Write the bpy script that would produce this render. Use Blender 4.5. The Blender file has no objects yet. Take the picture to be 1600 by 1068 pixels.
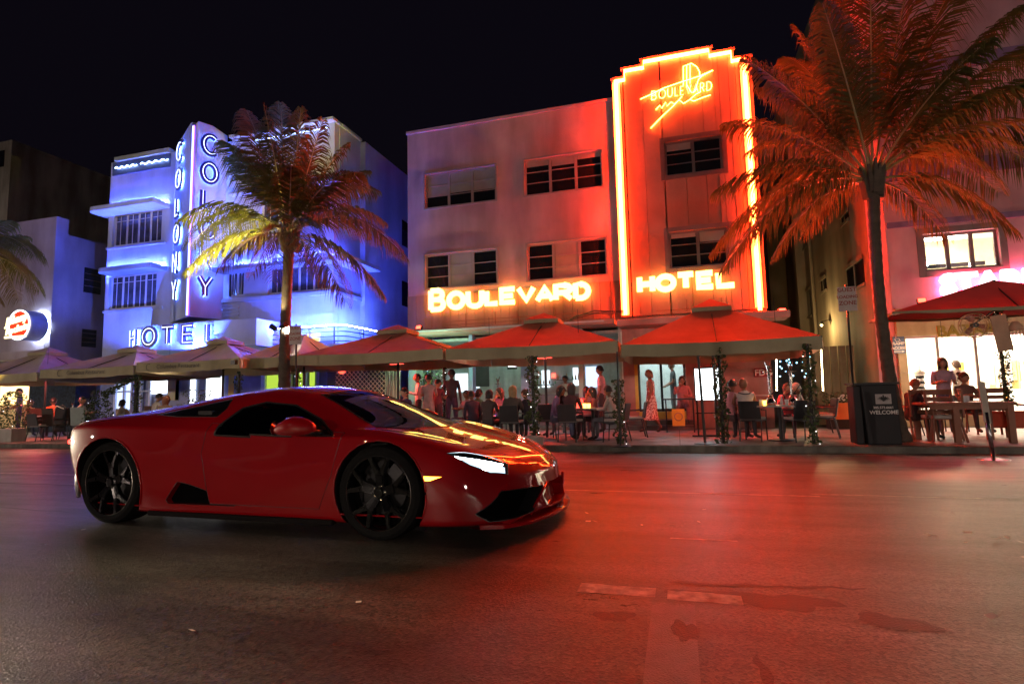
import bpy, bmesh, math, random
import numpy as np
from mathutils import Vector, Matrix, noise
random.seed(7)
SC = bpy.context.scene
COL = SC.collection
R_ = math.radians

# ------------------------------------------------------------------ camera
F_PX, CAM_H, CX, CY = 880.0, 1.03, 800.0, 534.0
YAW, PITCH, ROLL = R_(16.2), math.atan(86/880), R_(1.25)
c_f = Vector((-math.sin(YAW)*math.cos(PITCH), math.cos(YAW)*math.cos(PITCH), math.sin(PITCH)))
_r0 = Vector((math.cos(YAW), math.sin(YAW), 0)); _u0 = _r0.cross(c_f)
c_r = _r0*math.cos(ROLL)-_u0*math.sin(ROLL); c_u = _u0*math.cos(ROLL)+_r0*math.sin(ROLL)
cam_d = bpy.data.cameras.new('camera'); cam = bpy.data.objects.new('camera', cam_d); COL.objects.link(cam)
cam.matrix_world = Matrix(((c_r.x, c_u.x, -c_f.x, 0), (c_r.y, c_u.y, -c_f.y, 0), (c_r.z, c_u.z, -c_f.z, CAM_H), (0, 0, 0, 1)))
cam_d.sensor_width = 36; cam_d.lens = F_PX/1600*36; cam_d.clip_start = 0.05; cam_d.clip_end = 2000
SC.camera = cam
# ------------------------------------------------------------------ night sky
W = bpy.data.worlds.new('World'); SC.world = W; W.use_nodes = True
nt = W.node_tree; nt.nodes.clear()
out = nt.nodes.new('ShaderNodeOutputWorld'); bg = nt.nodes.new('ShaderNodeBackground'); bg2 = nt.nodes.new('ShaderNodeBackground')
sky = nt.nodes.new('ShaderNodeTexSky'); sky.sky_type = 'NISHITA'; sky.sun_disc = False
sky.sun_elevation = R_(-9); sky.sun_rotation = R_(200)
bg.inputs[1].default_value = 0.02
bg2.inputs[0].default_value = (0.0012, 0.0009, 0.0018, 1); bg2.inputs[1].default_value = 1.0
add = nt.nodes.new('ShaderNodeAddShader')
nt.links.new(sky.outputs[0], bg.inputs[0]); nt.links.new(bg.outputs[0], add.inputs[0]); nt.links.new(bg2.outputs[0], add.inputs[1]); nt.links.new(add.outputs[0], out.inputs[0])
SC.view_settings.view_transform = 'Standard'; SC.view_settings.look = 'None'
SC.view_settings.exposure = 1.3; SC.view_settings.gamma = 1.0; SC.view_settings.use_curve_mapping = False
cy = SC.cycles
cy.use_denoising = True; cy.max_bounces = 5; cy.diffuse_bounces = 2; cy.glossy_bounces = 3; cy.transmission_bounces = 3; cy.transparent_max_bounces = 6
cy.sample_clamp_indirect = 4.0; cy.caustics_reflective = False; cy.caustics_refractive = False; cy.use_light_tree = True
try: cy.denoiser = 'OPENIMAGEDENOISE'
except Exception: pass

# ------------------------------------------------------------------ helpers: a photo pixel to a point on a plane of the street
def ray(px, py): return c_f + c_r*((px-CX)/F_PX) + c_u*((CY-py)/F_PX)
O3 = Vector((0, 0, CAM_H))
def PY(px, py, Y): d = ray(px, py); return O3 + d*(Y/d.y)
def PZ(px, py, z=0.0): d = ray(px, py); return O3 + d*((z-CAM_H)/d.z)
def PX(px, py, X): d = ray(px, py); return O3 + d*(X/d.x)
def V(*a): return Vector(a)

# ------------------------------------------------------------------ materials
MC = {}
def mat(name, col, rough=0.6, metal=0.0, var=0.15, nscale=3.0, bump=0.0, bscale=60.0, spec=0.5, coat=0.0, col2=None, dirt=0.0):
    if name in MC: return MC[name]
    m = bpy.data.materials.new(name); m.use_nodes = True; MC[name] = m
    t = m.node_tree; b = t.nodes['Principled BSDF']
    b.inputs['Roughness'].default_value = rough; b.inputs['Metallic'].default_value = metal
    b.inputs['Specular IOR Level'].default_value = spec; b.inputs['Coat Weight'].default_value = coat; b.inputs['Coat Roughness'].default_value = 0.03
    tc = t.nodes.new('ShaderNodeTexCoord')
    n = t.nodes.new('ShaderNodeTexNoise'); n.inputs['Scale'].default_value = nscale; n.inputs['Detail'].default_value = 6; n.inputs['Roughness'].default_value = 0.65
    t.links.new(tc.outputs['Object'], n.inputs['Vector'])
    r = t.nodes.new('ShaderNodeValToRGB'); e = r.color_ramp.elements
    c2 = col2 if col2 else tuple(max(0, c*(1+var)) for c in col)
    c1 = tuple(max(0, c*(1-var)) for c in col)
    e[0].position = 0.3; e[0].color = (*c1, 1); e[1].position = 0.7; e[1].color = (*c2, 1)
    t.links.new(n.outputs['Fac'], r.inputs['Fac'])
    src = r.outputs['Color']
    if dirt > 0:
        n2 = t.nodes.new('ShaderNodeTexNoise'); n2.inputs['Scale'].default_value = nscale*0.35; n2.inputs['Detail'].default_value = 8
        mp = t.nodes.new('ShaderNodeMapping'); mp.inputs['Scale'].default_value = (2.5, 2.5, 0.5)
        t.links.new(tc.outputs['Object'], mp.inputs['Vector']); t.links.new(mp.outputs['Vector'], n2.inputs['Vector'])
        rr = t.nodes.new('ShaderNodeValToRGB'); rr.color_ramp.elements[0].position = 0.38; rr.color_ramp.elements[1].position = 0.62
        d = 1-dirt; rr.color_ramp.elements[0].color = (d, d*0.97, d*0.93, 1); rr.color_ramp.elements[1].color = (1, 1, 1, 1)
        mx = t.nodes.new('ShaderNodeMix'); mx.data_type = 'RGBA'; mx.blend_type = 'MULTIPLY'; mx.inputs[0].default_value = 1
        t.links.new(n2.outputs['Fac'], rr.inputs['Fac']); t.links.new(src, mx.inputs[6]); t.links.new(rr.outputs['Color'], mx.inputs[7]); src = mx.outputs[2]
    t.links.new(src, b.inputs['Base Color'])
    if bump > 0:
        nb = t.nodes.new('ShaderNodeTexNoise'); nb.inputs['Scale'].default_value = bscale; nb.inputs['Detail'].default_value = 4
        bp = t.nodes.new('ShaderNodeBump'); bp.inputs['Strength'].default_value = bump; bp.inputs['Distance'].default_value = 0.02
        t.links.new(tc.outputs['Object'], nb.inputs['Vector']); t.links.new(nb.outputs['Fac'], bp.inputs['Height']); t.links.new(bp.outputs['Normal'], b.inputs['Normal'])
    return m
def emis(name, col, s):
    if name in MC: return MC[name]
    m = bpy.data.materials.new(name); m.use_nodes = True; MC[name] = m
    t = m.node_tree; t.nodes.clear(); o = t.nodes.new('ShaderNodeOutputMaterial'); e = t.nodes.new('ShaderNodeEmission')
    e.inputs[0].default_value = (*col, 1); e.inputs[1].default_value = s; t.links.new(e.outputs[0], o.inputs[0]); return m
def glass(name, tint=(0.8, 0.85, 0.9), alpha=0.35, rough=0.03):
    """window pane: clear coat reflection over partly see-through dark glass"""
    if name in MC: return MC[name]
    m = bpy.data.materials.new(name); m.use_nodes = True; MC[name] = m
    t = m.node_tree; t.nodes.clear(); o = t.nodes.new('ShaderNodeOutputMaterial')
    tr = t.nodes.new('ShaderNodeBsdfTransparent'); tr.inputs[0].default_value = (*[c*(1-alpha) for c in tint], 1)
    gl = t.nodes.new('ShaderNodeBsdfGlossy'); gl.inputs['Roughness'].default_value = rough; gl.inputs[0].default_value = (1, 1, 1, 1)
    fr = t.nodes.new('ShaderNodeFresnel'); fr.inputs[0].default_value = 1.5
    mx = t.nodes.new('ShaderNodeMixShader'); t.links.new(fr.outputs[0], mx.inputs[0]); t.links.new(tr.outputs[0], mx.inputs[1]); t.links.new(gl.outputs[0], mx.inputs[2]); t.links.new(mx.outputs[0], o.inputs[0])
    return m

# ------------------------------------------------------------------ objects
WL = {}
def wl(o): return WL.get(o.name, Vector((0, 0, 0))) if o is not None else Vector((0, 0, 0))
def tagit(o, label=None, cat=None, group=None, kind=None):
    if label: o['label'] = label
    if cat: o['category'] = cat
    if group: o['group'] = group
    if kind: o['kind'] = kind
    return o
def thing(name, label, cat, loc=(0, 0, 0), group=None, kind=None):
    o = bpy.data.objects.new(name, None); COL.objects.link(o); o.location = loc; o.empty_display_size = 0.1
    WL[o.name] = Vector(loc); return tagit(o, label, cat, group, kind)
class MB:
    """collects shapes in world coordinates; build() links them as ONE mesh object"""
    def __init__(s): s.v = []; s.f = []; s.m = []; s.cur = 0
    def add(s, vs, fs):
        k = len(s.v); s.v += [Vector(v) for v in vs]; s.f += [tuple(i+k for i in f) for f in fs]; s.m += [s.cur]*len(fs); return s
    def box(s, a, b, bev=0):
        x0, y0, z0 = a; x1, y1, z1 = b
        if x0 > x1: x0, x1 = x1, x0
        if y0 > y1: y0, y1 = y1, y0
        if z0 > z1: z0, z1 = z1, z0
        return s.add([(x0, y0, z0), (x1, y0, z0), (x1, y1, z0), (x0, y1, z0), (x0, y0, z1), (x1, y0, z1), (x1, y1, z1), (x0, y1, z1)],
                     [(0, 3, 2, 1), (4, 5, 6, 7), (0, 1, 5, 4), (1, 2, 6, 5), (2, 3, 7, 6), (3, 0, 4, 7)])
    def obox(s, c, ax, ay, az):
        """box about centre c with half-axis vectors"""
        c = Vector(c); ax = Vector(ax); ay = Vector(ay); az = Vector(az)
        q = [c+ax*i+ay*j+az*k for k in (-1, 1) for (i, j) in ((-1, -1), (1, -1), (1, 1), (-1, 1))]
        return s.add(q, [(0, 3, 2, 1), (4, 5, 6, 7), (0, 1, 5, 4), (1, 2, 6, 5), (2, 3, 7, 6), (3, 0, 4, 7)])
    def quad(s, a, b, c, d): return s.add([a, b, c, d], [(0, 1, 2, 3)])
    def tube(s, pts, r, n=6, closed=False, cap=True):
        pts = [Vector(p) for p in pts]; N = len(pts); rr = r if isinstance(r, (list, tuple)) else [r]*N
        vs = []; up = None
        for i, p in enumerate(pts):
            if closed: t = pts[(i+1) % N]-pts[i-1]
            else: t = pts[min(i+1, N-1)]-pts[max(i-1, 0)]
            t = t.normalized() if t.length > 1e-9 else Vector((0, 0, 1))
            if up is None: up = Vector((0, 0, 1)) if abs(t.z) < 0.9 else Vector((1, 0, 0))
            a = t.cross(up)
            a = a.normalized() if a.length > 1e-6 else Vector((1, 0, 0)); b = a.cross(t).normalized(); up = b
            vs += [p+(a*math.cos(2*math.pi*k/n)+b*math.sin(2*math.pi*k/n))*rr[i] for k in range(n)]
        fs = []
        for i in range(N if closed else N-1):
            j = (i+1) % N
            for k in range(n): fs.append((i*n+k, i*n+(k+1) % n, j*n+(k+1) % n, j*n+k))
        if cap and not closed: fs += [tuple(reversed(range(n))), tuple((N-1)*n+k for k in range(n))]
        return s.add(vs, fs)
    def lathe(s, c, prof, n=16, axis='z', cap=True):
        """prof: (radius, height) pairs about an axis through c"""
        c = Vector(c); vs = []
        for r, h in prof:
            for k in range(n):
                a = 2*math.pi*k/n; x, y = r*math.cos(a), r*math.sin(a)
                vs.append(c+(Vector((x, y, h)) if axis == 'z' else Vector((x, -h, y)) if axis == 'y' else Vector((h, x, y))))
        fs = []
        for i in range(len(prof)-1):
            for k in range(n): fs.append((i*n+k, i*n+(k+1) % n, (i+1)*n+(k+1) % n, (i+1)*n+k))
        if cap and prof[0][0] > 1e-4: fs.append(tuple(reversed(range(n))))
        if cap and prof[-1][0] > 1e-4: fs.append(tuple((len(prof)-1)*n+k for k in range(n)))
        return s.add(vs, fs)
    def prism(s, poly, d):
        """poly: planar list of 3D points, extruded by vector d"""
        n = len(poly); d = Vector(d); p = [Vector(q) for q in poly]
        return s.add(p+[q+d for q in p], [tuple(reversed(range(n))), tuple(range(n, 2*n))]+[(i, (i+1) % n, n+(i+1) % n, n+i) for i in range(n)])
    def sph(s, c, r, n=8, sc=(1, 1, 1)):
        c = Vector(c); vs = [c+Vector((0, 0, -r*sc[2]))]; m = max(4, n//2+1)
        for i in range(1, m):
            ph = -math.pi/2+math.pi*i/m
            for k in range(n):
                a = 2*math.pi*k/n; vs.append(c+Vector((r*sc[0]*math.cos(ph)*math.cos(a), r*sc[1]*math.cos(ph)*math.sin(a), r*sc[2]*math.sin(ph))))
        vs.append(c+Vector((0, 0, r*sc[2]))); fs = []
        for k in range(n): fs.append((0, 1+(k+1) % n, 1+k))
        for i in range(m-2):
            for k in range(n): fs.append((1+i*n+k, 1+i*n+(k+1) % n, 1+(i+1)*n+(k+1) % n, 1+(i+1)*n+k))
        L = len(vs)-1
        for k in range(n): fs.append((L, 1+(m-2)*n+k, 1+(m-2)*n+(k+1) % n))
        return s.add(vs, fs)
    def build(s, name, m, parent=None, smooth=False, label=None, kind=None, ang=None, bevel=0):
        off = wl(parent)
        me = bpy.data.meshes.new(name); me.from_pydata([tuple(v-off) for v in s.v], [], s.f)
        for x in (m if isinstance(m, (list, tuple)) else [m]): me.materials.append(x)
        if isinstance(m, (list, tuple)): me.polygons.foreach_set('material_index', s.m)
        me.validate(); me.update()
        if smooth: me.shade_smooth()
        if ang is not None: me.shade_smooth(); me.set_sharp_from_angle(angle=R_(ang))
        o = bpy.data.objects.new(name, me); COL.objects.link(o)
        if parent is not None: o.parent = parent
        WL[o.name] = off.copy()
        if bevel:
            md = o.modifiers.new('bevel', 'BEVEL'); md.width = bevel; md.segments = 2; md.limit_method = 'ANGLE'
        if label: o['label'] = label
        if kind: o['kind'] = kind
        return o
def bx(name, a, b, m, parent=None, **k): return MB().box(a, b).build(name, m, parent, **k)
def copy_tree(o, loc=None, rz=None, label=None, parent=None):
    c = o.copy(); COL.objects.link(c)
    if parent is not None: c.parent = parent
    for ch in o.children: copy_tree(ch, parent=c)
    if loc is not None: c.location = loc
    if rz is not None: c.rotation_euler.z = rz
    if label: c['label'] = label
    return c
def text_mb(mb, s, size, org, ux, uz, depth=0.02, off=0.0, align='CENTER', shear=0.0, xs=1.0):
    """flat lettering as geometry: ux = reading direction, uz = up; extruded towards ux x uz ... the viewer"""
    cu = bpy.data.curves.new('t', 'FONT'); cu.body = s; cu.size = size; cu.extrude = depth/2; cu.offset = off; cu.align_x = align; cu.shear = shear; cu.resolution_u = 3
    ob = bpy.data.objects.new('t', cu); COL.objects.link(ob)
    dg = bpy.context.evaluated_depsgraph_get(); me = bpy.data.meshes.new_from_object(ob.evaluated_get(dg))
    ux = Vector(ux).normalized(); uz = Vector(uz).normalized(); un = ux.cross(uz)
    vs = [Vector(org)+ux*v.co.x*xs+uz*v.co.y+un*(v.co.z+depth/2) for v in me.vertices]
    fs = [tuple(p.vertices) for p in me.polygons]
    bpy.data.objects.remove(ob); bpy.data.curves.remove(cu); bpy.data.meshes.remove(me)
    return mb.add(vs, fs)
def ribbon(mb, pts, w, n_, depth, closed=False):
    """thick stroke: a flat band of width w along pts, front normal n_, extruded back by depth"""
    pts = [Vector(p) for p in pts]; n_ = Vector(n_).normalized(); N = len(pts); L = []; Rr = []
    for i in range(N):
        if closed: a, b = pts[i-1], pts[(i+1) % N]
        else: a, b = pts[max(i-1, 0)], pts[min(i+1, N-1)]
        t = (b-a).normalized(); sd = n_.cross(t)
        k = 1.0
        if (closed or 0 < i < N-1):
            t1 = (pts[i]-pts[i-1]).normalized(); k = 1/max(0.84, abs(t1.dot(t)))
        L.append(pts[i]+sd*w/2*k); Rr.append(pts[i]-sd*w/2*k)
    vs = L+Rr+[p-n_*depth for p in L]+[p-n_*depth for p in Rr]; fs = []
    for i in range(N if closed else N-1):
        j = (i+1) % N
        fs += [(i, N+i, N+j, j), (2*N+j, 3*N+j, 3*N+i, 2*N+i), (i, j, 2*N+j, 2*N+i), (N+j, N+i, 3*N+i, 3*N+j)]
    if not closed: fs += [(0, 2*N, 3*N, N), (N-1, 2*N-1, 4*N-1, 3*N-1)]
    return mb.add(vs, fs)
def lerp(a, b, t): return a+(b-a)*t
# ================================================================== setting: road, kerb, pavement
YK = 11.75          # kerb face
def road_mat():
    m = bpy.data.materials.new('asphalt'); m.use_nodes = True; t = m.node_tree; b = t.nodes['Principled BSDF']; N = t.nodes.new; L = t.links.new
    tc = N('ShaderNodeTexCoord')
    def noise_(s, d=5, r=0.6, sc=None):
        n = N('ShaderNodeTexNoise'); n.inputs['Scale'].default_value = s; n.inputs['Detail'].default_value = d; n.inputs['Roughness'].default_value = r
        if sc:
            mp = N('ShaderNodeMapping'); mp.inputs['Scale'].default_value = sc; L(tc.outputs['Object'], mp.inputs[0]); L(mp.outputs[0], n.inputs['Vector'])
        else: L(tc.outputs['Object'], n.inputs['Vector'])
        return n.outputs['Fac']
    def ramp(src, p0, c0, p1, c1):
        r = N('ShaderNodeValToRGB'); e = r.color_ramp.elements; e[0].position = p0; e[1].position = p1; e[0].color = (*c0, 1); e[1].color = (*c1, 1); L(src, r.inputs[0]); return r.outputs[0]
    def mixc(f, a, c, bt='MIX'):
        x = N('ShaderNodeMix'); x.data_type = 'RGBA'; x.blend_type = bt
        if isinstance(f, float): x.inputs[0].default_value = f
        else: L(f, x.inputs[0])
        L(a, x.inputs[6]); L(c, x.inputs[7]); return x.outputs[2]
    base = ramp(noise_(1.3, 7, 0.6, (0.5, 1.6, 1)), 0.35, (0.050, 0.045, 0.041), 0.68, (0.092, 0.084, 0.075))
    vor = N('ShaderNodeTexVoronoi'); vor.inputs['Scale'].default_value = 75; L(tc.outputs['Object'], vor.inputs['Vector'])
    stone = ramp(vor.outputs['Color'], 0.10, (0.40, 0.40, 0.41), 0.95, (2.6, 2.5, 2.35))
    col = mixc(0.75, base, stone, 'MULTIPLY')
    # tar-dark worn tracks along the street
    tracks = ramp(noise_(0.9, 5, 0.6, (0.16, 1.5, 1)), 0.44, (0.55, 0.55, 0.55), 0.58, (1, 1, 1))
    col = mixc(1.0, col, tracks, 'MULTIPLY')
    L(col, b.inputs['Base Color'])
    rg = ramp(noise_(2.2, 8, 0.7, (0.35, 1.3, 1)), 0.3, (0.26,)*3, 0.72, (0.42,)*3); L(rg, b.inputs['Roughness'])
    b.inputs['Specular IOR Level'].default_value = 0.27
    h1 = noise_(110, 3, 0.8); h2 = noise_(9, 5, 0.7)
    bp = N('ShaderNodeBump'); bp.inputs['Strength'].default_value = 0.55; bp.inputs['Distance'].default_value = 0.010; L(h1, bp.inputs['Height'])
    bp3 = N('ShaderNodeBump'); bp3.inputs['Strength'].default_value = 0.4; bp3.inputs['Distance'].default_value = 0.005; L(vor.outputs['Distance'], bp3.inputs['Height']); L(bp.outputs[0], bp3.inputs['Normal'])
    bp2 = N('ShaderNodeBump'); bp2.inputs['Strength'].default_value = 0.22; bp2.inputs['Distance'].default_value = 0.012; L(h2, bp2.inputs['Height']); L(bp3.outputs[0], bp2.inputs['Normal'])
    L(bp2.outputs[0], b.inputs['Normal']); return m
M_ASPH = road_mat()
M_CONC = mat('pavement concrete', (0.27, 0.22, 0.20), 0.5, var=0.2, nscale=2.2, bump=0.25, bscale=50, dirt=0.35)
M_KERB = mat('kerb concrete', (0.17, 0.155, 0.13), 0.75, var=0.3, nscale=4, bump=0.5, bscale=40, dirt=0.5)
M_TAR = mat('tar seal', (0.024, 0.021, 0.020), 0.5, var=0.4, nscale=14, bump=0.5, bscale=90)
M_PATCH = mat('asphalt patch', (0.12, 0.105, 0.10), 0.36, var=0.3, nscale=9, bump=0.6, bscale=120)
M_PAINT = mat('worn road paint', (0.50, 0.47, 0.40), 0.55, var=0.45, nscale=16, bump=0.4, bscale=70, dirt=0.5)
def road_z(y): return 0.0 if y < 5 else -0.13*((y-5)/(YK-5))**1.5
def sheet(name, mt, xs, ys, z, kind='structure', parent=None, label=None):
    mb = MB(); vs = [(x, y, z(y)) for y in ys for x in xs]; n = len(xs)
    mb.add(vs, [(j*n+i, j*n+i+1, (j+1)*n+i+1, (j+1)*n+i) for j in range(len(ys)-1) for i in range(n-1)]); return mb.build(name, mt, parent, kind=kind, smooth=True, label=label)
bx('ground', (-400, -400, -0.6), (400, 400, -0.4), mat('dark ground', (0.05, 0.05, 0.045), 0.9), kind='structure')
sheet('road', M_ASPH, [-140, -60, -30, -10, 0, 10, 30, 60, 140], [-7]+[5+(YK-5)*i/12 for i in range(13)], road_z)
sheet('gutter', M_KERB, [-140, 0, 140], [YK-0.42, YK], lambda y: -0.122 if y < YK-0.1 else -0.124)
mb = MB().box((-140, YK, -0.4), (140, YK+0.16, 0.0)); mb.build('kerb', M_KERB, kind='structure', bevel=0.02)
mb = MB(); mb.box((-140, YK+0.163, -0.4), (140, 17.9, -0.006)); mb.build('pavement_base', mat('joint grit', (0.06, 0.055, 0.05), 0.9), kind='structure')
# pavement slabs with recessed joints (near ones), each its own piece
pav = thing('pavement', 'broad pink grey concrete pavement in front of the hotels', None, kind='structure', loc=(0, YK+0.165, 0))
xs = [-44+2.0*i for i in range(33)]; ys = [YK+0.168, 13.6, 15.5, 17.2]
for j in range(3):
    for i in range(len(xs)-1):
        dz = random.uniform(-0.002, 0.002)
        mb = MB(); mb.box((xs[i]+0.006, ys[j]+0.006, -0.02), (xs[i+1]-0.006, ys[j+1]-0.006, dz)); mb.build('slab', M_CONC, pav)
bx('near_kerb', (-140, -7.2, -0.3), (140, -7.0, 0.13), M_KERB, kind='structure')
bx('near_pavement', (-140, -30, -0.3), (140, -7.2, 0.12), M_CONC, kind='structure')
# painted lines, patches
def decal(name, pts, mt, label=None, z=0.0012):
    mb = MB(); mb.add([(x, y, road_z(y)+z) for x, y in pts], [tuple(range(len(pts)))]); return mb.build(name, mt, kind='structure', label=label)
def rag(x0, x1, y0, y1, n=10, a=0.012):
    top = [(lerp(x0, x1, i/n), y1+random.uniform(-a, a)) for i in range(n+1)]; bot = [(lerp(x0, x1, i/n), y0+random.uniform(-a, a)) for i in range(n+1)]
    return bot+top[::-1]
decal('road_marking', rag(-0.56, -0.16, 3.06, 3.20, 8, .006), M_PAINT); decal('road_marking', rag(-0.10, 0.26, 3.05, 3.18, 8, .008), M_PAINT)
for x0, x1, y0, y1 in ((-0.1, 0.35, 4.29, 4.32), (1.95, 2.4, 4.2, 4.26), (-1.3, 1.3, 6.28, 6.33), (1.25, 5.5, 6.42, 6.45), (-14, -6.5, 6.55, 6.62), (5.0, 9.0, 6.45, 6.5)):
    decal('road_marking', rag(x0, x1, y0, y1, 24, .005), M_PAINT)
decal('road_patch', rag(-0.17, 0.03, 0.5, 2.98, 20, .03), M_PATCH)
def blob(cx, cy_, rx, ry, n=26, seed=0, rot=0):
    r = random.Random(seed); ph = [r.uniform(0, 6.28) for _ in range(5)]; P = []
    for i in range(n):
        a = 2*math.pi*i/n; k = 1+0.22*math.sin(2*a+ph[0])+0.14*math.sin(3*a+ph[1])+0.1*math.sin(5*a+ph[2])+0.06*math.sin(9*a+ph[3])
        x, y = rx*k*math.cos(a), ry*k*math.sin(a); P.append((cx+x*math.cos(rot)-y*math.sin(rot), cy_+x*math.sin(rot)+y*math.cos(rot)))
    return P
# tar streaks and the dark crack sealing in front
def streak(pts, w, name='tar_streak', z=0.0016):
    L_, R2 = [], []
    for i, (x, y) in enumerate(pts):
        a = Vector(pts[max(0, i-1)]); b = Vector(pts[min(len(pts)-1, i+1)]); t = (b-a).normalized(); ww = w*(0.5+random.random()*0.6)*(1 if 0 < i < len(pts)-1 else 0.15)
        L_.append((x-t.y*ww/2, y+t.x*ww/2)); R2.append((x+t.y*ww/2, y-t.x*ww/2))
    mb = MB(); n = len(pts); mb.add([(x, y, road_z(y)+z) for x, y in L_+R2], [(i, n+i, n+i+1, i+1) for i in range(n-1)]); mb.build(name, M_TAR, kind='structure')
def wob(a, b, n, s):
    a, b = Vector(a), Vector(b); t = (b-a).normalized(); p = Vector((-t.y, t.x)); return [tuple(a+(b-a)*(i/n)+p*random.uniform(-s, s)) for i in range(n+1)]
M_STAIN = mat('dark oil stain', (0.022, 0.019, 0.018), 0.50, var=0.35, nscale=18, bump=0.5, bscale=100)
for px_, py_, rx_, ry_, rt_, sd_ in ((1120, 930, .20, .09, -.05, 1), (1230, 940, .22, .11, -.12, 2), (1400, 972, .13, .10, -.3, 4), (1070, 985, .05, .12, 0, 7), (960, 962, .08, .07, .2, 8)):
    p_ = PZ(px_, py_, 0); decal('oil_stain', blob(p_.x, p_.y, rx_, ry_, 30, sd_, rt_), M_STAIN, z=.0009+.00006*sd_)
streak(wob((0.25, 2.50), (0.30, 1.2), 22, .012), 0.05, z=0.002)
streak(wob((-0.1, 3.3), (0.9, 3.42), 12, .02), 0.05)
streak(wob((-12, 5.7), (-7, 5.62), 16, .02), 0.06); streak(wob((-7.5, 4.3), (-5.6, 4.2), 10, .02), 0.03)
streak(wob((1.8, 6.5), (5.2, 6.35), 30, .01), 0.03)
mb = MB(); rr = random.Random(5)
for px, py in [(917, 804), (927, 808), (930, 817), (919, 817), (1052, 822), (1065, 824), (1003, 823), (1092, 818), (1100, 798), (1449, 839), (1460, 839), (1452, 837), (1514, 831), (1512, 835), (1509, 851), (1557, 844), (1574, 843), (1595, 850), (1550, 968), (1180, 650+110), (300, 990), (130, 830), (560, 945)]:
    p = PZ(px, py, 0); a = rr.uniform(0, 3.1); s = rr.uniform(.012, .03); u = Vector((math.cos(a), math.sin(a), 0))*s; v_ = Vector((-math.sin(a), math.cos(a), 0.3))*s*.5; p.z = road_z(p.y)+.018
    mb.add([p-u-v_, p+u-v_, p+u*1.2+v_, p-u+v_], [(0, 1, 2, 3)])
mb.build('litter', mat('pale litter', (.7, .66, .55), .5), kind='stuff', label='pale scraps and dry leaves scattered on the asphalt')

# ================================================================== wall and window builders
def wall(mb, x0, x1, z0, z1, Y, holes=(), t=0.3):
    xs = sorted({x0, x1, *[h[0] for h in holes], *[h[1] for h in holes]}); zs = sorted({z0, z1, *[h[2] for h in holes], *[h[3] for h in holes]})
    for i in range(len(xs)-1):
        for j in range(len(zs)-1):
            cx, cz = (xs[i]+xs[i+1])/2, (zs[j]+zs[j+1])/2
            if any(h[0] < cx < h[1] and h[2] < cz < h[3] for h in holes): continue
            mb.quad((xs[i], Y, zs[j]), (xs[i+1], Y, zs[j]), (xs[i+1], Y, zs[j+1]), (xs[i], Y, zs[j+1]))
            mb.quad((xs[i], Y+t, zs[j]), (xs[i], Y+t, zs[j+1]), (xs[i+1], Y+t, zs[j+1]), (xs[i+1], Y+t, zs[j]))
    for a, b, c, d in holes:
        mb.quad((a, Y, c), (a, Y, d), (a, Y+t, d), (a, Y+t, c)); mb.quad((b, Y, c), (b, Y+t, c), (b, Y+t, d), (b, Y, d))
        mb.quad((a, Y, d), (b, Y, d), (b, Y+t, d), (a, Y+t, d)); mb.quad((a, Y, c), (a, Y+t, c), (b, Y+t, c), (b, Y, c))
    mb.quad((x0, Y, z0), (x0, Y, z1), (x0, Y+t, z1), (x0, Y+t, z0)); mb.quad((x1, Y, z0), (x1, Y+t, z0), (x1, Y+t, z1), (x1, Y, z1)); mb.quad((x0, Y, z1), (x1, Y, z1), (x1, Y+t, z1), (x0, Y+t, z1))
    return mb
def rect_px(pts, Y):
    q = [PY(x, y, Y) for x, y in pts]; xs = sorted(p.x for p in q); zs = sorted(p.z for p in q)
    return ((xs[0]+xs[1])/2, (xs[2]+xs[3])/2, (zs[0]+zs[1])/2, (zs[2]+zs[3])/2)
M_GL = mat('dark window glass', (0.012, 0.012, 0.016), 0.04, spec=0.7, var=0.3)
M_BLIND = mat('window blind', (0.30, 0.26, 0.24), 0.8, var=0.1)
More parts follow.
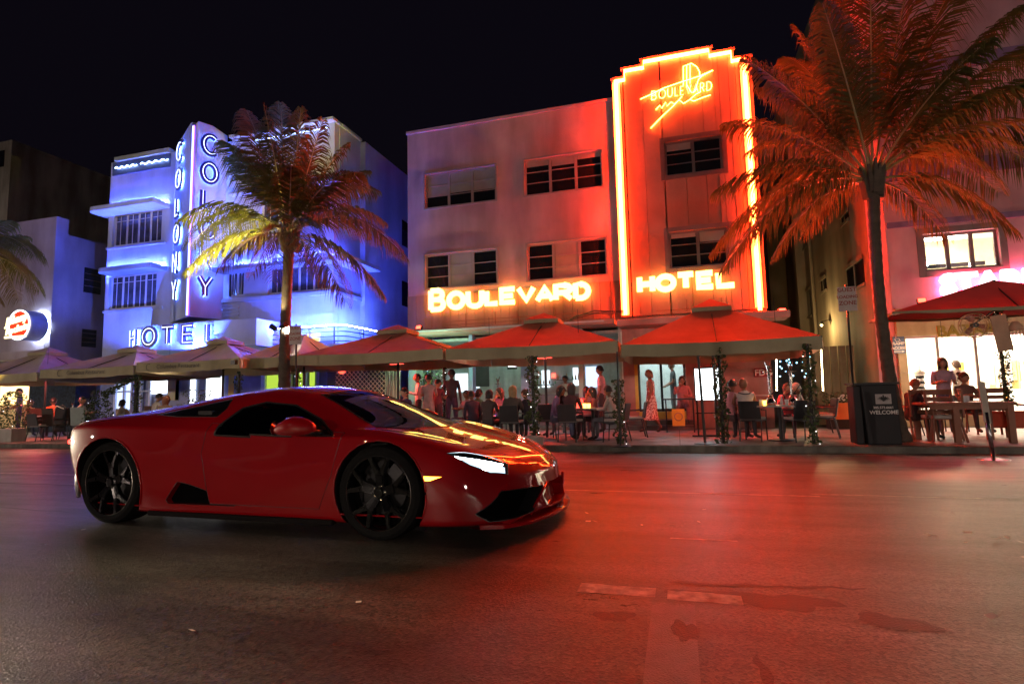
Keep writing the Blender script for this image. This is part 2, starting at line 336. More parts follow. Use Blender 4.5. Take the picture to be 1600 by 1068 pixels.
def window(parent, rect, Y, fm, cols=3, rows=3, rec=0.10, blinds=None, fw=0.05, mull=0.09, trim=0.05, pane_m=None, sill=True):
    x0, x1, z0, z1 = rect; mb = MB(); g = 0.004
    a0, a1, b0, b1 = x0+g, x1-g, z0+g, z1-g; ya, yb = Y+rec-0.035, Y+rec+0.03
    mb.box((a0, ya, b0), (a0+fw, yb, b1)); mb.box((a1-fw, ya, b0), (a1, yb, b1)); mb.box((a0+fw, ya, b0), (a1-fw, yb, b0+fw)); mb.box((a0+fw, ya, b1-fw), (a1-fw, yb, b1))
    ia, ib, ja, jb = a0+fw, a1-fw, b0+fw, b1-fw
    cw = (ib-ia-mull*(cols-1))/cols
    for c in range(1, cols): mb.box((ia+c*cw+(c-1)*mull, ya+.006, ja), (ia+c*cw+c*mull, yb-.004, jb))
    if trim:   # raised plaster surround
        t = trim; mb.box((x0-t, Y-.03, z0-t), (x0-.001, Y+.002, z1+t)); mb.box((x1+.001, Y-.03, z0-t), (x1+t, Y+.002, z1+t)); mb.box((x0, Y-.03, z1+.001), (x1, Y+.002, z1+t)); mb.box((x0, Y-.045, z0-t), (x1, Y+.002, z0-.001))
    w = mb.build('window', fm, parent)
    rh = (jb-ja)/rows
    for c in range(cols):
        cx0 = ia+c*(cw+mull)
        for r in range(rows):
            z_a = ja+r*rh; tilt = random.uniform(-.004, .004)
            p = MB(); p.add([(cx0, Y+rec+tilt, z_a+.012), (cx0+cw, Y+rec-tilt, z_a+.012), (cx0+cw, Y+rec-tilt+.003, z_a+rh-.012), (cx0, Y+rec+tilt+.003, z_a+rh-.012)], [(0, 1, 2, 3)]); p.build('pane', pane_m or M_GL, w)
            if r: bx('glazing_bar', (cx0, ya+.01, z_a-.013), (cx0+cw, yb, z_a+.013), fm, w)
        if blinds and blinds[c] > 0:
            bz = jb-(jb-ja)*blinds[c]; bx('blind', (cx0+.01, Y+rec-.012, bz), (cx0+cw-.01, Y+rec-.008, jb), M_BLIND, w)
    return w

# ================================================================== red hotel in the middle
YB, YT = 17.7, 17.5
def stucco(name, col, dirt=0.35): return mat(name, col, 0.82, var=0.10, nscale=1.1, bump=0.35, bscale=35, dirt=dirt)
M_W1 = stucco('pink stucco', (0.54, 0.35, 0.35), .32); M_W2 = stucco('lower siding', (0.36, 0.23, 0.17), 0.6); M_TW = stucco('tower panels', (0.34, 0.21, 0.16), 0.3)
M_FR = mat('bronze window frame', (0.16, 0.12, 0.12), 0.45, metal=0.3); M_FR2 = mat('grey window frame', (0.30, 0.24, 0.24), 0.5)
hb = thing('hotel_building', 'three-storey hotel lit red with a stepped tower outlined in yellow neon', 'building', (-8.88, YB, 0))
XL = PY(637, 300, YB).x; XT0 = PY(968, 300, YT).x-.12; XT1 = PY(1200, 487, YT).x
ZR = PY(800, 184, YB).z; ZBAND = 4.6
WIN = [rect_px(p, YB) for p in ([(664, 273), (774, 258), (664, 326), (775, 313)], [(818, 250), (940, 234), (821, 307), (942, 290.5)], [(664, 399), (776, 387), (665, 452), (777, 443)], [(822, 382), (947, 369.5), (826, 438), (949, 430)])]
mb = MB(); wall(mb, XL, XT0, ZBAND, ZR, YB, WIN); mb.box((XL, YB+.3, 3.3), (XL+.3, 34, ZR)); mb.box((XL, YB+.31, ZR-.5), (XT1-.2, 34, ZR-.35)); mb.box((XT1-.35, YB+.3, 0), (XT1-.05, 34, ZR))
mb.build('wall', M_W1, hb)
mb = MB(); mb.box((XL-.03, YB-.05, ZR), (XT0, YB+.35, ZR+.10)); mb.build('parapet_coping', M_W1, hb)
for r, bl in zip(WIN, ([.68, .62, .64], [0.16, .22, .12], [0, 1.0, 0], [0, 1.0, 0])):
    window(hb, r, YB, M_FR2, 3, 3, blinds=bl)
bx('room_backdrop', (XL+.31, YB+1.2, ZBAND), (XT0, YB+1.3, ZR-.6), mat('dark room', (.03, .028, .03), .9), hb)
# siding planks of the band under the windows
x = XL; i = 0; pl = []
while x < XT0-.02:
    w = random.choice([.30, .30, .33, .28]); x2 = min(x+w, XT0-.005); d = random.uniform(0, .012)
    bx('plank', (x+.005, YB-.03-d, 3.42), (x2-.005, YB+.25, ZBAND-.004), M_W2, hb); x = x2
bx('floor_beam', (XL, YB-.02, 3.15), (XT1, YB+.3, 3.415), M_W2, hb)
# tower of vertical panels
TP = [PY(x, y, YT) for x, y in ((959, 127), (974, 125), (974, 112), (1003.6, 106), (1003.6, 97), (1108.5, 79), (1109, 88), (1143, 82), (1145, 96), (1159, 95))]
xs0 = XT0+.02; XR = XT1
zA, zB_, zC = 0.5*(TP[0].z+TP[9].z)+.05, 0.5*(TP[3].z+TP[6].z)+.05, 0.5*(TP[4].z+TP[5].z)+.05
s1, s2, s3, s4 = TP[1].x-.04, TP[3].x-.05, TP[5].x+.06, TP[7].x+.06
def ztop(x): return zC if s2 < x < s3 else zB_ if s1 < x < s4 else zA
TW = [rect_px(p, YT) for p in ([(1036, 222), (1128, 210), (1040, 276), (1131, 264)], [(1048, 362), (1137, 354), (1050, 419), (1141, 413)])]
cuts = sorted([xs0, s1, s2, s3, s4, XR, *TW[0][:2]]+[xs0+.36, s2+.55, TW[0][0]+.62, TW[0][0]+1.2, TW[0][1]+.28])
TW[1] = (TW[0][0], TW[0][1], TW[1][2], TW[1][3])
for a, b in zip(cuts, cuts[1:]):
    if b-a < .05: continue
    zt = ztop((a+b)/2); segs = [(3.42, zt)]
    for h in TW:
        if h[0]-.01 < (a+b)/2 < h[1]+.01:
            segs = [q for s in segs for q in ([(s[0], h[2]), (h[3], s[1])] if s[0] < h[2] and s[1] > h[3] else [s])]
    for z0, z1 in segs:
        d = random.uniform(0, .008); bx('panel', (a+.005, YT-d, z0), (b-.005, YT+.35, z1), M_TW, hb)
bx('tower_core', (xs0+.02, YT+.36, 3.42), (XR-.02, YT+2.6, zA-.05), M_TW, hb)
for k, h in enumerate(TW): window(hb, (h[0]+.01, h[1]-.01, h[2], h[3]), YT, M_FR, 2, 3, rec=.12, trim=.13, fw=.06, blinds=[.12, .3] if k else [.22, 0])
mb = MB()   # coping following the steps
for a, b, z in ((xs0, s1, zA), (s1, s2, zB_), (s2, s3, zC), (s3, s4, zB_), (s4, XR, zA)): mb.box((a-.04, YT-.05, z+.002), (b+.04, YT+.4, z+.07))
mb.build('tower_coping', M_TW, hb)
sl = [PY(964, 501, 16.7), PY(1234, 489, 16.7)]
bx('entrance_canopy', (sl[0].x, 16.6, sl[0].z-.17), (sl[1].x, YT-.01, sl[0].z+.02), stucco('canopy plaster', (.5, .36, .33)), hb, bevel=.03)
bx('canopy_ledge', (XL, 16.9, 3.16), (sl[0].x-.1, YB-.06, 3.30), stucco('ledge plaster', (.45, .27, .22)), hb)
bx('canopy_ledge_trim', (XL+.5, 16.84, 3.22), (sl[0].x-.4, 16.895, 3.27), mat('pale metal trim', (.5, .5, .5), .4), hb)
mb = MB()
for k in range(4): mb.tube([(sl[0].x-1.6+k*.1, 17.2, 3.35+k*.05), (sl[0].x-.7, 17.0, 3.5+.1*math.sin(k)), (sl[0].x+.2, 16.8, 3.42+.03*k)], .012, 4)
mb.build('cable', mat('black cable', (.02, .02, .02), .6), hb)
# neon tubes of the tower
NEON_Y = emis('yellow red neon', (1.0, 0.034, 0.005), 135)
M_TRACK = mat('neon halo channel', (.85, .80, .62), .6, var=.03)  # pale and widened so a yellow halo shows beside the tubes
def neon(pts, parent, m=NEON_Y, r=.024, n=6, name='neon_tube'): return MB().tube(pts, r, n).build(name, m, parent, smooth=True)
yN = YT-.09
zb = PY(981, 492, YT).z
ol = [V(xs0+.10, yN, zb), V(xs0+.10, yN, zA-.06), V(s1+.08, yN, zA-.06), V(s1+.08, yN, zB_-.07), V(s2+.09, yN, zB_-.07), V(s2+.09, yN, zC-.07), V(s3-.09, yN, zC-.07), V(s3-.09, yN, zB_-.07), V(s4-.09, yN, zB_-.07), V(s4-.09, yN, zA-.06), V(PY(1160, 100, YT).x-.04, yN, zA-.06)]
neon(ol[:2], hb); neon([p+V(.06, 0, 0) for p in ol[:2]], hb); neon(ol[1:], hb)
neon([p+V(0, 0, -.06) for p in ol[1:]], hb)
xr = PY(1175, 300, YT).x
neon([V(xr-.03, yN, zA-.08), V(xr-.03, yN, PY(1187, 485, YT).z)], hb); neon([V(xr+.03, yN, zA-.08), V(xr+.03, yN, PY(1187, 485, YT).z)], hb)
bx('neon_halo_channel', (xs0+.01, YT-.03, zb), (xs0+.25, YT-.003-.008, zA-.08), M_TRACK, hb); bx('neon_halo_channel', (xr-.12, YT-.03, zb), (xr+.12, YT-.011, zA-.12), M_TRACK, hb)

# ------------------------------------------------------------------ stroke alphabet (unit height, width about .7)
def arc(cx, cy_, rx, ry, a0, a1, n=14): return [(cx+rx*math.cos(R_(a0+(a1-a0)*i/n)), cy_+ry*math.sin(R_(a0+(a1-a0)*i/n))) for i in range(n+1)]
ALPH = {
 'B': [[(0, 0), (0, 1)], [(0, 1), (.38, 1)]+arc(.38, .76, .24, .24, 90, -90, 8)+[(0, .52)], [(.0, .52), (.40, .52)]+arc(.40, .26, .28, .26, 90, -90, 8)+[(0, 0)]],
 'O': [arc(.4, .5, .4, .5, 90, 450, 24)], 'U': [[(0, 1), (0, .36)]+arc(.34, .36, .34, .36, 180, 360, 12)+[(.68, 1)]],
 'L': [[(0, 1), (0, 0), (.55, 0)]], 'E': [[(.58, 1), (0, 1), (0, 0), (.58, 0)], [(0, .5), (.5, .5)]], 'V': [[(0, 1), (.36, 0), (.72, 1)]],
 'A': [[(0, 0), (.38, 1), (.76, 0)], [(.15, .34), (.61, .34)]], 'R': [[(0, 0), (0, 1), (.36, 1)]+arc(.36, .74, .25, .26, 90, -90, 8)+[(0, .48)], [(.3, .48), (.62, 0)]],
 'D': [[(0, 0), (0, 1), (.3, 1)]+arc(.3, .5, .42, .5, 90, -90, 12)+[(0, 0)]], 'C': [arc(.42, .5, .42, .5, 50, 310, 18)], 'N': [[(0, 0), (0, 1), (.62, 0), (.62, 1)]],
 'Y': [[(0, 1), (.34, .48), (.34, 0)], [(.68, 1), (.34, .48)]], 'H': [[(0, 0), (0, 1)], [(.62, 0), (.62, 1)], [(0, .5), (.62, .5)]], 'T': [[(0, 1), (.7, 1)], [(.35, 1), (.35, 0)]],
 'S': [arc(.34, .75, .32, .25, 20, 250, 10)+arc(.34, .25, .32, .25, 80, -160, 10)]}
def letter(sign, ch, org, ux, uz, h, w, sw, face_m, back_m=None, back_r=.01, gap=.07, depth=.05, line_m=None, lr=.006, sx=1.0, dbl=None):
    """a channel letter: body band, optional neon line on its face, halo tube behind"""
    ux = Vector(ux); uz = Vector(uz); un = ux.cross(uz); org = Vector(org); mb = MB()
    for st in ALPH[ch]:
        P = [org+ux*(x*w/.7*sx)+uz*(y*h)+un*(gap+depth) for x, y in st]
        closed = (ch == 'O'); Pp = P[:-1] if closed else P
        ribbon(mb, Pp, sw, un, depth, closed)
    lt = mb.build('letter', face_m, sign)
    if back_m:
        b = MB()
        for st in ALPH[ch]: b.tube([org+ux*(x*w/.7*sx)+uz*(y*h)+un*(gap*.5) for x, y in st], back_r, 4)
        b.build('halo_tube', back_m, lt)
    if line_m:
        b = MB()
        for st in ALPH[ch]:
            if dbl:
                for d in (-dbl, dbl):
                    pts = [org+ux*(x*w/.7*sx)+uz*(y*h) for x, y in st]; q = []
                    for i, p in enumerate(pts):
                        t = (pts[min(i+1, len(pts)-1)]-pts[max(i-1, 0)]); t.normalize(); q.append(p+un.cross(t)*d+un*(gap+depth+.012))
                    b.tube(q, lr, 4)
            else: b.tube([org+ux*(x*w/.7*sx)+uz*(y*h)+un*(gap+depth+.012) for x, y in st], lr, 4)
        b.build('neon_line', line_m, lt)
    return lt
NEON_L = emis('letter face glow', (1.0, 0.68, 0.13), 2.9); NEON_RB = emis('red halo neon', (1.0, .02, .003), 34); NEON_IN = emis('inner letter tube', (1, .62, .04), 1.0)
bs = thing('neon_sign', 'glowing yellow BOULEVARD letters standing on the red hotel wall', 'sign', (XL+.5, YB-.1, 3.7))
def PB(x, y): return PY(x, y, YB-.15)
LT = [('B', 674, 693, 452, 486, 0), ('O', 702, 724, 456, 483, 0), ('U', 732, 753, 453, 481, 0), ('L', 761, 777, 453, 477, 0), ('E', 784, 804, 450, 475, 0), ('V', 811, 834, 448, 472, 0), ('A', 840, 863, 447, 472, 0), ('R', 869, 892, 444, 470, 0), ('D', 900, 919, 442, 468, 0)]
for ch, xa, xb, yt, yb, _ in LT:
    a = PB(xa, yb-2); b = PB(xb, yt+3); w = b.x-a.x; xm = max(x for st in ALPH[ch] for x, y in st)
    letter(bs, ch, (a.x, YB-.05, a.z), (1, 0, 0), (0, 0, 1), PB((xa+xb)/2, yt+2).z-a.z, w/xm*.7, .17, NEON_L, NEON_RB, .012, .09, .07)
mb = MB()
for px in (674, 727, 773, 807, 867, 926, 960):
    p = PB(px, 480); mb.tube([(p.x, YB-.12, 3.44), (p.x, YB-.12, 3.85 if px < 930 else 4.1)], .014, 5)
for z in (3.62, 3.50): mb.tube([(PB(690, 480).x, YB-.10, z), (PB(925, 480).x, YB-.10, z+.02)], .009, 4)
mb.build('support_rods', mat('rusty rod', (.2, .09, .05), .6), bs)
hs = thing('neon_sign', 'glowing yellow HOTEL letters low on the red neon tower', 'sign', (XT0+.5, YT-.1, 3.7))
def PT(x, y): return PY(x, y, YT-.15)
for ch, xa, xb, yt, yb in [('H', 1000, 1019, 430, 457), ('O', 1028, 1052, 429, 454), ('T', 1060, 1083, 426, 451), ('E', 1092, 1113, 424, 450), ('L', 1123, 1146, 423, 448)]:
    a = PT(xa, yb-1); b = PT(xb, yt+3); w = b.x-a.x; xm = max(x for st in ALPH[ch] for x, y in st)
    letter(hs, ch, (a.x, YT-.05, a.z), (1, 0, 0), (0, 0, 1), PT((xa+xb)/2, yt+3).z-a.z, w/xm*.7, .17, NEON_L, NEON_RB, .012, .09, .07)
mb = MB()
for px in (1000, 1073, 1128): p = PT(px, 480); mb.tube([(p.x, YT-.12, 3.46), (p.x, YT-.12, 3.8)], .012, 5)
mb.tube([(PT(1025, 480).x, YT-.1, 3.52), (PT(1120, 480).x, YT-.1, 3.54)], .008, 4)
mb.build('support_rods', mat('rusty rod', (.2, .09, .05), .6), hs)
# script logo in neon at the top of the tower
ls = thing('neon_sign', 'yellow neon script logo with three bars at the tower top', 'sign', (XT0+1, YT-.1, 8.8))
NL = emis('logo neon', (1.0, .06, .006), 110)
def lg(pts, r=.011, name='neon_tube'): neon([PY(1000+x/8.214, 90+y/8.214, YT-.08) for x, y in pts], ls, NL, r, 5, name)
for pts in ([(5, 535), (150, 470), (300, 395), (530, 315), (760, 240), (935, 165)], [(935, 165), (800, 235), (750, 280), (705, 440)], [(555, 360), (555, 115), (660, 75), (730, 120), (765, 185), (770, 250)], [(600, 350), (600, 105)], [(642, 335), (642, 90)],
            [(140, 905), (300, 740), (430, 620), (540, 500)], [(205, 670), (255, 615), (280, 650), (330, 575), (345, 625), (400, 570), (440, 600), (500, 545), (560, 590), (640, 540), (690, 560), (800, 515), (905, 480)],
            [(640, 540), (720, 470), (780, 440)], [(600, 350), (660, 450), (700, 440)]): lg(pts)
xx = 150
for ch, w in zip('BOULEVARD', (85, 105, 85, 62, 66, 85, 80, 75, 85)):
    for st in ALPH[ch]:
        f = .72; lg([(xx+x*w, 545-(xx-150)*.17-x*w*.17-y*108) for x, y in st], .009, 'neon_letter')
    xx += w+8

# ================================================================== red hotel ground floor
hb_in = mat('cafe plaster', (.42, .46, .44), .7, dirt=.3); M_DK = mat('cafe dark wall', (.05, .045, .045), .7)
xa, xb = PY(735, 560, YB).x, PY(962, 560, YB).x
XC0, XC1 = XL+.3, PY(968, 600, YT).x
gz = 0.0
mb = MB(); mb.box((XC0-.3, YB+3.2, 0), (XC1, YB+3.3, 3.2)); mb.box((XC0-.3, YB, 0), (XC0, YB+3.2, 3.14)); mb.box((XC1-.02, YT+.4, 0), (XC1+.12, YB+3.2, 3.14))
mb.build('cafe_wall', hb_in, hb)
bx('cafe_ceiling', (XC0, YB+.3, 2.98), (XC1-.03, YB+3.19, 3.08), hb_in, hb)
bx('cafe_floor', (XC0, YB-.3, .0), (XC1-.03, YB+3.19, .012), mat('cafe floor', (.15, .1, .09), .4), hb)
M_COL = mat('blue grey column', (.25, .32, .5), .5)
for px, w, m in ((736, .13, M_COL), (822, .34, M_COL), (908, .15, mat('green white column', (.5, .7, .6), .5)), (666, .2, M_DK)):
    p = PY(px, 600, YB); bx('column', (p.x-w/2, YB, 0), (p.x+w/2, YB+.3, 3.14), m, hb)
# counter, bright openings, framed picture and shelves inside
bx('bar_counter', (PY(838, 620, 19.4).x, 19.2, .013), (PY(925, 620, 19.4).x, 19.8, 1.1), mat('bar front', (.16, .14, .18), .5), hb)
E_W = emis('lit room white', (.75, .9, 1.0), .75); E_BL = emis('lit room blue white', (.55, .68, 1.0), .7); E_WARM = emis('warm lit room', (1, .72, .38), .9); E_HOT = emis('bright shop light', (1.0, .86, .62), 2.2)
yb = YB+3.18
def panel_px(name, x0, y0, x1, y1, Y, m, parent, d=.03):
    a, b = PY(x0, y1, Y), PY(x1, y0, Y); return bx(name, (a.x, Y-d, a.z), (b.x, Y, b.z), m, parent)
panel_px('lit_window', 712, 583, 731, 612, yb, E_W, hb); panel_px('lit_window', 738, 583, 749, 606, yb, E_W, hb)
panel_px('picture', 744, 568, 764, 604, yb-.04, M_DK, hb); panel_px('lit_window', 916, 572, 937, 605, yb, E_BL, hb)
panel_px('menu_screen', 847, 578, 859, 605, yb, E_W, hb); panel_px('menu_screen', 896, 574, 904, 602, yb, E_W, hb); panel_px('red_screen', 862, 583, 868, 590, yb, emis('red screen', (1, .08, .05), 2.0), hb)
panel_px('bottle_shelf', 870, 592, 915, 594, yb-.2, M_DK, hb, .2); panel_px('bottle_shelf', 838, 600, 866, 602, yb-.2, M_DK, hb, .2)
for i in range(16):
    p = PY(840+i*4.6, 600, yb-.25); h = random.uniform(.14, .24); z = PY(840, 594 if i > 6 else 600, yb-.25).z
    MB().lathe((p.x, p.y, z), [(.03, 0), (.03, h*.6), (.011, h*.75), (.011, h)], 6).build('bottle', mat('bottle %d' % (i % 3), [(.1, .25, .1), (.3, .12, .03), (.4, .4, .45)][i % 3], .15), hb)
tv = thing('television', 'small television with orange and white picture hung above the diners', 'television', PY(806, 568, 18.6))
panel_px('casing', 793, 556, 808, 577, 18.62, M_DK, tv); panel_px('screen', 794, 557, 807, 573, 18.585, emis('tv white', (.9, .95, 1), 2.5), tv, .004); panel_px('screen_picture', 798, 557, 807, 565, 18.578, emis('tv orange', (1, .3, .03), 2.5), tv, .004)
# sliding door in the tower base
M_PK = mat('pink entrance wall', (.40, .22, .19), .6, dirt=.25); M_YEL = mat('yellow door frame', (.6, .42, .06), .5)
YD = YT
dx0, dx1 = PY(992, 600, YD).x, PY(1072, 600, YD).x; dz0 = PY(1000, 643, YD).z
wins = [(dx0, dx1, dz0, 2.75)]
mb = MB(); wall(mb, XC1+.13, PY(1207, 600, YD).x, 0, 3.14, YD, wins); mb.build('entrance_wall', M_PK, hb)
dr = MB(); dr.box((dx0+.004, YD-.03, dz0), (dx0+.10, YD+.1, 2.74)); dr.box((dx0+.10, YD-.03, dz0-.22), (dx1, YD+.1, dz0)); door = dr.build('door_surround', M_YEL, hb)
xm = PY(1034, 600, YD).x
d2 = MB(); z0, z1 = dz0+.004, 2.72
for a, b in ((dx0+.104, xm+.02), (xm-.03, dx1-.004)):
    d2.box((a, YD+.02, z0), (a+.06, YD+.07, z1)); d2.box((b-.06, YD+.02, z0), (b, YD+.07, z1)); d2.box((a+.06, YD+.02, z0), (b-.06, YD+.07, z0+.08)); d2.box((a+.06, YD+.02, z1-.06), (b-.06, YD+.07, z1))
d2.build('sliding_door', mat('dark door frame', (.03, .03, .03), .4), hb)
for a, b in ((dx0+.165, xm-.035), (xm+.03, dx1-.065)): bx('door_glass', (a, YD+.04, z0+.08), (b, YD+.045, z1-.06), glass('door pane', alpha=.05), hb)
mb = MB(); mb.box((dx0-.4, YD+2.2, 0), (dx1+.5, YD+2.25, 3)); mb.box((dx0-.4, YD+.36, 0), (dx0-.35, YD+2.2, 3)); mb.box((dx1+.45, YD+.36, 0), (dx1+.5, YD+2.2, 3)); mb.box((dx0-.35, YD+.36, 0), (dx1+.45, YD+2.2, .25)); mb.build('lobby_wall', mat('white lobby wall', (.75, .78, .74), .6), hb)
bx('lobby_light', (dx0, YD+.6, 2.85), (dx1, YD+1.8, 2.9), emis('lobby lamp', (.85, 1.0, .92), 4.5), hb)
mb = MB(); p0, p1 = PY(1000, 575, YD+.5), PY(1031, 562, YD+.5)
for i in range(4): mb.box((p0.x, YD+.5, 1.95+i*.13), (p1.x, YD+.52, 2.04+i*.13))
mb.build('door_notice', mat('notice grey', (.3, .33, .3), .6), hb)
for i, (h, d) in enumerate(((.26, .42), (.13, .8))): bx('step', (PY(983, 660, YT).x, YD-d, .001), (PY(1085, 660, YT).x, YD-.004-(.42 if i else 0), h), mat('dark step', (.10, .09, .09), .5, dirt=.3), hb)
panel_px('lit_window', 1128, 548, 1159, 558, YD-.02, emis('soft window', (1, .82, .5), .9), hb); panel_px('window_trim', 1126, 545, 1161, 560.5, YD-.002, M_FR, hb, .015)
fd = thing('wall_sign', 'dark red FDG sign on the pink entrance wall', 'sign', PY(1195, 590, YD-.02)); panel_px('board', 1179, 574, 1206, 589, YD-.02, mat('dark red board', (.25, .01, .01), .5), fd)
mb = MB(); a = PY(1193, 586, YD-.056); text_mb(mb, 'FDG', .24, a, (1, 0, 0), (0, 0, 1), .006, .006); mb.build('lettering', mat('white lettering', (.8, .75, .72), .5), fd)
# alley entrance with string lights beside the hotel
ax0, ax1 = PY(1207, 600, YT).x+.002, PY(1295, 600, YT).x
gt = thing('shed', 'low dark alley bar with blue and green fairy lights beside the tower', 'building', (ax0, 18, 0))
mb = MB(); mb.box((ax0, 21, 0), (ax1, 21.1, 2.6)); mb.box((ax0, 18, 2.5), (ax1, 21, 2.58)); mb.build('back_wall', M_DK, gt)
for k in range(5): bx('plank', (ax1+.01+k*.22, 19.0, 0), (ax1+.2+k*.22, 19.04, 2.35), mat('weathered fence board', (.16, .13, .08), .8, dirt=.4), gt)
mb = MB(); rr = random.Random(3)
for i in range(34):
    p = PY(rr.choice([rr.uniform(1218, 1236), rr.uniform(1258, 1266), rr.uniform(1215, 1262)]), rr.uniform(550, 592), 19.2); mb.sph(p, .022, 5)
mb.build('fairy_lights', emis('blue fairy bulb', (.25, .7, 1.0), 4), gt)
for px in (1213, 1283):
    mb = MB(); n = 26
    for i in range(n): p = PY(px+i*.12*(1 if px > 1250 else .2), 547+i*2.5, 18.0); mb.sph(p, .02, 5)
    mb.build('rope_light', emis('warm fairy bulb', (1, .75, .4), 14), gt)
# trellis and dark planting between the two hotels
tr = thing('lattice_screen', 'dark diagonal lattice trellis screen left of the red hotel', 'fence', PY(570, 640, 16.6))
a, b = PY(524, 640, 16.6), PY(602, 570, 16.6)
mb = MB()
W_, H_ = b.x-a.x, 2.3
k = -H_
while k < W_:
    for sgn in (1, -1):
        x0, x1 = k, k+H_; zz0, zz1 = 0, H_
        if x0 < 0: zz0 += -x0; x0 = 0
        if x1 > W_: zz1 -= x1-W_; x1 = W_
        if x1 > x0:
            A, B = (x0, zz0), (x1, zz1)
            if sgn < 0: A, B = (W_-x0, zz0), (W_-x1, zz1)
            mb.tube([(a.x+A[0], 16.6+.01*sgn, .1+A[1]), (a.x+B[0], 16.6+.01*sgn, .1+B[1])], .014, 4)
    k += .16
mb.build('lattice_strips', mat('bamboo lattice', (.35, .25, .17), .7), tr, kind='stuff')
for i in range(9):
    p = PY(603+i*2.6, 600, 16.7); MB().tube([(p.x, 16.7+.02*(i % 2), 0), (p.x+random.uniform(-.03, .03), 16.7, 2.5)], .02, 5).build('bamboo_pole', mat('bamboo pole', (.35, .3, .24), .6), tr)
bx('backing', (a.x-.6, 17.0, 0), (XL, 17.05, 2.55), M_DK, tr)
ln = thing('lantern', 'round red glowing paper lantern by the lattice screen', 'lantern', PY(534, 578, 16.3)); p = PY(534, 578, 16.3); MB().sph(p, .13, 10).build('shade', emis('red lantern', (1, .06, .03), 1.8), ln, smooth=True); MB().tube([p+V(0, 0, .13), p+V(0, 0, .6)], .006, 4).build('cord', M_DK, ln)
# ================================================================== blue hotel on the left
YC = 17.7
BLUE = emis('blue neon', (0.06, 0.10, 1.0), 640); BLUEW = emis('blue white neon', (.33, .5, 1.0), 12); HALO = emis('blue halo neon', (.08, .18, 1.0), 130); VIO = emis('violet neon', (.45, .12, 1.0), 6); LINE = emis('letter outline neon', (.5, .62, 1.0), 2.2); BLUE2 = emis('thin blue neon', (.12, .16, 1.0), 7)
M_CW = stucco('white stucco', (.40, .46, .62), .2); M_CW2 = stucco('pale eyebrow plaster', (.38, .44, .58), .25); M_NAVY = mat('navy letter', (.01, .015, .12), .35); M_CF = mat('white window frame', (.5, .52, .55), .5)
M_CP = mat('curtained glass', (.06, .065, .085), .12, var=.5, nscale=2.5, spec=.6); M_GREYC = mat('grey curtain', (.22, .23, .26), .8)
ch = thing('hotel_building', 'white deco hotel washed in blue neon with flat eyebrow ledges', 'building', (-17, YC, 0))
cx0 = PY(172, 300, YC).x; cxA = PY(524, 300, YC).x+.05; zc = PY(524, 190, YC).z
zR1 = PY(200, 250, YC).z   # left roof
W1 = rect_px([(177, 336), (253, 323), (175, 385), (252, 377)], YC); W2 = rect_px([(170, 430), (245, 424), (170, 484), (243, 479)], YC)
xs_l = PY(268, 300, YC).x; xs_r = PY(353, 300, YC).x
W3 = rect_px([(357, 409), (381, 406), (357, 464), (381, 461)], YC); W4 = (PY(420, 400, YC).x, -11.92, PY(420, 460, YC).z, PY(420, 399, YC).z)
W5 = (PY(408, 300, YC).x, -11.92, PY(420, 362, YC).z, PY(420, 305, YC).z)
mb = MB(); wall(mb, cx0, xs_r+.3, 3.0, zR1, YC, [W1, W2]); wall(mb, xs_r+.3, -11.91, 3.0, zc, YC-.003, [W3, (W4[0], W4[1]-.2, W4[2], W4[3]), (W5[0], W5[1]-.2, W5[2], W5[3])])
# side return: corner, recess and long side wall
mb.box((-12.1, YC+.3, 3.0), (-11.88, 19.45, zc)); mb.box((-12.1, 19.45, 0), (-11.65, 19.9, zc-.05)); mb.box((-11.9, 19.9, 0), (-11.655, 34, zc-.05)); mb.box((-12.1, 17.75, 2.95), (-11.87, 19.44, 2.999))
mb.box((cx0, YC+.31, 3), (cx0+.3, 34, zR1)); mb.box((cx0, YC+.31, zR1-.5), (xs_r+.3, 30, zR1-.3)); mb.box((xs_r+.3, YC+.31, zc-.5), (-12.11, 30, zc-.3)); mb.box((xs_r+.05, YC+.31, zR1-.3), (xs_r+.25, 30, zc-.3))
mb.build('wall', M_CW, ch)
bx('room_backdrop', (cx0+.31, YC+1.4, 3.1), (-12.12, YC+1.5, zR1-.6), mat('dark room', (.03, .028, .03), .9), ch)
for r, c in ((W1, 4), (W2, 4), (W3, 2), ((W4[0], W4[1]-.2, W4[2], W4[3]), 4), ((W5[0], W5[1]-.2, W5[2], W5[3]), 4)):
    w = window(ch, r, YC, M_CF, c, 1, rec=.12, trim=0, mull=.07, fw=.07, pane_m=M_CP)
    n = c
    for k in range(n):
        cw = (r[1]-r[0])/n; bx('glazing_bar', (r[0]+cw*(k+.48), YC+.09, r[2]+.08), (r[0]+cw*(k+.48)+.02, YC+.11, r[3]-.08), M_CF, w)
        bx('glazing_bar', (r[0]+cw*k+.08, YC+.092, r[3]-.33), (r[0]+cw*(k+1)-.05, YC+.112, r[3]-.31), M_CF, w)
        if random.random() < .7: bx('curtain', (r[0]+cw*k+.1, YC+.2, r[2]+random.choice([.1, .5, .8])), (r[0]+cw*(k+.5 if random.random() < .4 else k+1)-.03, YC+.205, r[3]-.08), M_GREYC, w)
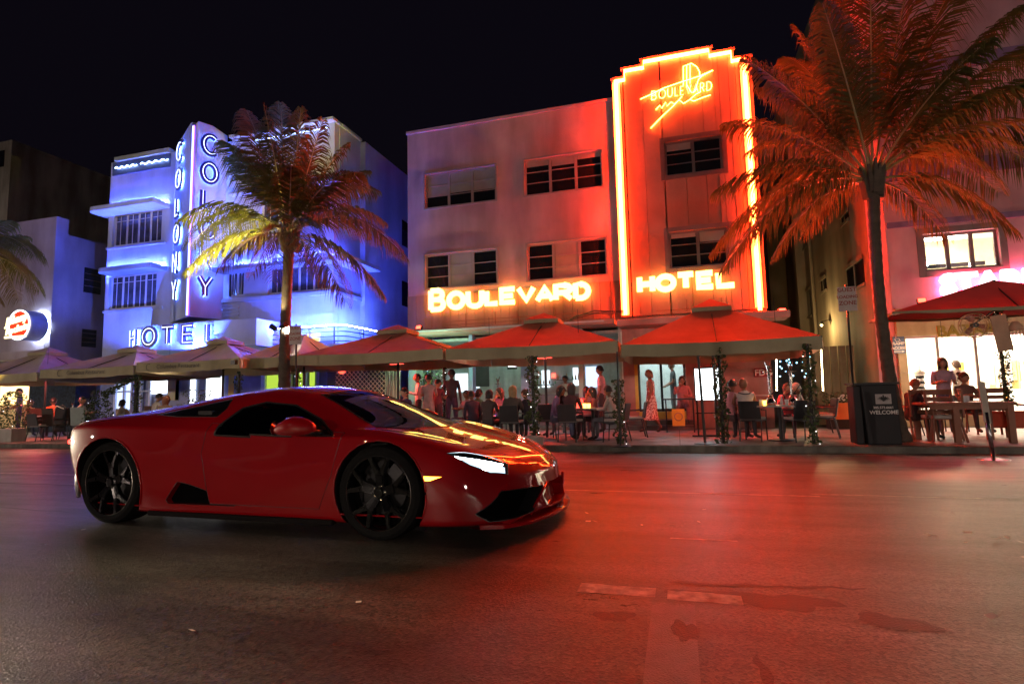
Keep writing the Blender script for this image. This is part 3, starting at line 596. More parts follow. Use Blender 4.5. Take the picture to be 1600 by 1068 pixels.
# eyebrow ledges, each with a blue tube lying on top
def ledge(pts, z, t, name='eyebrow_ledge', m=M_CW2):
    return MB().prism([(x, y, z-t) for x, y in pts], (0, 0, t)).build(name, m, ch, bevel=.02)
def rnd(x, y, r, a0, a1, n=6): return [(x+r*math.cos(R_(a0+(a1-a0)*i/n)), y+r*math.sin(R_(a0+(a1-a0)*i/n))) for i in range(n+1)]
for (pxl, pyl), z_ in (((145, 328), 0), ((158, 422), 0)):
    e = PY(pxl, pyl, YC-.5); z = e.z
    P = rnd(e.x+.35, YC-.45, .35, 180, 270)+[(xs_l-.05, YC-.8), (xs_l-.05, YC+.5), (e.x, YC+.5)]
    P = [(x, y) if y < YC else (x, YC-.003) for x, y in P]; ledge(P, z+.02, .20)
    ledge([(e.x, YC+.002), (cx0-.003, YC+.002), (cx0-.003, YC+5), (e.x, YC+5)], z+.02, .20)
    MB().tube([(cx0+.05, YC-.10, z+.06), (xs_l-.15, YC-.10, z+.06)], .014, 6).build('neon_tube', BLUE, ch, smooth=True)
    MB().box((cx0-.02, YC-.06, W1[2]-.12 if pyl < 400 else W2[2]-.12), (xs_l-.2, YC-.004, W1[2]-.02 if pyl < 400 else W2[2]-.02)).build('sill_band', M_CW2, ch)
# right part: ledges wrapping the corner
for (pxr, pyr), z_ in (((583, 403), 0), ((563, 466), 1)):
    e = PY(515, 399 if not z_ else 453, YC-.6 if not z_ else YC-.1); z = e.z; pr = .62 if not z_ else .12; ex = -11.88+(.95 if not z_ else .12)
    P = [(xs_r+.02, YC-.01), (xs_r+.02, YC-pr), ]+rnd(ex-.3 if not z_ else ex-.05, YC-pr+(.3 if not z_ else .05), .3 if not z_ else .05, -90, 0)+[(ex, 19.44), (-11.875, 19.44), (-11.875, YC-.01)]
    ledge(P, z, .16)
    if not z_: MB().tube([(xs_r+.2, YC-.08, z+.05), (-11.86, YC-.08, z+.05), (-11.80, 18.3, z+.05)], .014, 6).build('neon_tube', BLUE, ch, smooth=True)
zt = PY(450, 232, YC).z
MB().tube([(PY(398, 222, YC).x, YC-.07, PY(450, 212, YC).z), (PY(512, 222, YC).x, YC-.07, PY(450, 212, YC).z)], .016, 6).build('neon_tube', BLUEW, ch, smooth=True)
MB().box((xs_r+.3, YC-.25, zc-.02), (-11.83, YC+.35, zc+.08)).build('roof_coping', M_CW2, ch); MB().box((-12.0, YC+.36, zc-.02), (-11.80, 19.44, zc+.08)).build('roof_coping', M_CW2, ch)
# third-floor ledge above upper windows and ribbed vents
for z in (PY(450, 292, YC).z,):
    ledge([(xs_r+.35, YC-.006), (xs_r+.35, YC-.28), (-11.65, YC-.28), (-11.65, 19.4), (-11.875, 19.4), (-11.875, YC-.006)], z, .1)
for k in range(5): bx('vent_slat', (PY(345, 480, YC).x, YC-.05, PY(345, 472+k*5.6, YC).z-.03), (PY(374, 480, YC).x, YC-.004, PY(345, 472+k*5.6, YC).z+.02), M_CW2, ch)
for k in range(5): bx('vent_slat', (xs_r+.4, YC-.05, PY(345, 262+k*6, YC).z-.03), (PY(395, 262, YC).x, YC-.006, PY(345, 262+k*6, YC).z+.02), M_CW2, ch)
# dark inset panels with wavy neon at the left roof edge
zp = (PY(200, 262, YC).z, PY(200, 250, YC).z)
bx('frieze', (cx0+.15, YC-.05, zR1-.62), (xs_l-.1, YC-.004, zR1-.06), mat('navy frieze', (.05, .07, .14), .5), ch)
bx('roof_coping', (cx0+.3, YC-.12, zR1-.02), (xs_l-.1, YC+.3, zR1+.16), M_CW2, ch)
for a, b in ((cx0+.35, lerp(cx0, xs_l, .46)), (lerp(cx0, xs_l, .52), xs_l-.15)):
    MB().tube([(a+(b-a)*i/24, YC-.10, zR1-.33+.04*math.sin(i*1.05)) for i in range(25)], .016, 5).build('neon_tube', BLUEW, ch, smooth=True)
# vertical corner strip lit blue
# side windows seen dark in the passage
for px, y0, y1 in ((630, 347, 383), (630, 441, 477)):
    a = PX(px-2, y1, -11.65); b = PX(px+4, y0, -11.65); bx('side_window', (-11.652, a.y, a.z), (-11.63, b.y+.6, b.z), M_GL, ch)
# projecting blade sign
bl = thing('blade_sign', 'tall V-shaped blue blade sign reading COLONY down both faces', 'sign', (PY(292, 300, 16.6).x, 16.6, 4.4))
nose_t = PY(303, 193, 16.6); nx = nose_t.x; z_t = nose_t.z; z_b = PY(285, 495, 16.6).z
lbx = PY(274, 240, 17.65).x; rbx = PY(354, 230, 17.65).x
BYk = 17.69
for nm, bxk, zt1 in (('left', lbx, z_t-.10), ('right', rbx, z_t-.05)):
    sgn = -1 if nm == 'left' else 1; q = nx+sgn*.09
    P = [Vector((q, 16.62, z_b)), Vector((bxk, BYk, z_b)), Vector((bxk, BYk, zt1-.05)), Vector((q+sgn*.25, 16.62+(BYk-16.62)*.25/abs(bxk-q), z_t+.12)), Vector((q+sgn*.06, 16.66, z_t+.10)), Vector((q, 16.62, z_t-.03))]
    MB().prism(P, (-sgn*.12, .10, 0)).build('face', M_CW, bl)
MB().box((nx-.085, 16.62, z_b), (nx+.085, 16.72, z_t-.05)).build('nose', mat('violet channel', (.2, .15, .4), .5), bl)
for d in (-.025, .03): MB().tube([(nx+d, 16.58, z_b+.05), (nx+d, 16.58, z_t-.1)], .011, 5).build('neon_tube', VIO if d > 0 else BLUE2, bl, smooth=True)
hs_ = (z_t-z_b)
for sgn, bxk in ((-1, lbx), (1, rbx)):
    q = Vector((nx+sgn*.09, 16.62, 0)); e = Vector((bxk, BYk, 0)); d = (e-q); Lf = d.length; d.normalize()
    ux = d if sgn > 0 else -d
    for i, c in enumerate('COLONY'):
        h = .72; zc_ = z_t-.38-h-i*(hs_-.65-.35)/6*1.03
        wd = (.45 if sgn > 0 else .58)*(1 if c != 'L' else .85)
        mid = q+d*(Lf*(.40 if sgn > 0 else .52)) if sgn > 0 else q+d*(Lf*.56)
        o_ = mid-ux*(wd*.5)+Vector((0, 0, zc_))
        un = ux.cross(V(0, 0, 1))
        letter(bl, c, o_+un*.01, ux, (0, 0, 1), h, wd, .20 if sgn > 0 else .24, M_NAVY, HALO if sgn > 0 else emis('soft blue halo', (.08, .18, 1), 60), .011, .065, .06, LINE, .011)
# curved marquee with HOTEL letters
mq = thing('marquee_sign', 'rounded blue marquee with HOTEL letters above the umbrellas', 'sign', (PY(300, 520, 16.0).x, 16.0, 3.2))
mxl = PY(210, 520, 16.9).x; mxr = PY(404, 500, 16.2).x; mz0, mz1 = PY(300, 545, 16.2).z, PY(380, 499, 16.2).z
P = rnd(mxl+1.5, 17.6, 1.5, 180, 270, 10)+[(mxr, 16.1), (mxr, 17.68), (mxl, 17.68)]
MB().prism([(x, y, mz0) for x, y in P], (0, 0, mz1-mz0)).build('drum', M_CW, mq, ang=40)
def mqpos(t):   # t = run length along the front from the arc start
    La = 1.5*math.pi/2
    if t < La: a = math.pi+t/1.5; return Vector((mxl+1.5+1.5*math.cos(a), 17.6+1.5*math.sin(a), 0)), Vector((-math.sin(a), math.cos(a), 0))
    return Vector((mxl+1.5+t-La, 16.1, 0)), Vector((1, 0, 0))
def invx(px):
    best = min((abs((lambda p: (CX+F_PX*(p.dot(c_r))/p.dot(c_f)))(mqpos(t/50)[0]+V(0, 0, 2.6))-px), t/50) for t in range(20, 400)); return best[1]
for c, px in (('H', 214), ('O', 236), ('T', 266), ('E', 299), ('L', 337)):
    t = invx(px); p, ux = mqpos(t); wd = .50; un = ux.cross(V(0, 0, 1))
    letter(mq, c, p-ux*wd*.5+V(0, 0, mz0+.22)+un*.01, ux, (0, 0, 1), .60, wd, .20, M_NAVY, HALO, .011, .065, .06, LINE, .011)
# balcony with rails
bal = thing('balcony', 'rounded balcony with dark horizontal rails under the blue hotel corner', 'balcony', (-12.5, 16.9, 3))
b0 = PY(402, 540, 16.9).x; zb0 = 3.0
P = [(b0, 17.69), (b0, 16.9)]+rnd(-11.3, 17.3, .4, -90, 0)+[(-10.9, 19.4), (-11.8, 19.4), (-11.8, 17.69)]
MB().prism([(x, y, zb0-.18) for x, y in P], (0, 0, .18)).build('deck', M_CW2, bal)
RL = [(b0, 17.6), (b0, 16.95)]+rnd(-11.35, 17.35, .4, -90, 0)+[(-10.95, 19.4)]
zt_ = PY(470, 513, 16.95).z
for k in range(5): MB().tube([(x, y, zt_-k*.17) for x, y in RL], .022 if k else .03, 5).build('rail', mat('dark rail', (.02, .03, .06), .4), bal)
for x, y in ((b0, 16.95), (lerp(b0, -11.4, .35), 16.95), (lerp(b0, -11.4, .7), 16.95), (-11.35, 16.95), (-10.95, 18.2)): MB().tube([(x, y, 3), (x, y, zt_)], .025, 5).build('post', mat('dark rail', (.02, .03, .06), .4), bal)
MB().tube([(x, y-.05, zt_+.04) for x, y in RL[1:]], .014, 4).build('neon_tube', BLUE, bal)
for a, b in ((408, 436), (440, 470), (480, 500)):
    q = PY(a, 545, YC-.02); r = PY(b, 520, YC-.02); bx('lit_window', (q.x, YC-.035, 3.02), (r.x, YC-.006, r.z), emis('yellow lit window', (1, .75, .2), .9), ch)
# ground floor of the blue hotel
YG = 18.2
mb = MB(); gl0 = PY(150, 600, YG).x
mb.box((gl0, YG+.02, 0), (-11.9, YG+.25, 3.0)); mb.build('ground_floor_wall', mat('grey blue cafe wall', (.20, .25, .40), .6), ch)
E_LIT = E_W
for (x0, y0, x1, y1, m) in ((182, 585, 208, 640, E_BL), (209, 585, 222, 640, mat('blue door glass', (.05, .08, .25), .2)), (237, 584, 262, 615, emis('bright cafe lamp', (.9, .95, 1), 1.6)), (262, 584, 280, 625, mat('green grey curtain', (.45, .45, .25), .6)), (297, 590, 306, 630, emis('bright cafe lamp', (.9, .95, 1), 1.6)), (322, 588, 347, 625, emis('white screen', (.9, .95, 1), 1.2)), (357, 585, 366, 620, M_YEL), (417, 580, 445, 608, emis('lime lit room', (.55, .8, .08), .38)), (462, 578, 474, 608, emis('lime lit room', (.55, .8, .08), .38)), (484, 578, 492, 606, emis('lime lit room', (.55, .8, .08), .38)), (274, 584, 280, 625, M_YEL)):
    panel_px('lit_window' if m.node_tree.nodes.get('Principled BSDF') is None else 'door_panel', x0, y0, x1, y1, YG-.01, m, ch, .02)
for px in (182, 196, 208, 222, 236, 411, 414, 449, 455, 478, 497):
    p = PY(px, 600, YG-.05); bx('mullion', (p.x-.045, YG-.12, 0), (p.x+.045, YG-.04, 2.9), mat('pale blue frame', (.55, .65, .9), .4), ch)
for yy in (594, 612): 
    a, b = PY(182, yy, YG-.13), PY(236, yy, YG-.13); bx('mullion', (a.x, YG-.135, a.z-.03), (b.x, YG-.125, a.z+.03), mat('pale blue frame', (.55, .65, .9), .4), ch)
p = PY(391, 573, YG-.15); MB().lathe(p, [(.32, -.05), (.32, .05)], 24, 'y').build('round_window_frame', M_GL, ch); MB().lathe(p-V(0, .06, 0), [(.29, -.01), (.29, .01)], 24, 'y').build('round_window', emis('round lamp', (1, 1, .95), 3), ch)

# ================================================================== low building far left with the round sign
lb = thing('corner_building', 'low grey stucco building at the left edge carrying the round neon sign', 'building', (-30, YC, 0))
lx = PY(89, 337, YC).x; lz = PY(89, 338, YC).z; ld = PX(108, 341, lx).y
M_LB = stucco('mauve stucco', (.36, .30, .34), .3)
# upper windows on its side wall, dark
mb = MB(); mb.box((-48, YC, 3.3), (lx, YC+.3, lz)); mb.box((lx-.3, YC+.301, 0), (lx-.002, ld, lz-.004)); mb.box((lx-.3, ld+.001, 0), (lx-.004, 33, PX(130, 373, lx).z)); mb.box((-48, YC+.31, lz-1.4), (lx-.31, 33, lz-1.2))
mb.build('wall', M_LB, lb)
for x0, y0, x1, y1 in ((130, 423, 158, 456), (127, 516, 150, 541)):
    a, b = PX(x0, y1, lx), PX(x1, y0, lx); w = bx('window', (lx-.01, a.y, a.z), (lx+.04, b.y, b.z), M_GL, lb); 
    for k in range(3): bx('glazing_bar', (lx+.041, a.y, lerp(a.z, b.z, (k+1)/4)), (lx+.055, b.y, lerp(a.z, b.z, (k+1)/4)+.03), M_FR, w)
bx('cornice', (-48, YC-.5, 3.1), (lx+.3, YC-.004, 3.45), M_LB, lb)
bx('cafe_back', (-48, YC+2.2, 0), (lx-.31, YC+2.3, 3.1), mat('warm cafe wall', (.55, .4, .2), .7), lb)
bx('cafe_light', (-44, YC+.5, 2.9), (PY(48, 600, YC+1).x, YC+1.6, 2.95), E_HOT, lb)
bx('hedge_wall', (PY(50, 600, YC-.1).x, YC-.2, 0), (gl0-.2, YC-.004, 2.9), mat('dark hedge', (.02, .035, .05), .8, var=.8, nscale=9, bump=1, bscale=14), lb)
for k in range(3):
    x0 = PY(2+k*16, 600, YC+2.15).x; bx('lit_window', (x0, YC+2.12, 1.2), (x0+.9, YC+2.19, 2.7), emis('warm shelf light', (1, .66, .25), 1.6), lb)
rs = thing('round_sign', 'round red disc sign with white neon ring and script on the left wall', 'sign', PY(27, 507, 17.0))
p = PY(26, 507, 16.75); r = PY(26, 484, 16.75).z-p.z
MB().lathe(p+V(.0, .75, 0), [(r*1.02, -.08), (r*1.02, .55), (r*.98, .60)], 32, 'y').build('drum', mat('sign drum', (.35, .4, .6), .4), rs, ang=40)
MB().lathe(p+V(0, .13, 0), [(r*.97, 0), (r*.97, .02)], 32, 'y').build('disc', emis('red disc face', (1, .06, .02), .45), rs)
MB().tube([p+V(math.cos(a*.2094)*r*.98, .08, math.sin(a*.2094)*r*.98) for a in range(30)], .036, 6, closed=True).build('neon_ring', emis('white ring neon', (.85, .92, 1), 1.5), rs)
MB().tube([p+V(math.cos(a*.2094)*r*.92, .90, math.sin(a*.2094)*r*.92) for a in range(30)], .02, 6, closed=True).build('halo_ring', emis('white halo neon', (.55, .72, 1), 90), rs)
mb = MB(); text_mb(mb, 'Johnny', .46, p+V(-.10, .06, .10), (1, 0, .17), (-.17, 0, 1), .04, .012, shear=.35); text_mb(mb, 'Rockets', .40, p+V(-.06, .06, -.30), (1, 0, .17), (-.17, 0, 1), .04, .010, shear=.35)
mb.build('lettering', emis('cream script neon', (1, .85, .4), 1.3), rs); bx('underline', (p.x-.75, p.y+.03, p.z-.55), (p.x+.5, p.y+.07, p.z-.46), emis('cream script neon', (1, .85, .4), 1.3), rs)
MB().tube([p+V(.3, .9, -r), p+V(.33, .92, -r-.3), p+V(.25, .92, -r-.7)], .012, 4).build('cable', mat('black cable', (.02, .02, .02), .6), rs)
# big dark block behind
fb = thing('apartment_block', 'tall unlit grey block standing far behind on the left', 'building', (-55, 27, 0))
a = PY(18.7, 224, 27); zf = a.z
mb = MB(); mb.box((a.x-30, 27, 0), (a.x, 70, zf)); mb.build('wall', stucco('dark grey stucco', (.48, .46, .41), .5), fb)
for k in range(2):
    p = PY(2, 246+k*110, 26.97); bx('window', (p.x-.6, 26.95, p.z-.7), (p.x+.3, 26.99, p.z+.5), M_GL, fb)
bx('roof_parapet', (a.x-30, 26.98, zf), (a.x+.05, 70, zf+.25), stucco('dark grey stucco', (.48, .46, .41), .5), fb)

# ================================================================== building at the right with the shop
YR = 17.7
rx = PY(1357, 311, YR).x; M_RW = stucco('lilac stucco', (.60, .38, .45), .3); M_RW2 = mat('violet band', (.22, .15, .30), .7, dirt=.3); M_RS = stucco('side wall ochre stucco', (.30, .25, .17), .45)
rb = thing('shop_building', 'lilac building at the right edge with lit shop and violet bands', 'building', (rx, YR, 0))
rz = 15.0
WR = rect_px([(1441, 366), (1560, 356), (1447, 424), (1565, 416)], YR); shop = (PY(1420, 600, YR).x, 16.5, .35, PY(1430, 528, YR).z)
mb = MB(); wall(mb, rx+.35, 18, 0, rz, YR, [WR, shop, (WR[0]+3.6, WR[1]+3.6, WR[2], WR[3])]); mb.build('wall', M_RW, rb)
MB().prism([(rx, YR+.35, 0), (rx+.345, YR, 0), (rx+.345, YR+.3, 0), (rx+.3, YR+.38, 0)], (0, 0, rz)).build('corner_chamfer', M_RW, rb)
# side wall along the passage, with windows
rw = [(1327, 404, 1349, 456), (1285, 434, 1291, 456), (1254, 452, 1266, 500), (1250, 370, 1260, 395), (1317, 330, 1326, 350)]
mb = MB(); mb.box((rx, YR+.352, 0), (rx+.3, 40, rz)); mb.box((rx-14, 40, 0), (rx+.3, 40.3, 9)); mb.box((rx-.35, 26.0, 0), (rx-.001, 26.4, rz)); mb.box((rx-.8, 30, 0), (rx-.002, 40, rz-1)); mb.build('side_wall', M_RS, rb)
for x0, y0, x1, y1 in rw:
    A, B = PX(x0, y1, rx-.0), PX(x1, y0, rx-.0); ya_, yb_ = min(A.y, B.y), max(A.y, B.y)
    w = bx('side_window', (rx-.03, ya_, A.z), (rx-.002, yb_, B.z), M_GL, rb)
    bx('frame', (rx-.06, ya_-.08, A.z-.1), (rx-.031, yb_+.08, A.z), M_RS, w); bx('frame', (rx-.07, ya_-.08, B.z), (rx-.031, yb_+.08, B.z+.12), M_RS, w); bx('frame', (rx-.05, (ya_+yb_)/2-.03, A.z), (rx-.031, (ya_+yb_)/2+.03, B.z), M_RS, w)
MB().tube([(rx-.1, 24.5, 0), (rx-.1, 24.5, 12)], .06, 6).build('drain_pipe', M_RS, rb)
for (px, py), h, pr in (((1480, 274), .42, .10), ((1520, 345), .16, .07), ((1540, 100), .35, .12)):
    z = PY(px, py, YR-.05).z; bx('violet_band', (PY(1378, 282, YR).x if py > 200 else rx+.34, YR-pr, z), (18, YR-.004, z+h), M_RW2, rb)
window(rb, (WR[0], WR[1], WR[2], WR[3]), YR, M_FR, 3, 1, rec=.14, trim=.16, fw=.07, mull=.10, pane_m=glass('lit pane', alpha=.08))
window(rb, (WR[0]+3.6, WR[1]+3.6, WR[2], WR[3]), YR, M_FR, 3, 1, rec=.14, trim=.16)
mb = MB(); mb.box((WR[0]-.2, YR+2.4, WR[2]-.6), (WR[1]+1, YR+2.5, WR[3]+.3)); mb.box((WR[0]-.6, YR+.4, WR[3]+.3), (WR[1]+1, YR+2.5, WR[3]+.35)); mb.build('upper_room_wall', mat('cream room wall', (.75, .66, .42), .6), rb)
bx('upper_room_lamp', (WR[0]+.3, YR+1.2, WR[3]+.18), (WR[1]-.1, YR+1.7, WR[3]+.22), emis('room strip light', (1, .9, .7), 16), rb)
for px, py in ((1447, 412), (1518, 413)): p = PY(px, py, YR+.9); MB().sph(p, .07, 8).build('bulb', emis('hot bulb', (1, .95, .8), 40), rb)
bx('upper_room_beam', (WR[0], YR+1.9, WR[3]-.62), (WR[1]+.5, YR+2.0, WR[3]-.5), M_GL, rb)
# shop front
M_ST = mat('cream stone block', (.55, .42, .26), .6, var=.12, dirt=.2)
xr0 = PY(1392, 600, YR-.08).x
zz = [0, .45, .95, 1.45, 1.95, 2.42]
for j in range(5): bx('stone_block', (rx+.36, YR-.12+random.uniform(0, .004), zz[j]+.004), (shop[0]-.02, YR-.004, zz[j+1]-.004), M_ST, rb)
x = rx+.36
while x < 16: bx('stone_block', (x+.004, YR-.14, 2.43), (min(x+1.35, 17)-.004, YR-.004, 3.2), M_ST, rb); x += 1.35
bx('shop_sill', (shop[0], YR-.1, 0), (16.5, YR-.004, .35), M_ST, rb)
mb = MB(); mb.box((shop[0]-.3, YR+3.6, 0), (16.6, YR+3.7, 3.2)); mb.box((shop[0]-.3, YR+.3, 0), (shop[0]-.2, YR+3.6, 3.2)); mb.box((shop[0]-.2, YR+.3, 0), (16.6, YR+3.6, .05)); mb.build('shop_wall', mat('white shop wall', (.85, .82, .74), .6), rb)
bx('shop_ceiling_light', (shop[0], YR+.5, 2.85), (16.4, YR+3.4, 2.9), emis('shop lamps', (1.0, .87, .66), 5.6), rb)
for px in (1443*0+1470, 1530): p = PY(px, 600, YR+.1); bx('shop_mullion', (p.x-.03, YR+.08, .35), (p.x+.03, YR+.14, shop[3]), M_FR2, rb)
rr = random.Random(9); zrail = 1.75
for px0, px1, cs in ((1455, 1500, [(.9, .6, .05), (.85, .7, .4), (.6, .2, .1), (.3, .3, .5)]), (1545, 1598, [(.9, .7, .4), (.8, .75, .7), (.7, .5, .2)])):
    a, b = PY(px0, 600, YR+3.0).x, PY(px1, 600, YR+3.0).x
    MB().tube([(a, YR+3, zrail+.12), (b, YR+3, zrail+.12)], .015, 5).build('clothes_rail', M_FR2, rb)
    x = a; i = 0
    while x < b:
        c = rr.choice(cs); w = rr.uniform(.05, .10); MB().box((x, YR+2.8, zrail-rr.uniform(.5, .9)), (x+w, YR+3.2, zrail+.05)).build('garment', mat('garment %s' % (c,), c, .8), rb); x += w+.02
def letter_sign(nm, lab, s, px, py, size, Y, m, depth=.05, off=.01, hm=None):
    t = thing(nm, lab, 'sign', PY(px, py, Y)); p = PY(px, py, Y)
    mb = MB(); text_mb(mb, s, size, (p.x, Y, p.z), (1, 0, 0), (0, 0, 1), depth, off, align='LEFT'); mb.build('lettering', m, t)
    if hm: mb = MB(); text_mb(mb, s, size, (p.x, Y+.06, p.z), (1, 0, 0), (0, 0, 1), .03, off-.015, align='LEFT'); mb.build('halo', hm, t)
    return t
letter_sign('wall_sign', 'bronze raised letters on the stone band over the shop', 'BAZAAR', 1463, 526, .42, YR-.145, mat('bronze letters', (.30, .22, .04), .5, metal=.2), .04, .012)
letter_sign('neon_sign', 'white and red glowing letters partly hidden by the right umbrella', 'STARLITE', 1470, 461, .78, YR-.14, emis('white pink letter', (1, .55, .60), 2.6), .08, .035, emis('red letter halo', (1, .03, .10), 45))
ac = thing('wall_sign', 'small blue RAMP ACCESS wheelchair sign beside the palm trunk', 'sign', PY(1406, 538, YR-.2)); panel_px('board', 1396.5, 525.5, 1412, 552, YR-.16, mat('navy sign board', (.03, .07, .2), .4), ac)
Wt = mat('white lettering', (.8, .75, .72), .5); mb = MB(); q = PY(1404, 538.5, YR-.195)
text_mb(mb, 'RAMP', .115, (q.x, YR-.195, q.z), (1, 0, 0), (0, 0, 1), .006, .004); text_mb(mb, 'ACCESS', .10, (q.x, YR-.195, q.z-.12), (1, 0, 0), (0, 0, 1), .006, .004)
mb.box((q.x-.12, YR-.20, q.z-.19), (q.x+.08, YR-.195, q.z-.17)); mb.add([(q.x+.07, YR-.198, q.z-.21), (q.x+.14, YR-.198, q.z-.18), (q.x+.07, YR-.198, q.z-.15)], [(0, 1, 2)])
w0 = V(q.x-.02, YR-.198, q.z+.15); mb.tube([w0+V(.055*math.cos(a*.5), 0, .055*math.sin(a*.5)) for a in range(5, 13)], .008, 4); mb.tube([w0+V(-.03, 0, .10), w0+V(-.03, 0, .02), w0+V(.04, 0, .02), w0+V(.07, 0, -.05)], .009, 4); mb.sph(w0+V(-.03, 0, .125), .017, 6)
mb.build('lettering', Wt, ac)
# opposite side (behind the camera): street lamps lighting the road
M_POLE = mat('lamp post paint', (.05, .06, .06), .4)
for i, (x, y, e) in enumerate(((-9.5, -7.9, 3), (5, -22, 44), (-46, -21, 340), (26, -20, 105), (-8, -22, 80))):
    sl_ = thing('street_lamp', ['street lamp on the near kerb to the left behind the viewer', 'street lamp on the near kerb to the right behind the viewer', 'street lamp farthest left along the near kerb', 'street lamp farthest right along the near kerb', 'street lamp in the park behind the viewer to the left'][i], 'street lamp', (x, y, .12), group='street lamps on the near kerb')
    zl = 6.2 if y > -15 else 3.6
    MB().tube([(x, y, .1), (x, y, 3), (x, y, zl)], [.11, .07, .05], 10).build('post', M_POLE, sl_, smooth=True); MB().tube([(x, y, zl-.05), (x, y+.6, zl+.3), (x, y+1.6, zl+.4)], .04, 8).build('arm', M_POLE, sl_, smooth=True)
    MB().box((x-.18, y+1.3, zl+.36), (x+.18, y+2.0, zl+.48)).build('head', M_POLE, sl_, bevel=.03); MB().box((x-.13, y+1.4, zl+.34), (x+.13, y+1.9, zl+.356)).build('lens', emis('sodium lens', (1, .72, .36), 30), sl_)
    l = bpy.data.lights.new('lamp_light', 'SPOT'); l.energy = e*33; l.color = (1, .76, .46) if y > -15 else (1, .78, .66); l.spot_size = R_(150); l.spot_blend = .6; l.shadow_soft_size = .12
    o = bpy.data.objects.new('lamp_light', l); COL.objects.link(o); o.location = (0, 1.65, zl+.2); o.rotation_euler = (R_(24 if y > -15 else 60), 0, 0); o.parent = sl_
# ================================================================== palms
M_TRK = mat('palm trunk', (.08, .06, .042), .8, var=.3, nscale=7, bump=.6, bscale=22)
M_LEAF0 = mat('young frond', (.06, .07, .02)); M_LEAF = mat('palm leaflet', (.095, .105, .028), .45, var=.35, nscale=2.5, spec=.5); M_LEAF2 = mat('dry palm leaflet', (.14, .10, .035), .5, var=.35, nscale=2.5); 
for _m in (M_LEAF, M_LEAF2):   # thin leaves let light through
    _t = _m.node_tree; _b = _t.nodes['Principled BSDF']; _b.inputs['Specular IOR Level'].default_value = .25; _b.inputs['Roughness'].default_value = .5; _o = _t.nodes['Material Output']
    _tr = _t.nodes.new('ShaderNodeBsdfTranslucent'); _mx = _t.nodes.new('ShaderNodeMixShader'); _mx.inputs[0].default_value = .5; _t.links.new(_t.nodes['Color Ramp'].outputs[0], _tr.inputs[0])
    _t.links.new(_b.outputs[0], _mx.inputs[1]); _t.links.new(_tr.outputs[0], _mx.inputs[2]); _t.links.new(_mx.outputs[0], _o.inputs[0])
M_RACH = mat('frond stalk', (.26, .24, .09), .45, var=.2)
def frond(palm, root, tip, bow, n=95, wid=.55, dry=False, seed=0, hang=1.15):
    """one pinnate frond from the crown to its tip: tapered rachis and drooping leaflets"""
    rr = random.Random(seed); root = Vector(root); tip = Vector(tip); L = (tip-root).length
    c = (root+tip)/2+Vector((0, 0, bow*L)); pts = [(root*(1-t)**2+c*2*t*(1-t)+tip*t*t) for t in [i/16 for i in range(17)]]
    mb = MB(); mb.cur = 1; mb.tube(pts, [lerp(.028, .004, i/16) for i in range(17)], 5); mb.cur = 0
    dn = Vector((0, 0, -1)); nleaf = int(n*L/3)
    for i in range(nleaf):
        t = .16+.84*i/nleaf; p = root*(1-t)**2+c*2*t*(1-t)+tip*t*t; d = ((c-root)*(1-t)+(tip-c)*t).normalized()
        side = d.cross(Vector((0, 0, 1)))
        side = side.normalized() if side.length > .05 else Vector((1, 0, 0)); upn = side.cross(d).normalized()
        ln = wid*L/3*1.45*(math.sin(math.pi*min(1, (t*.80+.2)))**.6)*rr.uniform(.8, 1.12)+.08
        for s in (-1, 1):
            if rr.random() < .05: continue
            o = (side*s*.8+d*(.55+.4*t)+upn*(.18)).normalized(); o = (o+Vector((rr.uniform(-.13, .13), rr.uniform(-.13, .13), rr.uniform(-.12, .08)))).normalized()
            a = p; b = p+o*ln*.42+dn*ln*.05*hang; e = p+o*ln*.75+dn*ln*.30*hang; f = p+o*ln*.88+dn*ln*.62*hang
            w = (d*.8+upn*.2).normalized()*rr.uniform(.013, .021)
            k = len(mb.v); mb.add([a-w*.6, a+w*.6, b-w, b+w, e-w*.7, e+w*.7, f], [(0, 1, 3, 2), (2, 3, 5, 4), (4, 5, 6)])
    return mb.build('frond', [M_LEAF2 if dry else M_LEAF, M_RACH], palm, smooth=False)
def palm(label, base, crown, r0, r1, fronds, lean=.3, seed=1, name='palm_tree', nuts=0, n=88, wid=.55, trunk=True, shaft=True):
    base = Vector(base); crown = Vector(crown); P = thing(name, label, 'palm tree', base)
    rr = random.Random(seed); mb = MB(); N = 46; pts = []; rad = []
    for i in range(N+1):
        t = i/N; p = base.lerp(crown, t)+Vector((math.sin(t*math.pi)*lean, 0, 0)); ring = 1+.05*(1 if i % 2 else -1)
        pts.append(p); rad.append((lerp(r0, r1, t**.5)+.10*math.exp(-t*14))*ring*(1+.18*math.exp(-((1-t)*9)**2)))
    if trunk: mb.tube(pts, rad, 12).build('trunk', M_TRK, P, smooth=True)
    if shaft:
        mb = MB()
        for k in range(14):
            a = k*2.4; q = crown+Vector((math.cos(a)*r1*.9, math.sin(a)*r1*.9, -.25+.05*(k % 4))); mb.tube([q, crown+Vector((math.cos(a)*r1*2.2, math.sin(a)*r1*2.2, .32+.1*(k % 3)))], [.10, .03], 5)
        mb.build('leaf_base', M_TRK, P)
    for i, (tp, bow, dry) in enumerate(fronds): frond(P, crown+Vector((0, 0, .12)), tp, bow, n=n, wid=wid, dry=dry, seed=seed*100+i)
    for k in range(nuts): a = k*1.3; MB().sph(crown+Vector((math.cos(a)*.22, math.sin(a)*.22, -.12)), .11, 8, (1, 1, 1.2)).build('coconut', M_TRK, P, smooth=True)
    return P
def tips(L, Y0): return [(PY(x, y, Y0+dy), bow, dry) for x, y, dy, bow, dry in L]
YP = 12.35
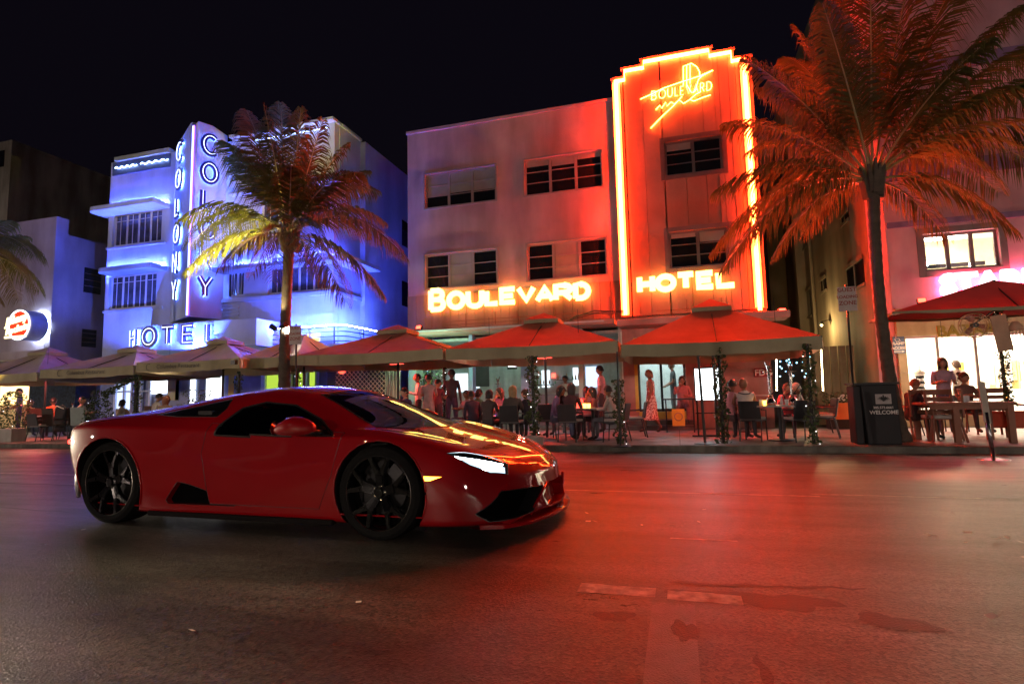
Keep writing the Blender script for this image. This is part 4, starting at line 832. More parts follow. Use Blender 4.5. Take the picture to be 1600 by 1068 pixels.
LF = [(385, 172, .6, .10, 1), (412, 163, -.5, .04, 1), (470, 168, .4, .03, 1), (505, 185, -.4, .04, 1), (438, 160, 1.2, .02, 0), (352, 222, .8, .20, 0), (372, 245, 1.6, .22, 0), (545, 225, .8, .18, 0), (575, 268, 1.4, .25, 0),
      (283, 345, -.8, .42, 0), (296, 385, .5, .42, 0), (290, 425, -1.2, .36, 0), (318, 400, 1.5, .35, 0), (345, 420, -1.9, .35, 1), (395, 430, -1.4, .42, 1), (425, 440, -2.2, .45, 1), (560, 270, -1.6, .28, 0), (600, 345, .3, .42, 0), (632, 400, -.4, .42, 0), (600, 462, .6, .36, 0), (540, 472, -.8, .30, 0), (590, 300, 1.9, .40, 0), (500, 440, 1.8, .45, 0), (480, 420, -2.0, .5, 0), (520, 300, 2.6, .35, 0), (455, 260, -2.2, .25, 0)]
p1 = palm('coconut palm before the blue hotel, fronds lit yellow left and red right', (PY(445, 600, YP).x, YP, 0), PY(452, 378, YP), .17, .12, tips(LF, YP), lean=-.05, seed=3, nuts=3)
RF = [(1115, 300, -.6, .30, 0), (1130, 195, .3, .25, 0), (1185, 140, .8, .22, 0), (1160, 90, -.3, .16, 0), (1240, 40, .6, .14, 0), (1310, -60, .3, .08, 1), (1360, -110, -.5, .04, 0), (1430, -80, .8, .05, 0), (1500, -40, 1.2, .10, 0), (1600, 10, .3, .18, 0), (1655, 120, -.6, .26, 0), (1690, 215, .2, .34, 0), (1670, 60, 1.2, .22, 0),
      (1112, 395, .2, .42, 0), (1130, 420, -1.2, .36, 0), (1210, 400, -.6, .34, 0), (1255, 370, 1.4, .36, 0), (1590, 365, -.5, .36, 0), (1480, 375, .6, .32, 0), (1560, 300, 1.8, .40, 0), (1170, 240, 1.8, .32, 0), (1190, 330, 2.0, .42, 0), (1285, 5, -1.4, .12, 0), (1550, 60, -1.6, .20, 0), (1230, 90, 2.4, .22, 0), (1620, 160, 2.0, .3, 0), (1640, 270, 1.2, .40, 0)]
p2 = palm('large coconut palm at the right with a dark ringed trunk and red-lit fronds', (PY(1404, 660, YP+.5).x, YP+.5, 0), PY(1364, 292, YP+.5), .125, .105, tips(RF, YP+.5), lean=-.10, seed=8, n=88, wid=.52, nuts=0)
PLX = PY(-70, 420, YP)
p3 = palm('palm outside the left edge with only a few hanging frond ends showing', (PLX.x, YP, 0), PLX, .17, .12, tips([(20, 345, 0, .25, 0), (55, 400, -.5, .36, 0), (62, 455, .4, .40, 0), (30, 470, -1, .42, 1), (-20, 300, .5, .2, 0), (-60, 260, 0, .1, 0), (-160, 330, 0, .3, 0), (-170, 420, .6, .4, 0), (45, 370, 1.2, .3, 0), (5, 475, .9, .42, 1)], YP), lean=0, seed=5)

# ================================================================== umbrellas over the terrace
M_RED = mat('red canopy cloth', (.52, .13, .075), .75, var=.12, nscale=1.5, bump=.15, bscale=9, dirt=.2); M_TAUPE = mat('taupe canopy cloth', (.48, .40, .33), .75, var=.1, nscale=1.2, bump=.15, bscale=9, dirt=.25); M_VAL = mat('valance cloth', (.36, .32, .20), .8, var=.1, nscale=1.4, bump=.2, bscale=8, dirt=.25)
M_MAR = mat('maroon canopy cloth', (.40, .05, .05), .75, var=.1, nscale=1.4, bump=.15, bscale=9)
M_IRON = mat('black iron', (.02, .02, .02), .4, metal=.4)
def umbrella(label, x0, x1, Y0, Y1, zv, zp, cloth, vh=.26, px=None, cap=True, zl=None, text=None, name='patio_umbrella', pole=None):
    cxm = (x0+x1)/2 if px is None else px; cym = (Y0+Y1)/2; U = thing(name, label, 'umbrella', (cxm, cym, 0), 'square umbrellas over the terrace')
    ze = zv+vh; pk = Vector((cxm, cym, zp)); C = [Vector((x0, Y0, ze if zl is None else zl+vh)), Vector((x1, Y0, ze)), Vector((x1, Y1, ze)), Vector((x0, Y1, ze if zl is None else zl+vh))]
    n = 8
    def pt(a, b, u, v):   # u along the edge, v to the peak; cloth sags between the ribs
        e = a.lerp(b, u); q = e.lerp(pk, v); s = math.sin(math.pi*u)*math.sin(math.pi*v)*.10+math.sin(math.pi*u)*(1-v)*.03; return q-Vector((0, 0, s))
    for k in range(4):
        a, b = C[k], C[(k+1) % 4]; mb = MB(); vmax = .86 if cap else 1
        for i in range(n):
            for j in range(n):
                u0, u1 = i/n, (i+1)/n; v0, v1 = vmax*j/n, vmax*(j+1)/n; q = [pt(a, b, u0, v0), pt(a, b, u1, v0), pt(a, b, u1, v1), pt(a, b, u0, v1)]; mb.add(q, [(0, 1, 2, 3)])
        mb.build('canopy_panel', cloth, U, smooth=True)
        mb = MB(); out_ = ((a+b)/2-pk); out_.z = 0; out_.normalize()
        m_ = 24
        vs = [];
        for i in range(m_+1):
            u = i/m_; t = pt(a, b, u, 0)+out_*.006; w = .018*math.sin(u*17+k)+.012*math.sin(u*41); vs += [t+Vector((0, 0, .004)), t+out_*w*.5+Vector((0, 0, -vh*.5)), t+out_*w+Vector((0, 0, -vh-.012*math.sin(u*math.pi)+.008*math.sin(u*23)))]
        fs = []
        for i in range(m_): fs += [(3*i, 3*i+1, 3*i+4, 3*i+3), (3*i+1, 3*i+2, 3*i+5, 3*i+4)]
        mb.add(vs, fs).build('valance', M_VAL, U, smooth=True)
        mb = MB(); mb.tube([a+Vector((0, 0, -.02)), pk+Vector((0, 0, -.08))], .016, 5); mb.tube([(a+b)/2+Vector((0, 0, -.05)), pk+Vector((0, 0, -.08))], .013, 5); mb.build('rib', M_IRON, U)
    if cap:
        c = .22; q = [p.lerp(pk, 1-c)+Vector((0, 0, .12)) for p in C]; tp = pk+Vector((0, 0, .14)); mb = MB()
        for k in range(4): mb.add([q[k], q[(k+1) % 4], tp], [(0, 1, 2)])
        mb.build('vent_cap', cloth, U)
        mb = MB()
        for k in range(4): a, b = q[k], q[(k+1) % 4]; mb.add([a, b, b-Vector((0, 0, .10)), a-Vector((0, 0, .10))], [(0, 3, 2, 1)])
        mb.build('cap_valance', M_VAL, U)
    MB().tube([(cxm, cym, 0), (cxm, cym, zp)], .035, 8).build('pole', M_IRON if pole is None else pole, U)
    if text:
        mb = MB(); q = pt(C[0], C[1], .5, 0); text_mb(mb, text, .17, (cxm+.0, Y0-.035, ze-vh*.72), (1, 0, 0), (0, 0, 1), .002, 0, shear=.1)
        mb.tube([(cxm-1.02+.09*math.cos(a), Y0-.035, ze-vh*.5+.09*math.sin(a)) for a in [1+.3*i for i in range(14)]], .008, 4); mb.build('printed_name', mat('faded dark print', (.10, .09, .08), .8), U)
    return U
YU = 12.35
g = lambda x, y, Y=YU: PY(x, y, Y)
umbrella('biggest red umbrella before the HOTEL tower, rightmost of the three', g(971, 553).x, g(1286, 547).x, YU, YU+3.4, g(1130, 551).z, PY(1105, 476, YU+1.7).z, M_RED, px=PY(1110, 476, YU+1.7).x)
umbrella('red umbrella under the BOULEVARD letters, middle of three', g(697, 561).x, g(966, 554).x, YU, YU+3.4, g(820, 557).z, PY(850, 497, YU+1.7).z, M_RED)
umbrella('dull red umbrella left of the BOULEVARD letters, next to the lattice', g(460, 575).x, g(692, 561).x, YU, YU+3.4, g(580, 566).z, PY(622, 515, YU+1.7).z, mat('dusty red cloth', (.42, .15, .11), .75, var=.12, nscale=1.5, bump=.15, bscale=9, dirt=.2), zl=None)
uc = umbrella('pale umbrella right under the HOTEL marquee, its right half lit red and white', g(213, 583).x, g(374, 572).x, YU, YU+3.2, g(290, 578).z, PY(357, 532, YU+1.6).z, M_TAUPE, px=PY(350, 532, YU+1.6).x, text='Columbus Restaurant')
umbrella('small pale umbrella behind the palm trunk with a white hot spot', g(375, 574, YU+.4).x, PY(466, 565, YU+.4).x, YU+.4, YU+3.4, PY(420, 572, YU+.4).z, PY(380, 530, YU+1.8).z+.05, M_TAUPE, cap=False)
umbrella('pale umbrella left of the marquee with a dark printed restaurant name', g(62, 592).x, g(208, 583).x, YU, YU+3.2, g(135, 588).z, PY(225, 545, YU+1.6).z, M_TAUPE, px=PY(215, 545, YU+1.6).x, text='Columbus Restaurant')
umbrella('pale umbrella at the left edge below the round sign', g(-80, 602).x, g(57, 594).x, YU, YU+3.2, g(0, 597).z, PY(80, 548, YU+1.6).z, M_TAUPE, px=PY(75, 548, YU+1.6).x)
# the maroon umbrella at the right edge
a = PY(1395, 489, 13.2); 
umbrella('large maroon umbrella at the right edge covering the glowing letters', a.x, a.x+4.3, 13.2, 14.7, a.z-.02, PY(1560, 437, 13.95).z, M_MAR, vh=.05, px=PY(1552, 437, 13.95).x, cap=False)
# garlanded posts
M_IVY = mat('ivy leaf', (.045, .075, .02), .5, var=.6, nscale=14); M_POT = mat('pale planter', (.45, .42, .38), .7, dirt=.3)
def garland(label, p0, h, r=.10, n=420, seed=0, pot=False, lights=0, top=None, name='garlanded_post', shape=None, post=True, lm=None):
    G = thing(name, label, 'garland post' if post else 'bush', p0); rr = random.Random(seed); mb = MB(); tp = Vector(top) if top else Vector(p0)+Vector((0, 0, h)); p0 = Vector(p0)
    z_ = .22 if pot else 0
    for i in range(n):
        t = rr.random(); rad = r*(shape(t) if shape else (1+.35*math.sin(t*23+seed)))*rr.uniform(.55, 1.1); a = rr.uniform(0, 6.28); c = p0.lerp(tp, z_/h+(1-z_/h)*t)+Vector((rad*math.cos(a), rad*math.sin(a), 0))
        s = rr.uniform(.022, .045); u = Vector((rr.uniform(-1, 1), rr.uniform(-1, 1), rr.uniform(-1, 1))).normalized(); v_ = u.cross(Vector((rr.uniform(-1, 1), rr.uniform(-1, 1), .3))).normalized()
        mb.add([c-u*s, c+v_*s*.6, c+u*s, c-v_*s*.6], [(0, 1, 2, 3)])
    mb.build('ivy', M_IVY, G, kind='stuff')
    if post: MB().tube([p0+Vector((0, 0, z_)), tp], .035, 8).build('post', M_IRON, G)
    if pot: MB().lathe(p0, [(.17, 0), (.20, .04), (.20, .2), (.15, .22)], 16).build('planter', M_POT, G, ang=40)
    if lights:
        mb = MB()
        for i in range(lights):
            t = i/lights; a = t*40; mb.sph(p0.lerp(tp, t)+Vector((r*1.05*math.cos(a), r*1.05*math.sin(a), 0)), .006, 4)
        mb.build('fairy_lights', lm or emis('white fairy bulb', (.9, .95, 1), 6), G)
    return G
zt = 2.0
garland('ivy-wrapped post between the tower entrance and the hookah table', PZ(1131, 692), 1.95, .12, 700, 1)
garland('ivy-wrapped post at the right corner of the biggest red umbrella', PZ(1272, 693), 1.95, .10, 520, 2, lights=8)
garland('ivy post with round pale foot behind the car nose', PZ(835, 696), 1.9, .13, 650, 3, pot=True, lights=14)
garland('ivy-wrapped post left of the woman in the print dress', PZ(970, 693), 1.35, .11, 480, 4, lights=6)
garland('ivy-wrapped post by the man with a white shirt, behind the windscreen', PZ(695, 680), 1.9, .07, 260, 5, lights=26)
garland('ivy-wrapped post under the left edge of the Columbus umbrella', PZ(211, 690), 1.9, .10, 380, 6)
garland('ivy post in front of the yellow door of the blue hotel', PZ(371, 688), 1.9, .10, 380, 7)
garland('ivy post with small lights under the lime windows', PZ(463, 688), 1.9, .08, 300, 8, lights=20)
garland('large leafy plant in a pale box at the far left terrace edge', PZ(18, 688), 1.55, .42, 1500, 9, post=False, name='potted_bush', shape=lambda t: .5+.6*math.sin(math.pi*min(1, t*.9+.1)), lights=10)
MB().box(tuple(PZ(2, 690)-V(.2, .1, 0)), tuple(PZ(12, 690)+V(.3, .3, .4))).build('planter', M_POT, bpy.data.objects['potted_bush'])
garland('leafy bush under the umbrella corner, behind the car tail', PZ(152, 688), 1.5, .36, 1100, 10, post=False, name='potted_bush', shape=lambda t: .6+.5*math.sin(math.pi*min(1, t*1.2)), lights=4)
garland('arched ivy garland leading up to the umbrella corner at left', PZ(160, 688)+V(0, 0, 1.35), .9, .13, 420, 11, top=PY(205, 590, YU), post=False, name='ivy_swag')
garland('dark bush before the blue hotel entrance', PZ(308, 680), 1.5, .40, 700, 12, post=False, name='potted_bush')
garland('bushy tree lit bright green from inside the terrace', (PY(678, 600, 17.0).x, 17.0, 0), 2.2, .42, 1300, 13, post=False, name='potted_tree', shape=lambda t: .15 if t < .25 else .5+.6*math.sin(math.pi*(t-.2)/.85))
gl = bpy.data.lights.new('plant_uplight', 'POINT'); gl.energy = 60; gl.color = (.45, 1, .62); gl.shadow_soft_size = .05
o = bpy.data.objects.new('plant_uplight', gl); COL.objects.link(o); o.location = (PY(678, 600, 17.0).x, 16.4, 2.3)
ivr = garland('ivy-wrapped pole of the maroon umbrella, orange fairy lights', (PY(1552, 437, 13.95).x, 13.85, .6), 2.1, .10, 520, 14, lights=10, post=False, name='ivy_column', lm=emis('orange fairy bulb', (1, .25, .05), 5))
# ================================================================== street signs, parking pole, heater post, lectern
def street_sign(label, base, top, rows, face, w=.30, h=.44):
    S = thing('street_sign', label, 'sign', base); MB().tube([base, top+V(0, 0, .1)], .022, 6).build('post', M_IRON, S); c = top+V(0, -.03, -h/2+.05)
    MB().box((c.x-w/2, c.y-.008, c.z-h/2), (c.x+w/2, c.y, c.z+h/2)).build('plate', face, S, bevel=.004); mb = MB()
    for i, r in enumerate(rows): text_mb(mb, r, .115 if len(r) < 6 else .085, (c.x, c.y-.010, c.z+h*.30-i*.135), (1, 0, 0), (0, 0, 1), .002, .002)
    mb.build('lettering', mat('sign red print', (.25, .03, .02), .6), S); return S
M_SGN = mat('sign plate', (.40, .34, .31), .5)
street_sign('loading zone sign on a thin pole left of the right palm', PZ(1339, 688), PY(1322, 452, 12.75), ['GUEST', 'LOADING', 'ZONE'], M_SGN, .34, .5)
street_sign('loading zone sign beside the left palm trunk', V(PY(463, 600, 12.0).x, 12.0, 0), PY(463, 512, 12.0), ['GUEST', 'LOADING', 'ZONE'], M_SGN, .36, .47)
hp = thing('heater_pole', 'thin black pole on a round disc foot in front of the lit menu', 'pole', PZ(1102, 693)); b_ = PZ(1102, 693); MB().tube([b_, PY(1091, 555, b_.y)], .028, 8).build('pole', M_IRON, hp); MB().lathe(b_, [(.22, 0), (.21, .015), (.05, .03)], 20).build('foot', M_IRON, hp)
hp = thing('umbrella_pole', 'thin pole on a disc foot standing before the diners at the round table', 'pole', PZ(970, 697)); b_ = PZ(970, 697)-V(0, 0, 0); MB().lathe(b_, [(.20, 0), (.19, .012), (.03, .02)], 20).build('foot', M_IRON, hp); MB().tube([b_, b_+V(0, 0, 1.9)], .018, 6).build('pole', M_IRON, hp)
# leaning chrome pole standing in the gutter at right
b_ = PZ(1553, 719, -.11); tp_ = PY(1533, 598, b_.y); cp = thing('barrier_stand', 'leaning steel barrier stand with round foot at the right kerb', 'barrier', b_)
MB().tube([b_, b_.lerp(tp_, .62)], .028, 10).build('tube', mat('brushed steel', (.5, .5, .5), .25, metal=1), cp, smooth=True); MB().lathe(b_, [(.22, 0), (.20, .02), (.04, .045)], 24).build('foot', mat('brushed steel', (.5, .5, .5), .25, metal=1), cp, ang=30)
MB().obox(b_.lerp(tp_, .75), V(.045, 0, -.01), V(0, .012, 0), (tp_-b_)*.27).build('cloth_wrap', mat('grey wrap', (.4, .36, .3), .8), cp)
lc = thing('host_stand', 'black draped host stand with square emblem and WELCOME lettering', 'lectern', PZ(1375, 694)); a = PZ(1341, 694); b = PZ(1410, 694); lz = PY(1350, 601, a.y).z
M_DRAPE = mat('black drape', (.012, .012, .014), .7, bump=.3, bscale=6); lx0, lx1 = a.x, b.x
mb = MB(); mb.prism([(lx0+.18, a.y, 0), (lx1, a.y, 0), (lx1-.02, a.y, lz), (lx0+.12, a.y, lz)], (0, .5, 0)); mb.build('drape', M_DRAPE, lc, bevel=.02)
bx('side_panel', (lx0, a.y+.05, 0), (lx0+.13, a.y+.5, lz-.02), M_DRAPE, lc, bevel=.02); bx('top', (lx0-.02, a.y-.03, lz+.002), (lx1+.02, a.y+.53, lz+.04), M_IRON, lc)
WT = mat('print white', (.62, .6, .56), .6); e0 = PY(1368.5, 631, a.y-.006); e1 = PY(1392, 615, a.y-.006)
bx('emblem_plate', (e0.x, a.y-.008, e0.z), (e1.x, a.y-.001, e1.z), mat('emblem grey', (.36, .33, .32), .6), lc)
mb = MB(); c = (e0+e1)/2; c.y = a.y-.012
for i in range(9):
    an = R_(20+i*17.5); mb.add([c+V(0, 0, -.045), c+V(math.cos(an)*.10-.02*math.sin(an), 0, -.03+math.sin(an)*.065), c+V(math.cos(an)*.12, 0, -.02+math.sin(an)*.075), c+V(math.cos(an)*.10+.02*math.sin(an), 0, -.03+math.sin(an)*.06)], [(0, 1, 2, 3)])
mb.sph(c+V(0, 0, .06), .016, 6, (1, .2, 1)); mb.build('emblem', mat('emblem black', (.01, .01, .01), .6), lc)
mb = MB(); q = PY(1380.5, 638, a.y-.006); text_mb(mb, '305.573.6661', .062, q, (1, 0, 0), (0, 0, 1), .003, .001); q = PY(1381.5, 646.5, a.y-.006); text_mb(mb, 'WELCOME', .098, q, (1, 0, 0), (0, 0, 1), .003, .002); mb.build('lettering', WT, lc)
# ================================================================== backlit menu stand at the entrance
b0, b1 = PY(1086, 626, 14.2), PY(1126, 573, 14.2); mn = thing('menu_stand', 'brightly backlit menu board on legs beside the entrance', 'menu board', (b0.x, 14.2, 0))
bx('lightbox', (b0.x, 14.2, b0.z), (b1.x, 14.28, b1.z), M_IRON, mn); bx('menu_sheet', (b0.x+.03, 14.19, b0.z+.02), (b1.x-.02, 14.197, b1.z-.03), emis('menu glow', (.85, .95, 1), 3.2), mn)
mb = MB()
for c in range(2):
    for r in range(14):
        x_ = b0.x+.08+c*.32; mb.box((x_, 14.186, b1.z-.12-r*.045), (x_+random.uniform(.12, .24), 14.189, b1.z-.108-r*.045))
mb.build('menu_lines', mat('grey print', (.2, .2, .22), .6), mn)
for x_ in (b0.x+.04, b1.x-.06): MB().tube([(x_, 14.24, 0), (x_, 14.24, b0.z)], .02, 6).build('leg', M_IRON, mn)
MB().tube([(b0.x-.1, 14.24, .02), (b1.x+.1, 14.24, .02)], .02, 6).build('foot', M_IRON, mn); MB().tube([(b0.x, 14.24, .55), (b1.x, 14.24, .55)], .015, 6).build('stretcher', M_IRON, mn)
# ================================================================== tables and chairs
M_ALU = mat('dark aluminium', (.05, .05, .055), .4, metal=.5); M_SEATG = mat('grey cushion', (.42, .41, .38), .8); M_WICK = mat('brown wicker', (.05, .03, .022), .7, bump=1, bscale=40); M_WICKG = mat('grey wicker', (.28, .34, .32), .7, bump=1, bscale=40); M_TEAK = mat('red brown teak', (.22, .08, .04), .5); M_REDC = mat('red striped cushion', (.50, .10, .05), .8)
def make_chair(label, kind, group):
    t = thing('chair', label, 'chair', (0, 0, 0), group); M1, M2, M3 = {'alu': (M_ALU, M_SEATG, M_ALU), 'wick': (M_ALU, M_WICK, M_WICK), 'wickg': (M_ALU, M_WICKG, M_WICKG), 'teak': (M_TEAK, M_SEATG, M_TEAK)}[kind]
    hgt = {'alu': .84, 'wick': 1.0, 'wickg': 1.0, 'teak': 1.0}[kind]; r = .014 if kind != 'teak' else .022
    for x in (-.21, .21):
        MB().tube([(x, .20, .44), (x*1.04, .23, 0)], r, 6).build('leg', M1, t); MB().tube([(x, -.20, .44), (x*1.02, -.29, 0)], r, 6).build('leg', M1, t)
        MB().tube([(x*1.05, .20, .44), (x*1.08, .20, .64), (x*1.08, -.22, .66)], r, 6).build('arm', M1, t)
    MB().box((-.23, -.21, .42), (.23, .23, .445)).build('seat', M1, t); MB().box((-.22, -.19, .447), (.22, .22, .50)).build('cushion', M2, t, bevel=.015)
    mb = MB(); n = 6; y0 = -.22
    P = [(-.22, y0, .46), (.22, y0, .46), (.21, y0-.07, hgt), (-.21, y0-.07, hgt)]
    if kind == 'teak':
        mb.box((-.23, y0-.06, .46), (-.19, y0-.02, hgt)); mb.box((.19, y0-.06, .46), (.23, y0-.02, hgt)); 
        for k in range(4): mb.box((-.19, y0-.05, .52+k*.125), (.19, y0-.03, .60+k*.125))
        mb.box((-.19, y0-.055, hgt-.05), (.19, y0-.02, hgt))
    else: mb.prism(P, (0, -.03, 0))
    mb.build('backrest', M3, t, bevel=.008)
    return t
protos = {}
def chair(label, kind, x, y, rz, group):
    if kind not in protos:
        c = make_chair(label, kind, group); protos[kind] = c
    else: c = copy_tree(protos[kind], label=label); c['group'] = group
    c.location = (x, y, 0); c.rotation_euler.z = rz; return c
def round_table(label, x, y, r=.42, h=.74):
    t = thing('table', label, 'table', (x, y, 0), 'round terrace tables'); MB().lathe((x, y, h-.03), [(r, 0), (r, .03)], 28).build('tabletop', mat('grey table top', (.28, .28, .27), .35), t, ang=40); MB().tube([(x, y, .03), (x, y, h-.03)], .04, 8).build('pedestal', M_ALU, t); MB().lathe((x, y, 0), [(.28, 0), (.26, .02), (.05, .04)], 18).build('foot', M_ALU, t); return t
T1 = PZ(1226, 690)+V(0, .35, 0); T2 = PZ(925, 688)+V(0, .3, 0); T3 = PZ(775, 686)+V(0, .3, 0); T4 = PZ(48, 684)+V(0, .5, 0)
round_table('round grey table with two hookahs near the entrance', T1.x, T1.y, .62); round_table('round table with amber candle glasses behind the car nose', T2.x, T2.y, .55); round_table('dark round table left of the ivy post with pale foot', T3.x, T3.y, .5)
round_table('small table lit cyan at the far left', T4.x, T4.y, .4)
T5 = V(PY(1170, 640, 15.9).x, 15.9, 0); round_table('high narrow table behind the hookah table', T5.x, T5.y, .5, .95)
T6 = PZ(245, 680)+V(0, 1.2, 0); round_table('table behind the car roof before the blue hotel', T6.x, T6.y, .5); T7 = V(PY(655, 640, 14.6).x, 14.6, 0); round_table('table between the lattice and the lit green tree', T7.x, T7.y, .45)
T8 = V(PY(880, 620, 15.2).x, 15.2, 0); round_table('table deeper under the middle umbrella', T8.x, T8.y, .5); T9 = V(PY(740, 620, 15.4).x, 15.4, 0); round_table('table before the bright cafe windows', T9.x, T9.y, .5)
tt = thing('table', 'heavy square-legged teak table with folded menus at the right edge', 'table', PZ(1510, 690)); a = PZ(1428, 692)+V(.55, .1, 0); tx0, tx1, ty0, ty1 = PZ(1515, 692).x-.62, PZ(1593, 692).x, PZ(1515, 692).y-.02, PZ(1515, 692).y+.9
bx('tabletop', (tx0, ty0, .70), (tx1, ty1, .75), M_TEAK, tt, bevel=.006)
for x_, y_ in ((tx0+.42, ty0+.04), (tx1-.12, ty0+.04), (tx0+.05, ty1-.1), (tx1-.12, ty1-.1)): bx('leg', (x_, y_, 0), (x_+.10, y_+.08, .70), M_TEAK, tt)
bx('apron', (tx0+.06, ty0+.05, .62), (tx1-.1, ty0+.08, .698), M_TEAK, tt)
GA, GW, GT = 'black terrace chairs with grey cushions', 'high-backed wicker chairs on the left terrace', 'teak chairs at the right terrace'
CH = []
def ch_at(label, kind, px, py, rz, group, dy=0): p = PZ(px, py); return chair(label, kind, p.x, p.y+dy, R_(rz), group)
ch_at('black chair under the man in the white vest', 'alu', 1180, 689, -20, GA, .15)
ch_at('black chair left of the right ivy post, seat turned away', 'alu', 1252, 690, 15, GA, .1); ch_at('black chair at the right end of the hookah table, seen from its side', 'alu', 1290, 684, 75, GA, .05)
ch_at('empty black chair behind the right end of the hookah table', 'alu', 1300, 681, 95, GA, .8); ch_at('black chair behind the left ivy post of the entrance', 'alu', 1150, 683, -70, GA, .4)
ch_at('black chair with grey cushion before the round candle table', 'alu', 893, 689, -10, GA); ch_at('black chair right of the candle table, under the man with a backpack strap', 'alu', 962, 690, 80, GA, .1); ch_at('grey-cushioned chair left of the ivy post with pale foot', 'alu', 800, 690, 0, GA, .05); ch_at('black chair just right of the pale-footed ivy post', 'alu', 850, 686, 20, GA, .2)
ch_at('black chair behind the candle table', 'alu', 905, 676, 170, GA, .3); ch_at('black chair behind the dark round table', 'alu', 760, 676, 165, GA, .4); ch_at('empty chair by the entrance with a pale staff behind it', 'alu', 990, 684, 100, GA, .3)
ch_at('brown wicker chair back nearest the car tail', 'wick', 86, 687, 5, GW); ch_at('brown wicker chair with a striped jacket hung over it', 'wick', 111, 685, 0, GW, .05); ch_at('grey-green wicker chair right behind the car tail', 'wickg', 130, 687, 15, GW); ch_at('low metal chair left of the wicker chairs', 'alu', 63, 688, 0, GA)
ch_at('wicker chair half hidden by the leafy bush at left', 'wick', 36, 684, 60, GW, .3); ch_at('dark chair behind the car roof by the blue hotel', 'wick', 222, 680, 10, GW, .5)
ch_at('leftmost teak chair beside the host stand', 'teak', 1441, 686, 0, GT, .1); ch_at('second teak chair, close to the first one', 'teak', 1466, 688, 0, GT, .1); ch_at('teak chair with grey seat turned side-on to the teak table', 'teak', 1484, 690, 75, GT, .1); ch_at('teak chair with a red striped cushion across the table', 'teak', 1558, 680, 180, GT, .5); ch_at('teak chair with red cushion at the right picture edge', 'teak', 1597, 684, 190, GT, .4); ch_at('dark chair behind the table under the seated person', 'alu', 1515, 676, 170, GA, .7); ch_at('black chair right behind the host stand', 'alu', 1425, 682, 60, GA, .3)
for i, (px, Y) in enumerate(((1560, 13.9), (1597, 13.5))):
    p = PY(px, 655, Y); t = MB().obox(p, V(.2, 0, 0), V(0, .05, 0), V(0, .03, .17)).build('pillow', M_REDC, bevel=.05); tagit(t, ['red striped pillow leaning on the chair across the teak table', 'red pillow cut off by the right picture edge'][i], 'pillow', 'red pillows on the teak chairs')
jk = thing('jacket', 'dark jacket with white stripes hung over a wicker chair', 'jacket', PZ(111, 685)+V(0, 0, .6)); p = PZ(111, 685)
mb = MB(); mb.prism([p+V(-.27, -.36, .25), p+V(.27, -.36, .25), p+V(.24, -.34, 1.0), p+V(.05, -.33, 1.10), p+V(-.20, -.34, 1.02)], (0, -.06, 0)); mb.build('body', mat('dark jacket cloth', (.02, .02, .025), .8), jk, bevel=.02); mb = MB(); mb.tube([p+V(-.27, -.43, .80), p+V(-.12, -.42, 1.07), p+V(.02, -.42, 1.02), p+V(.2, -.42, .97)], .012, 4); mb.tube([p+V(-.29, -.43, .74), p+V(-.13, -.42, 1.02)], .010, 4); mb.build('stripe', mat('print white', (.62, .6, .56), .6), jk)
# ------------------------------------------------------------------ things on the tables
M_CHR = mat('polished chrome', (.75, .72, .68), .12, metal=1); M_GLS = mat('clear glassware', (.7, .75, .78), .08, spec=.8)
def hookah(label, x, y, z, h=.8):
    t = thing('hookah', label, 'hookah', (x, y, z), 'silver hookahs on the tables')
    MB().lathe((x, y, z), [(.10, 0), (.11, .05), (.07, .14), (.035, .2)], 12).build('base', M_CHR, t, smooth=True); pr = []
    for i in range(15): pr.append((.012+(.022 if i % 2 else .004), .2+(h-.38)*i/14))
    MB().lathe((x, y, z), pr, 10).build('stem', M_CHR, t, smooth=True); MB().lathe((x, y, z), [(.02, h-.18), (.12, h-.16), (.12, h-.155), (.015, h-.15)], 14).build('tray', M_CHR, t)
    mb = MB(); mb.lathe((x, y, z), [(.015, h-.15), (.04, h-.07), (.042, h-.03)], 10)
    for s in (-1, 1): mb.tube([(x+s*.02, y, z+h-.06), (x+s*.05, y, z+h), (x+s*.06, y, z+h+.06)], [.012, .010, .004], 5)
    mb.build('bowl', M_CHR, t); MB().tube([(x+.03, y, z+.22), (x+.16, y-.05, z+.42), (x+.25, y-.08, z+.2), (x+.3, y-.1, z+.03)], .012, 5).build('hose', M_IRON, t, smooth=True); return t
p = PY(1203, 630, T1.y); hookah('left silver hookah on the round table by the entrance', p.x, T1.y-.1, .74, .86); p = PY(1239, 630, T1.y); hookah('right silver hookah on the same round table', p.x, T1.y+.05, .74, .86)
hookah('silver hookah on the dark table under the television', PY(778, 600, T3.y+1.2).x, T3.y+1.2, .74, .82); round_table('table under the middle hookah', PY(778, 600, T3.y+1.2).x, T3.y+1.25, .4); p = PY(113, 640, T4.y+.8); hookah('small silver hookah behind the wicker chairs', p.x, p.y, .62, .55); round_table('table behind the striped jacket', p.x, p.y, .4, .62)
def glassware(label, x, y, z, kind, m, name='drinking_glass', cat='glass'):
    mb = MB(); {'tumbler': lambda: mb.lathe((x, y, z), [(.032, 0), (.04, .12), (.036, .12), (.029, .01)], 10), 'bottle': lambda: mb.lathe((x, y, z), [(.03, 0), (.03, .12), (.012, .17), (.012, .21)], 10), 'candle': lambda: mb.lathe((x, y, z), [(.035, 0), (.045, .09), (.04, .10), (.0001, .06)], 10)}[kind]()
    o = mb.build(name, m, None, smooth=True); o.data.transform(Matrix.Translation((-x, -y, -z))); o.location = (x, y, z); tagit(o, label, cat); return o
CAN = emis('amber candle glow', (1, .42, .05), 5); REDG = emis('red candle glow', (1, .05, .03), 2.2)
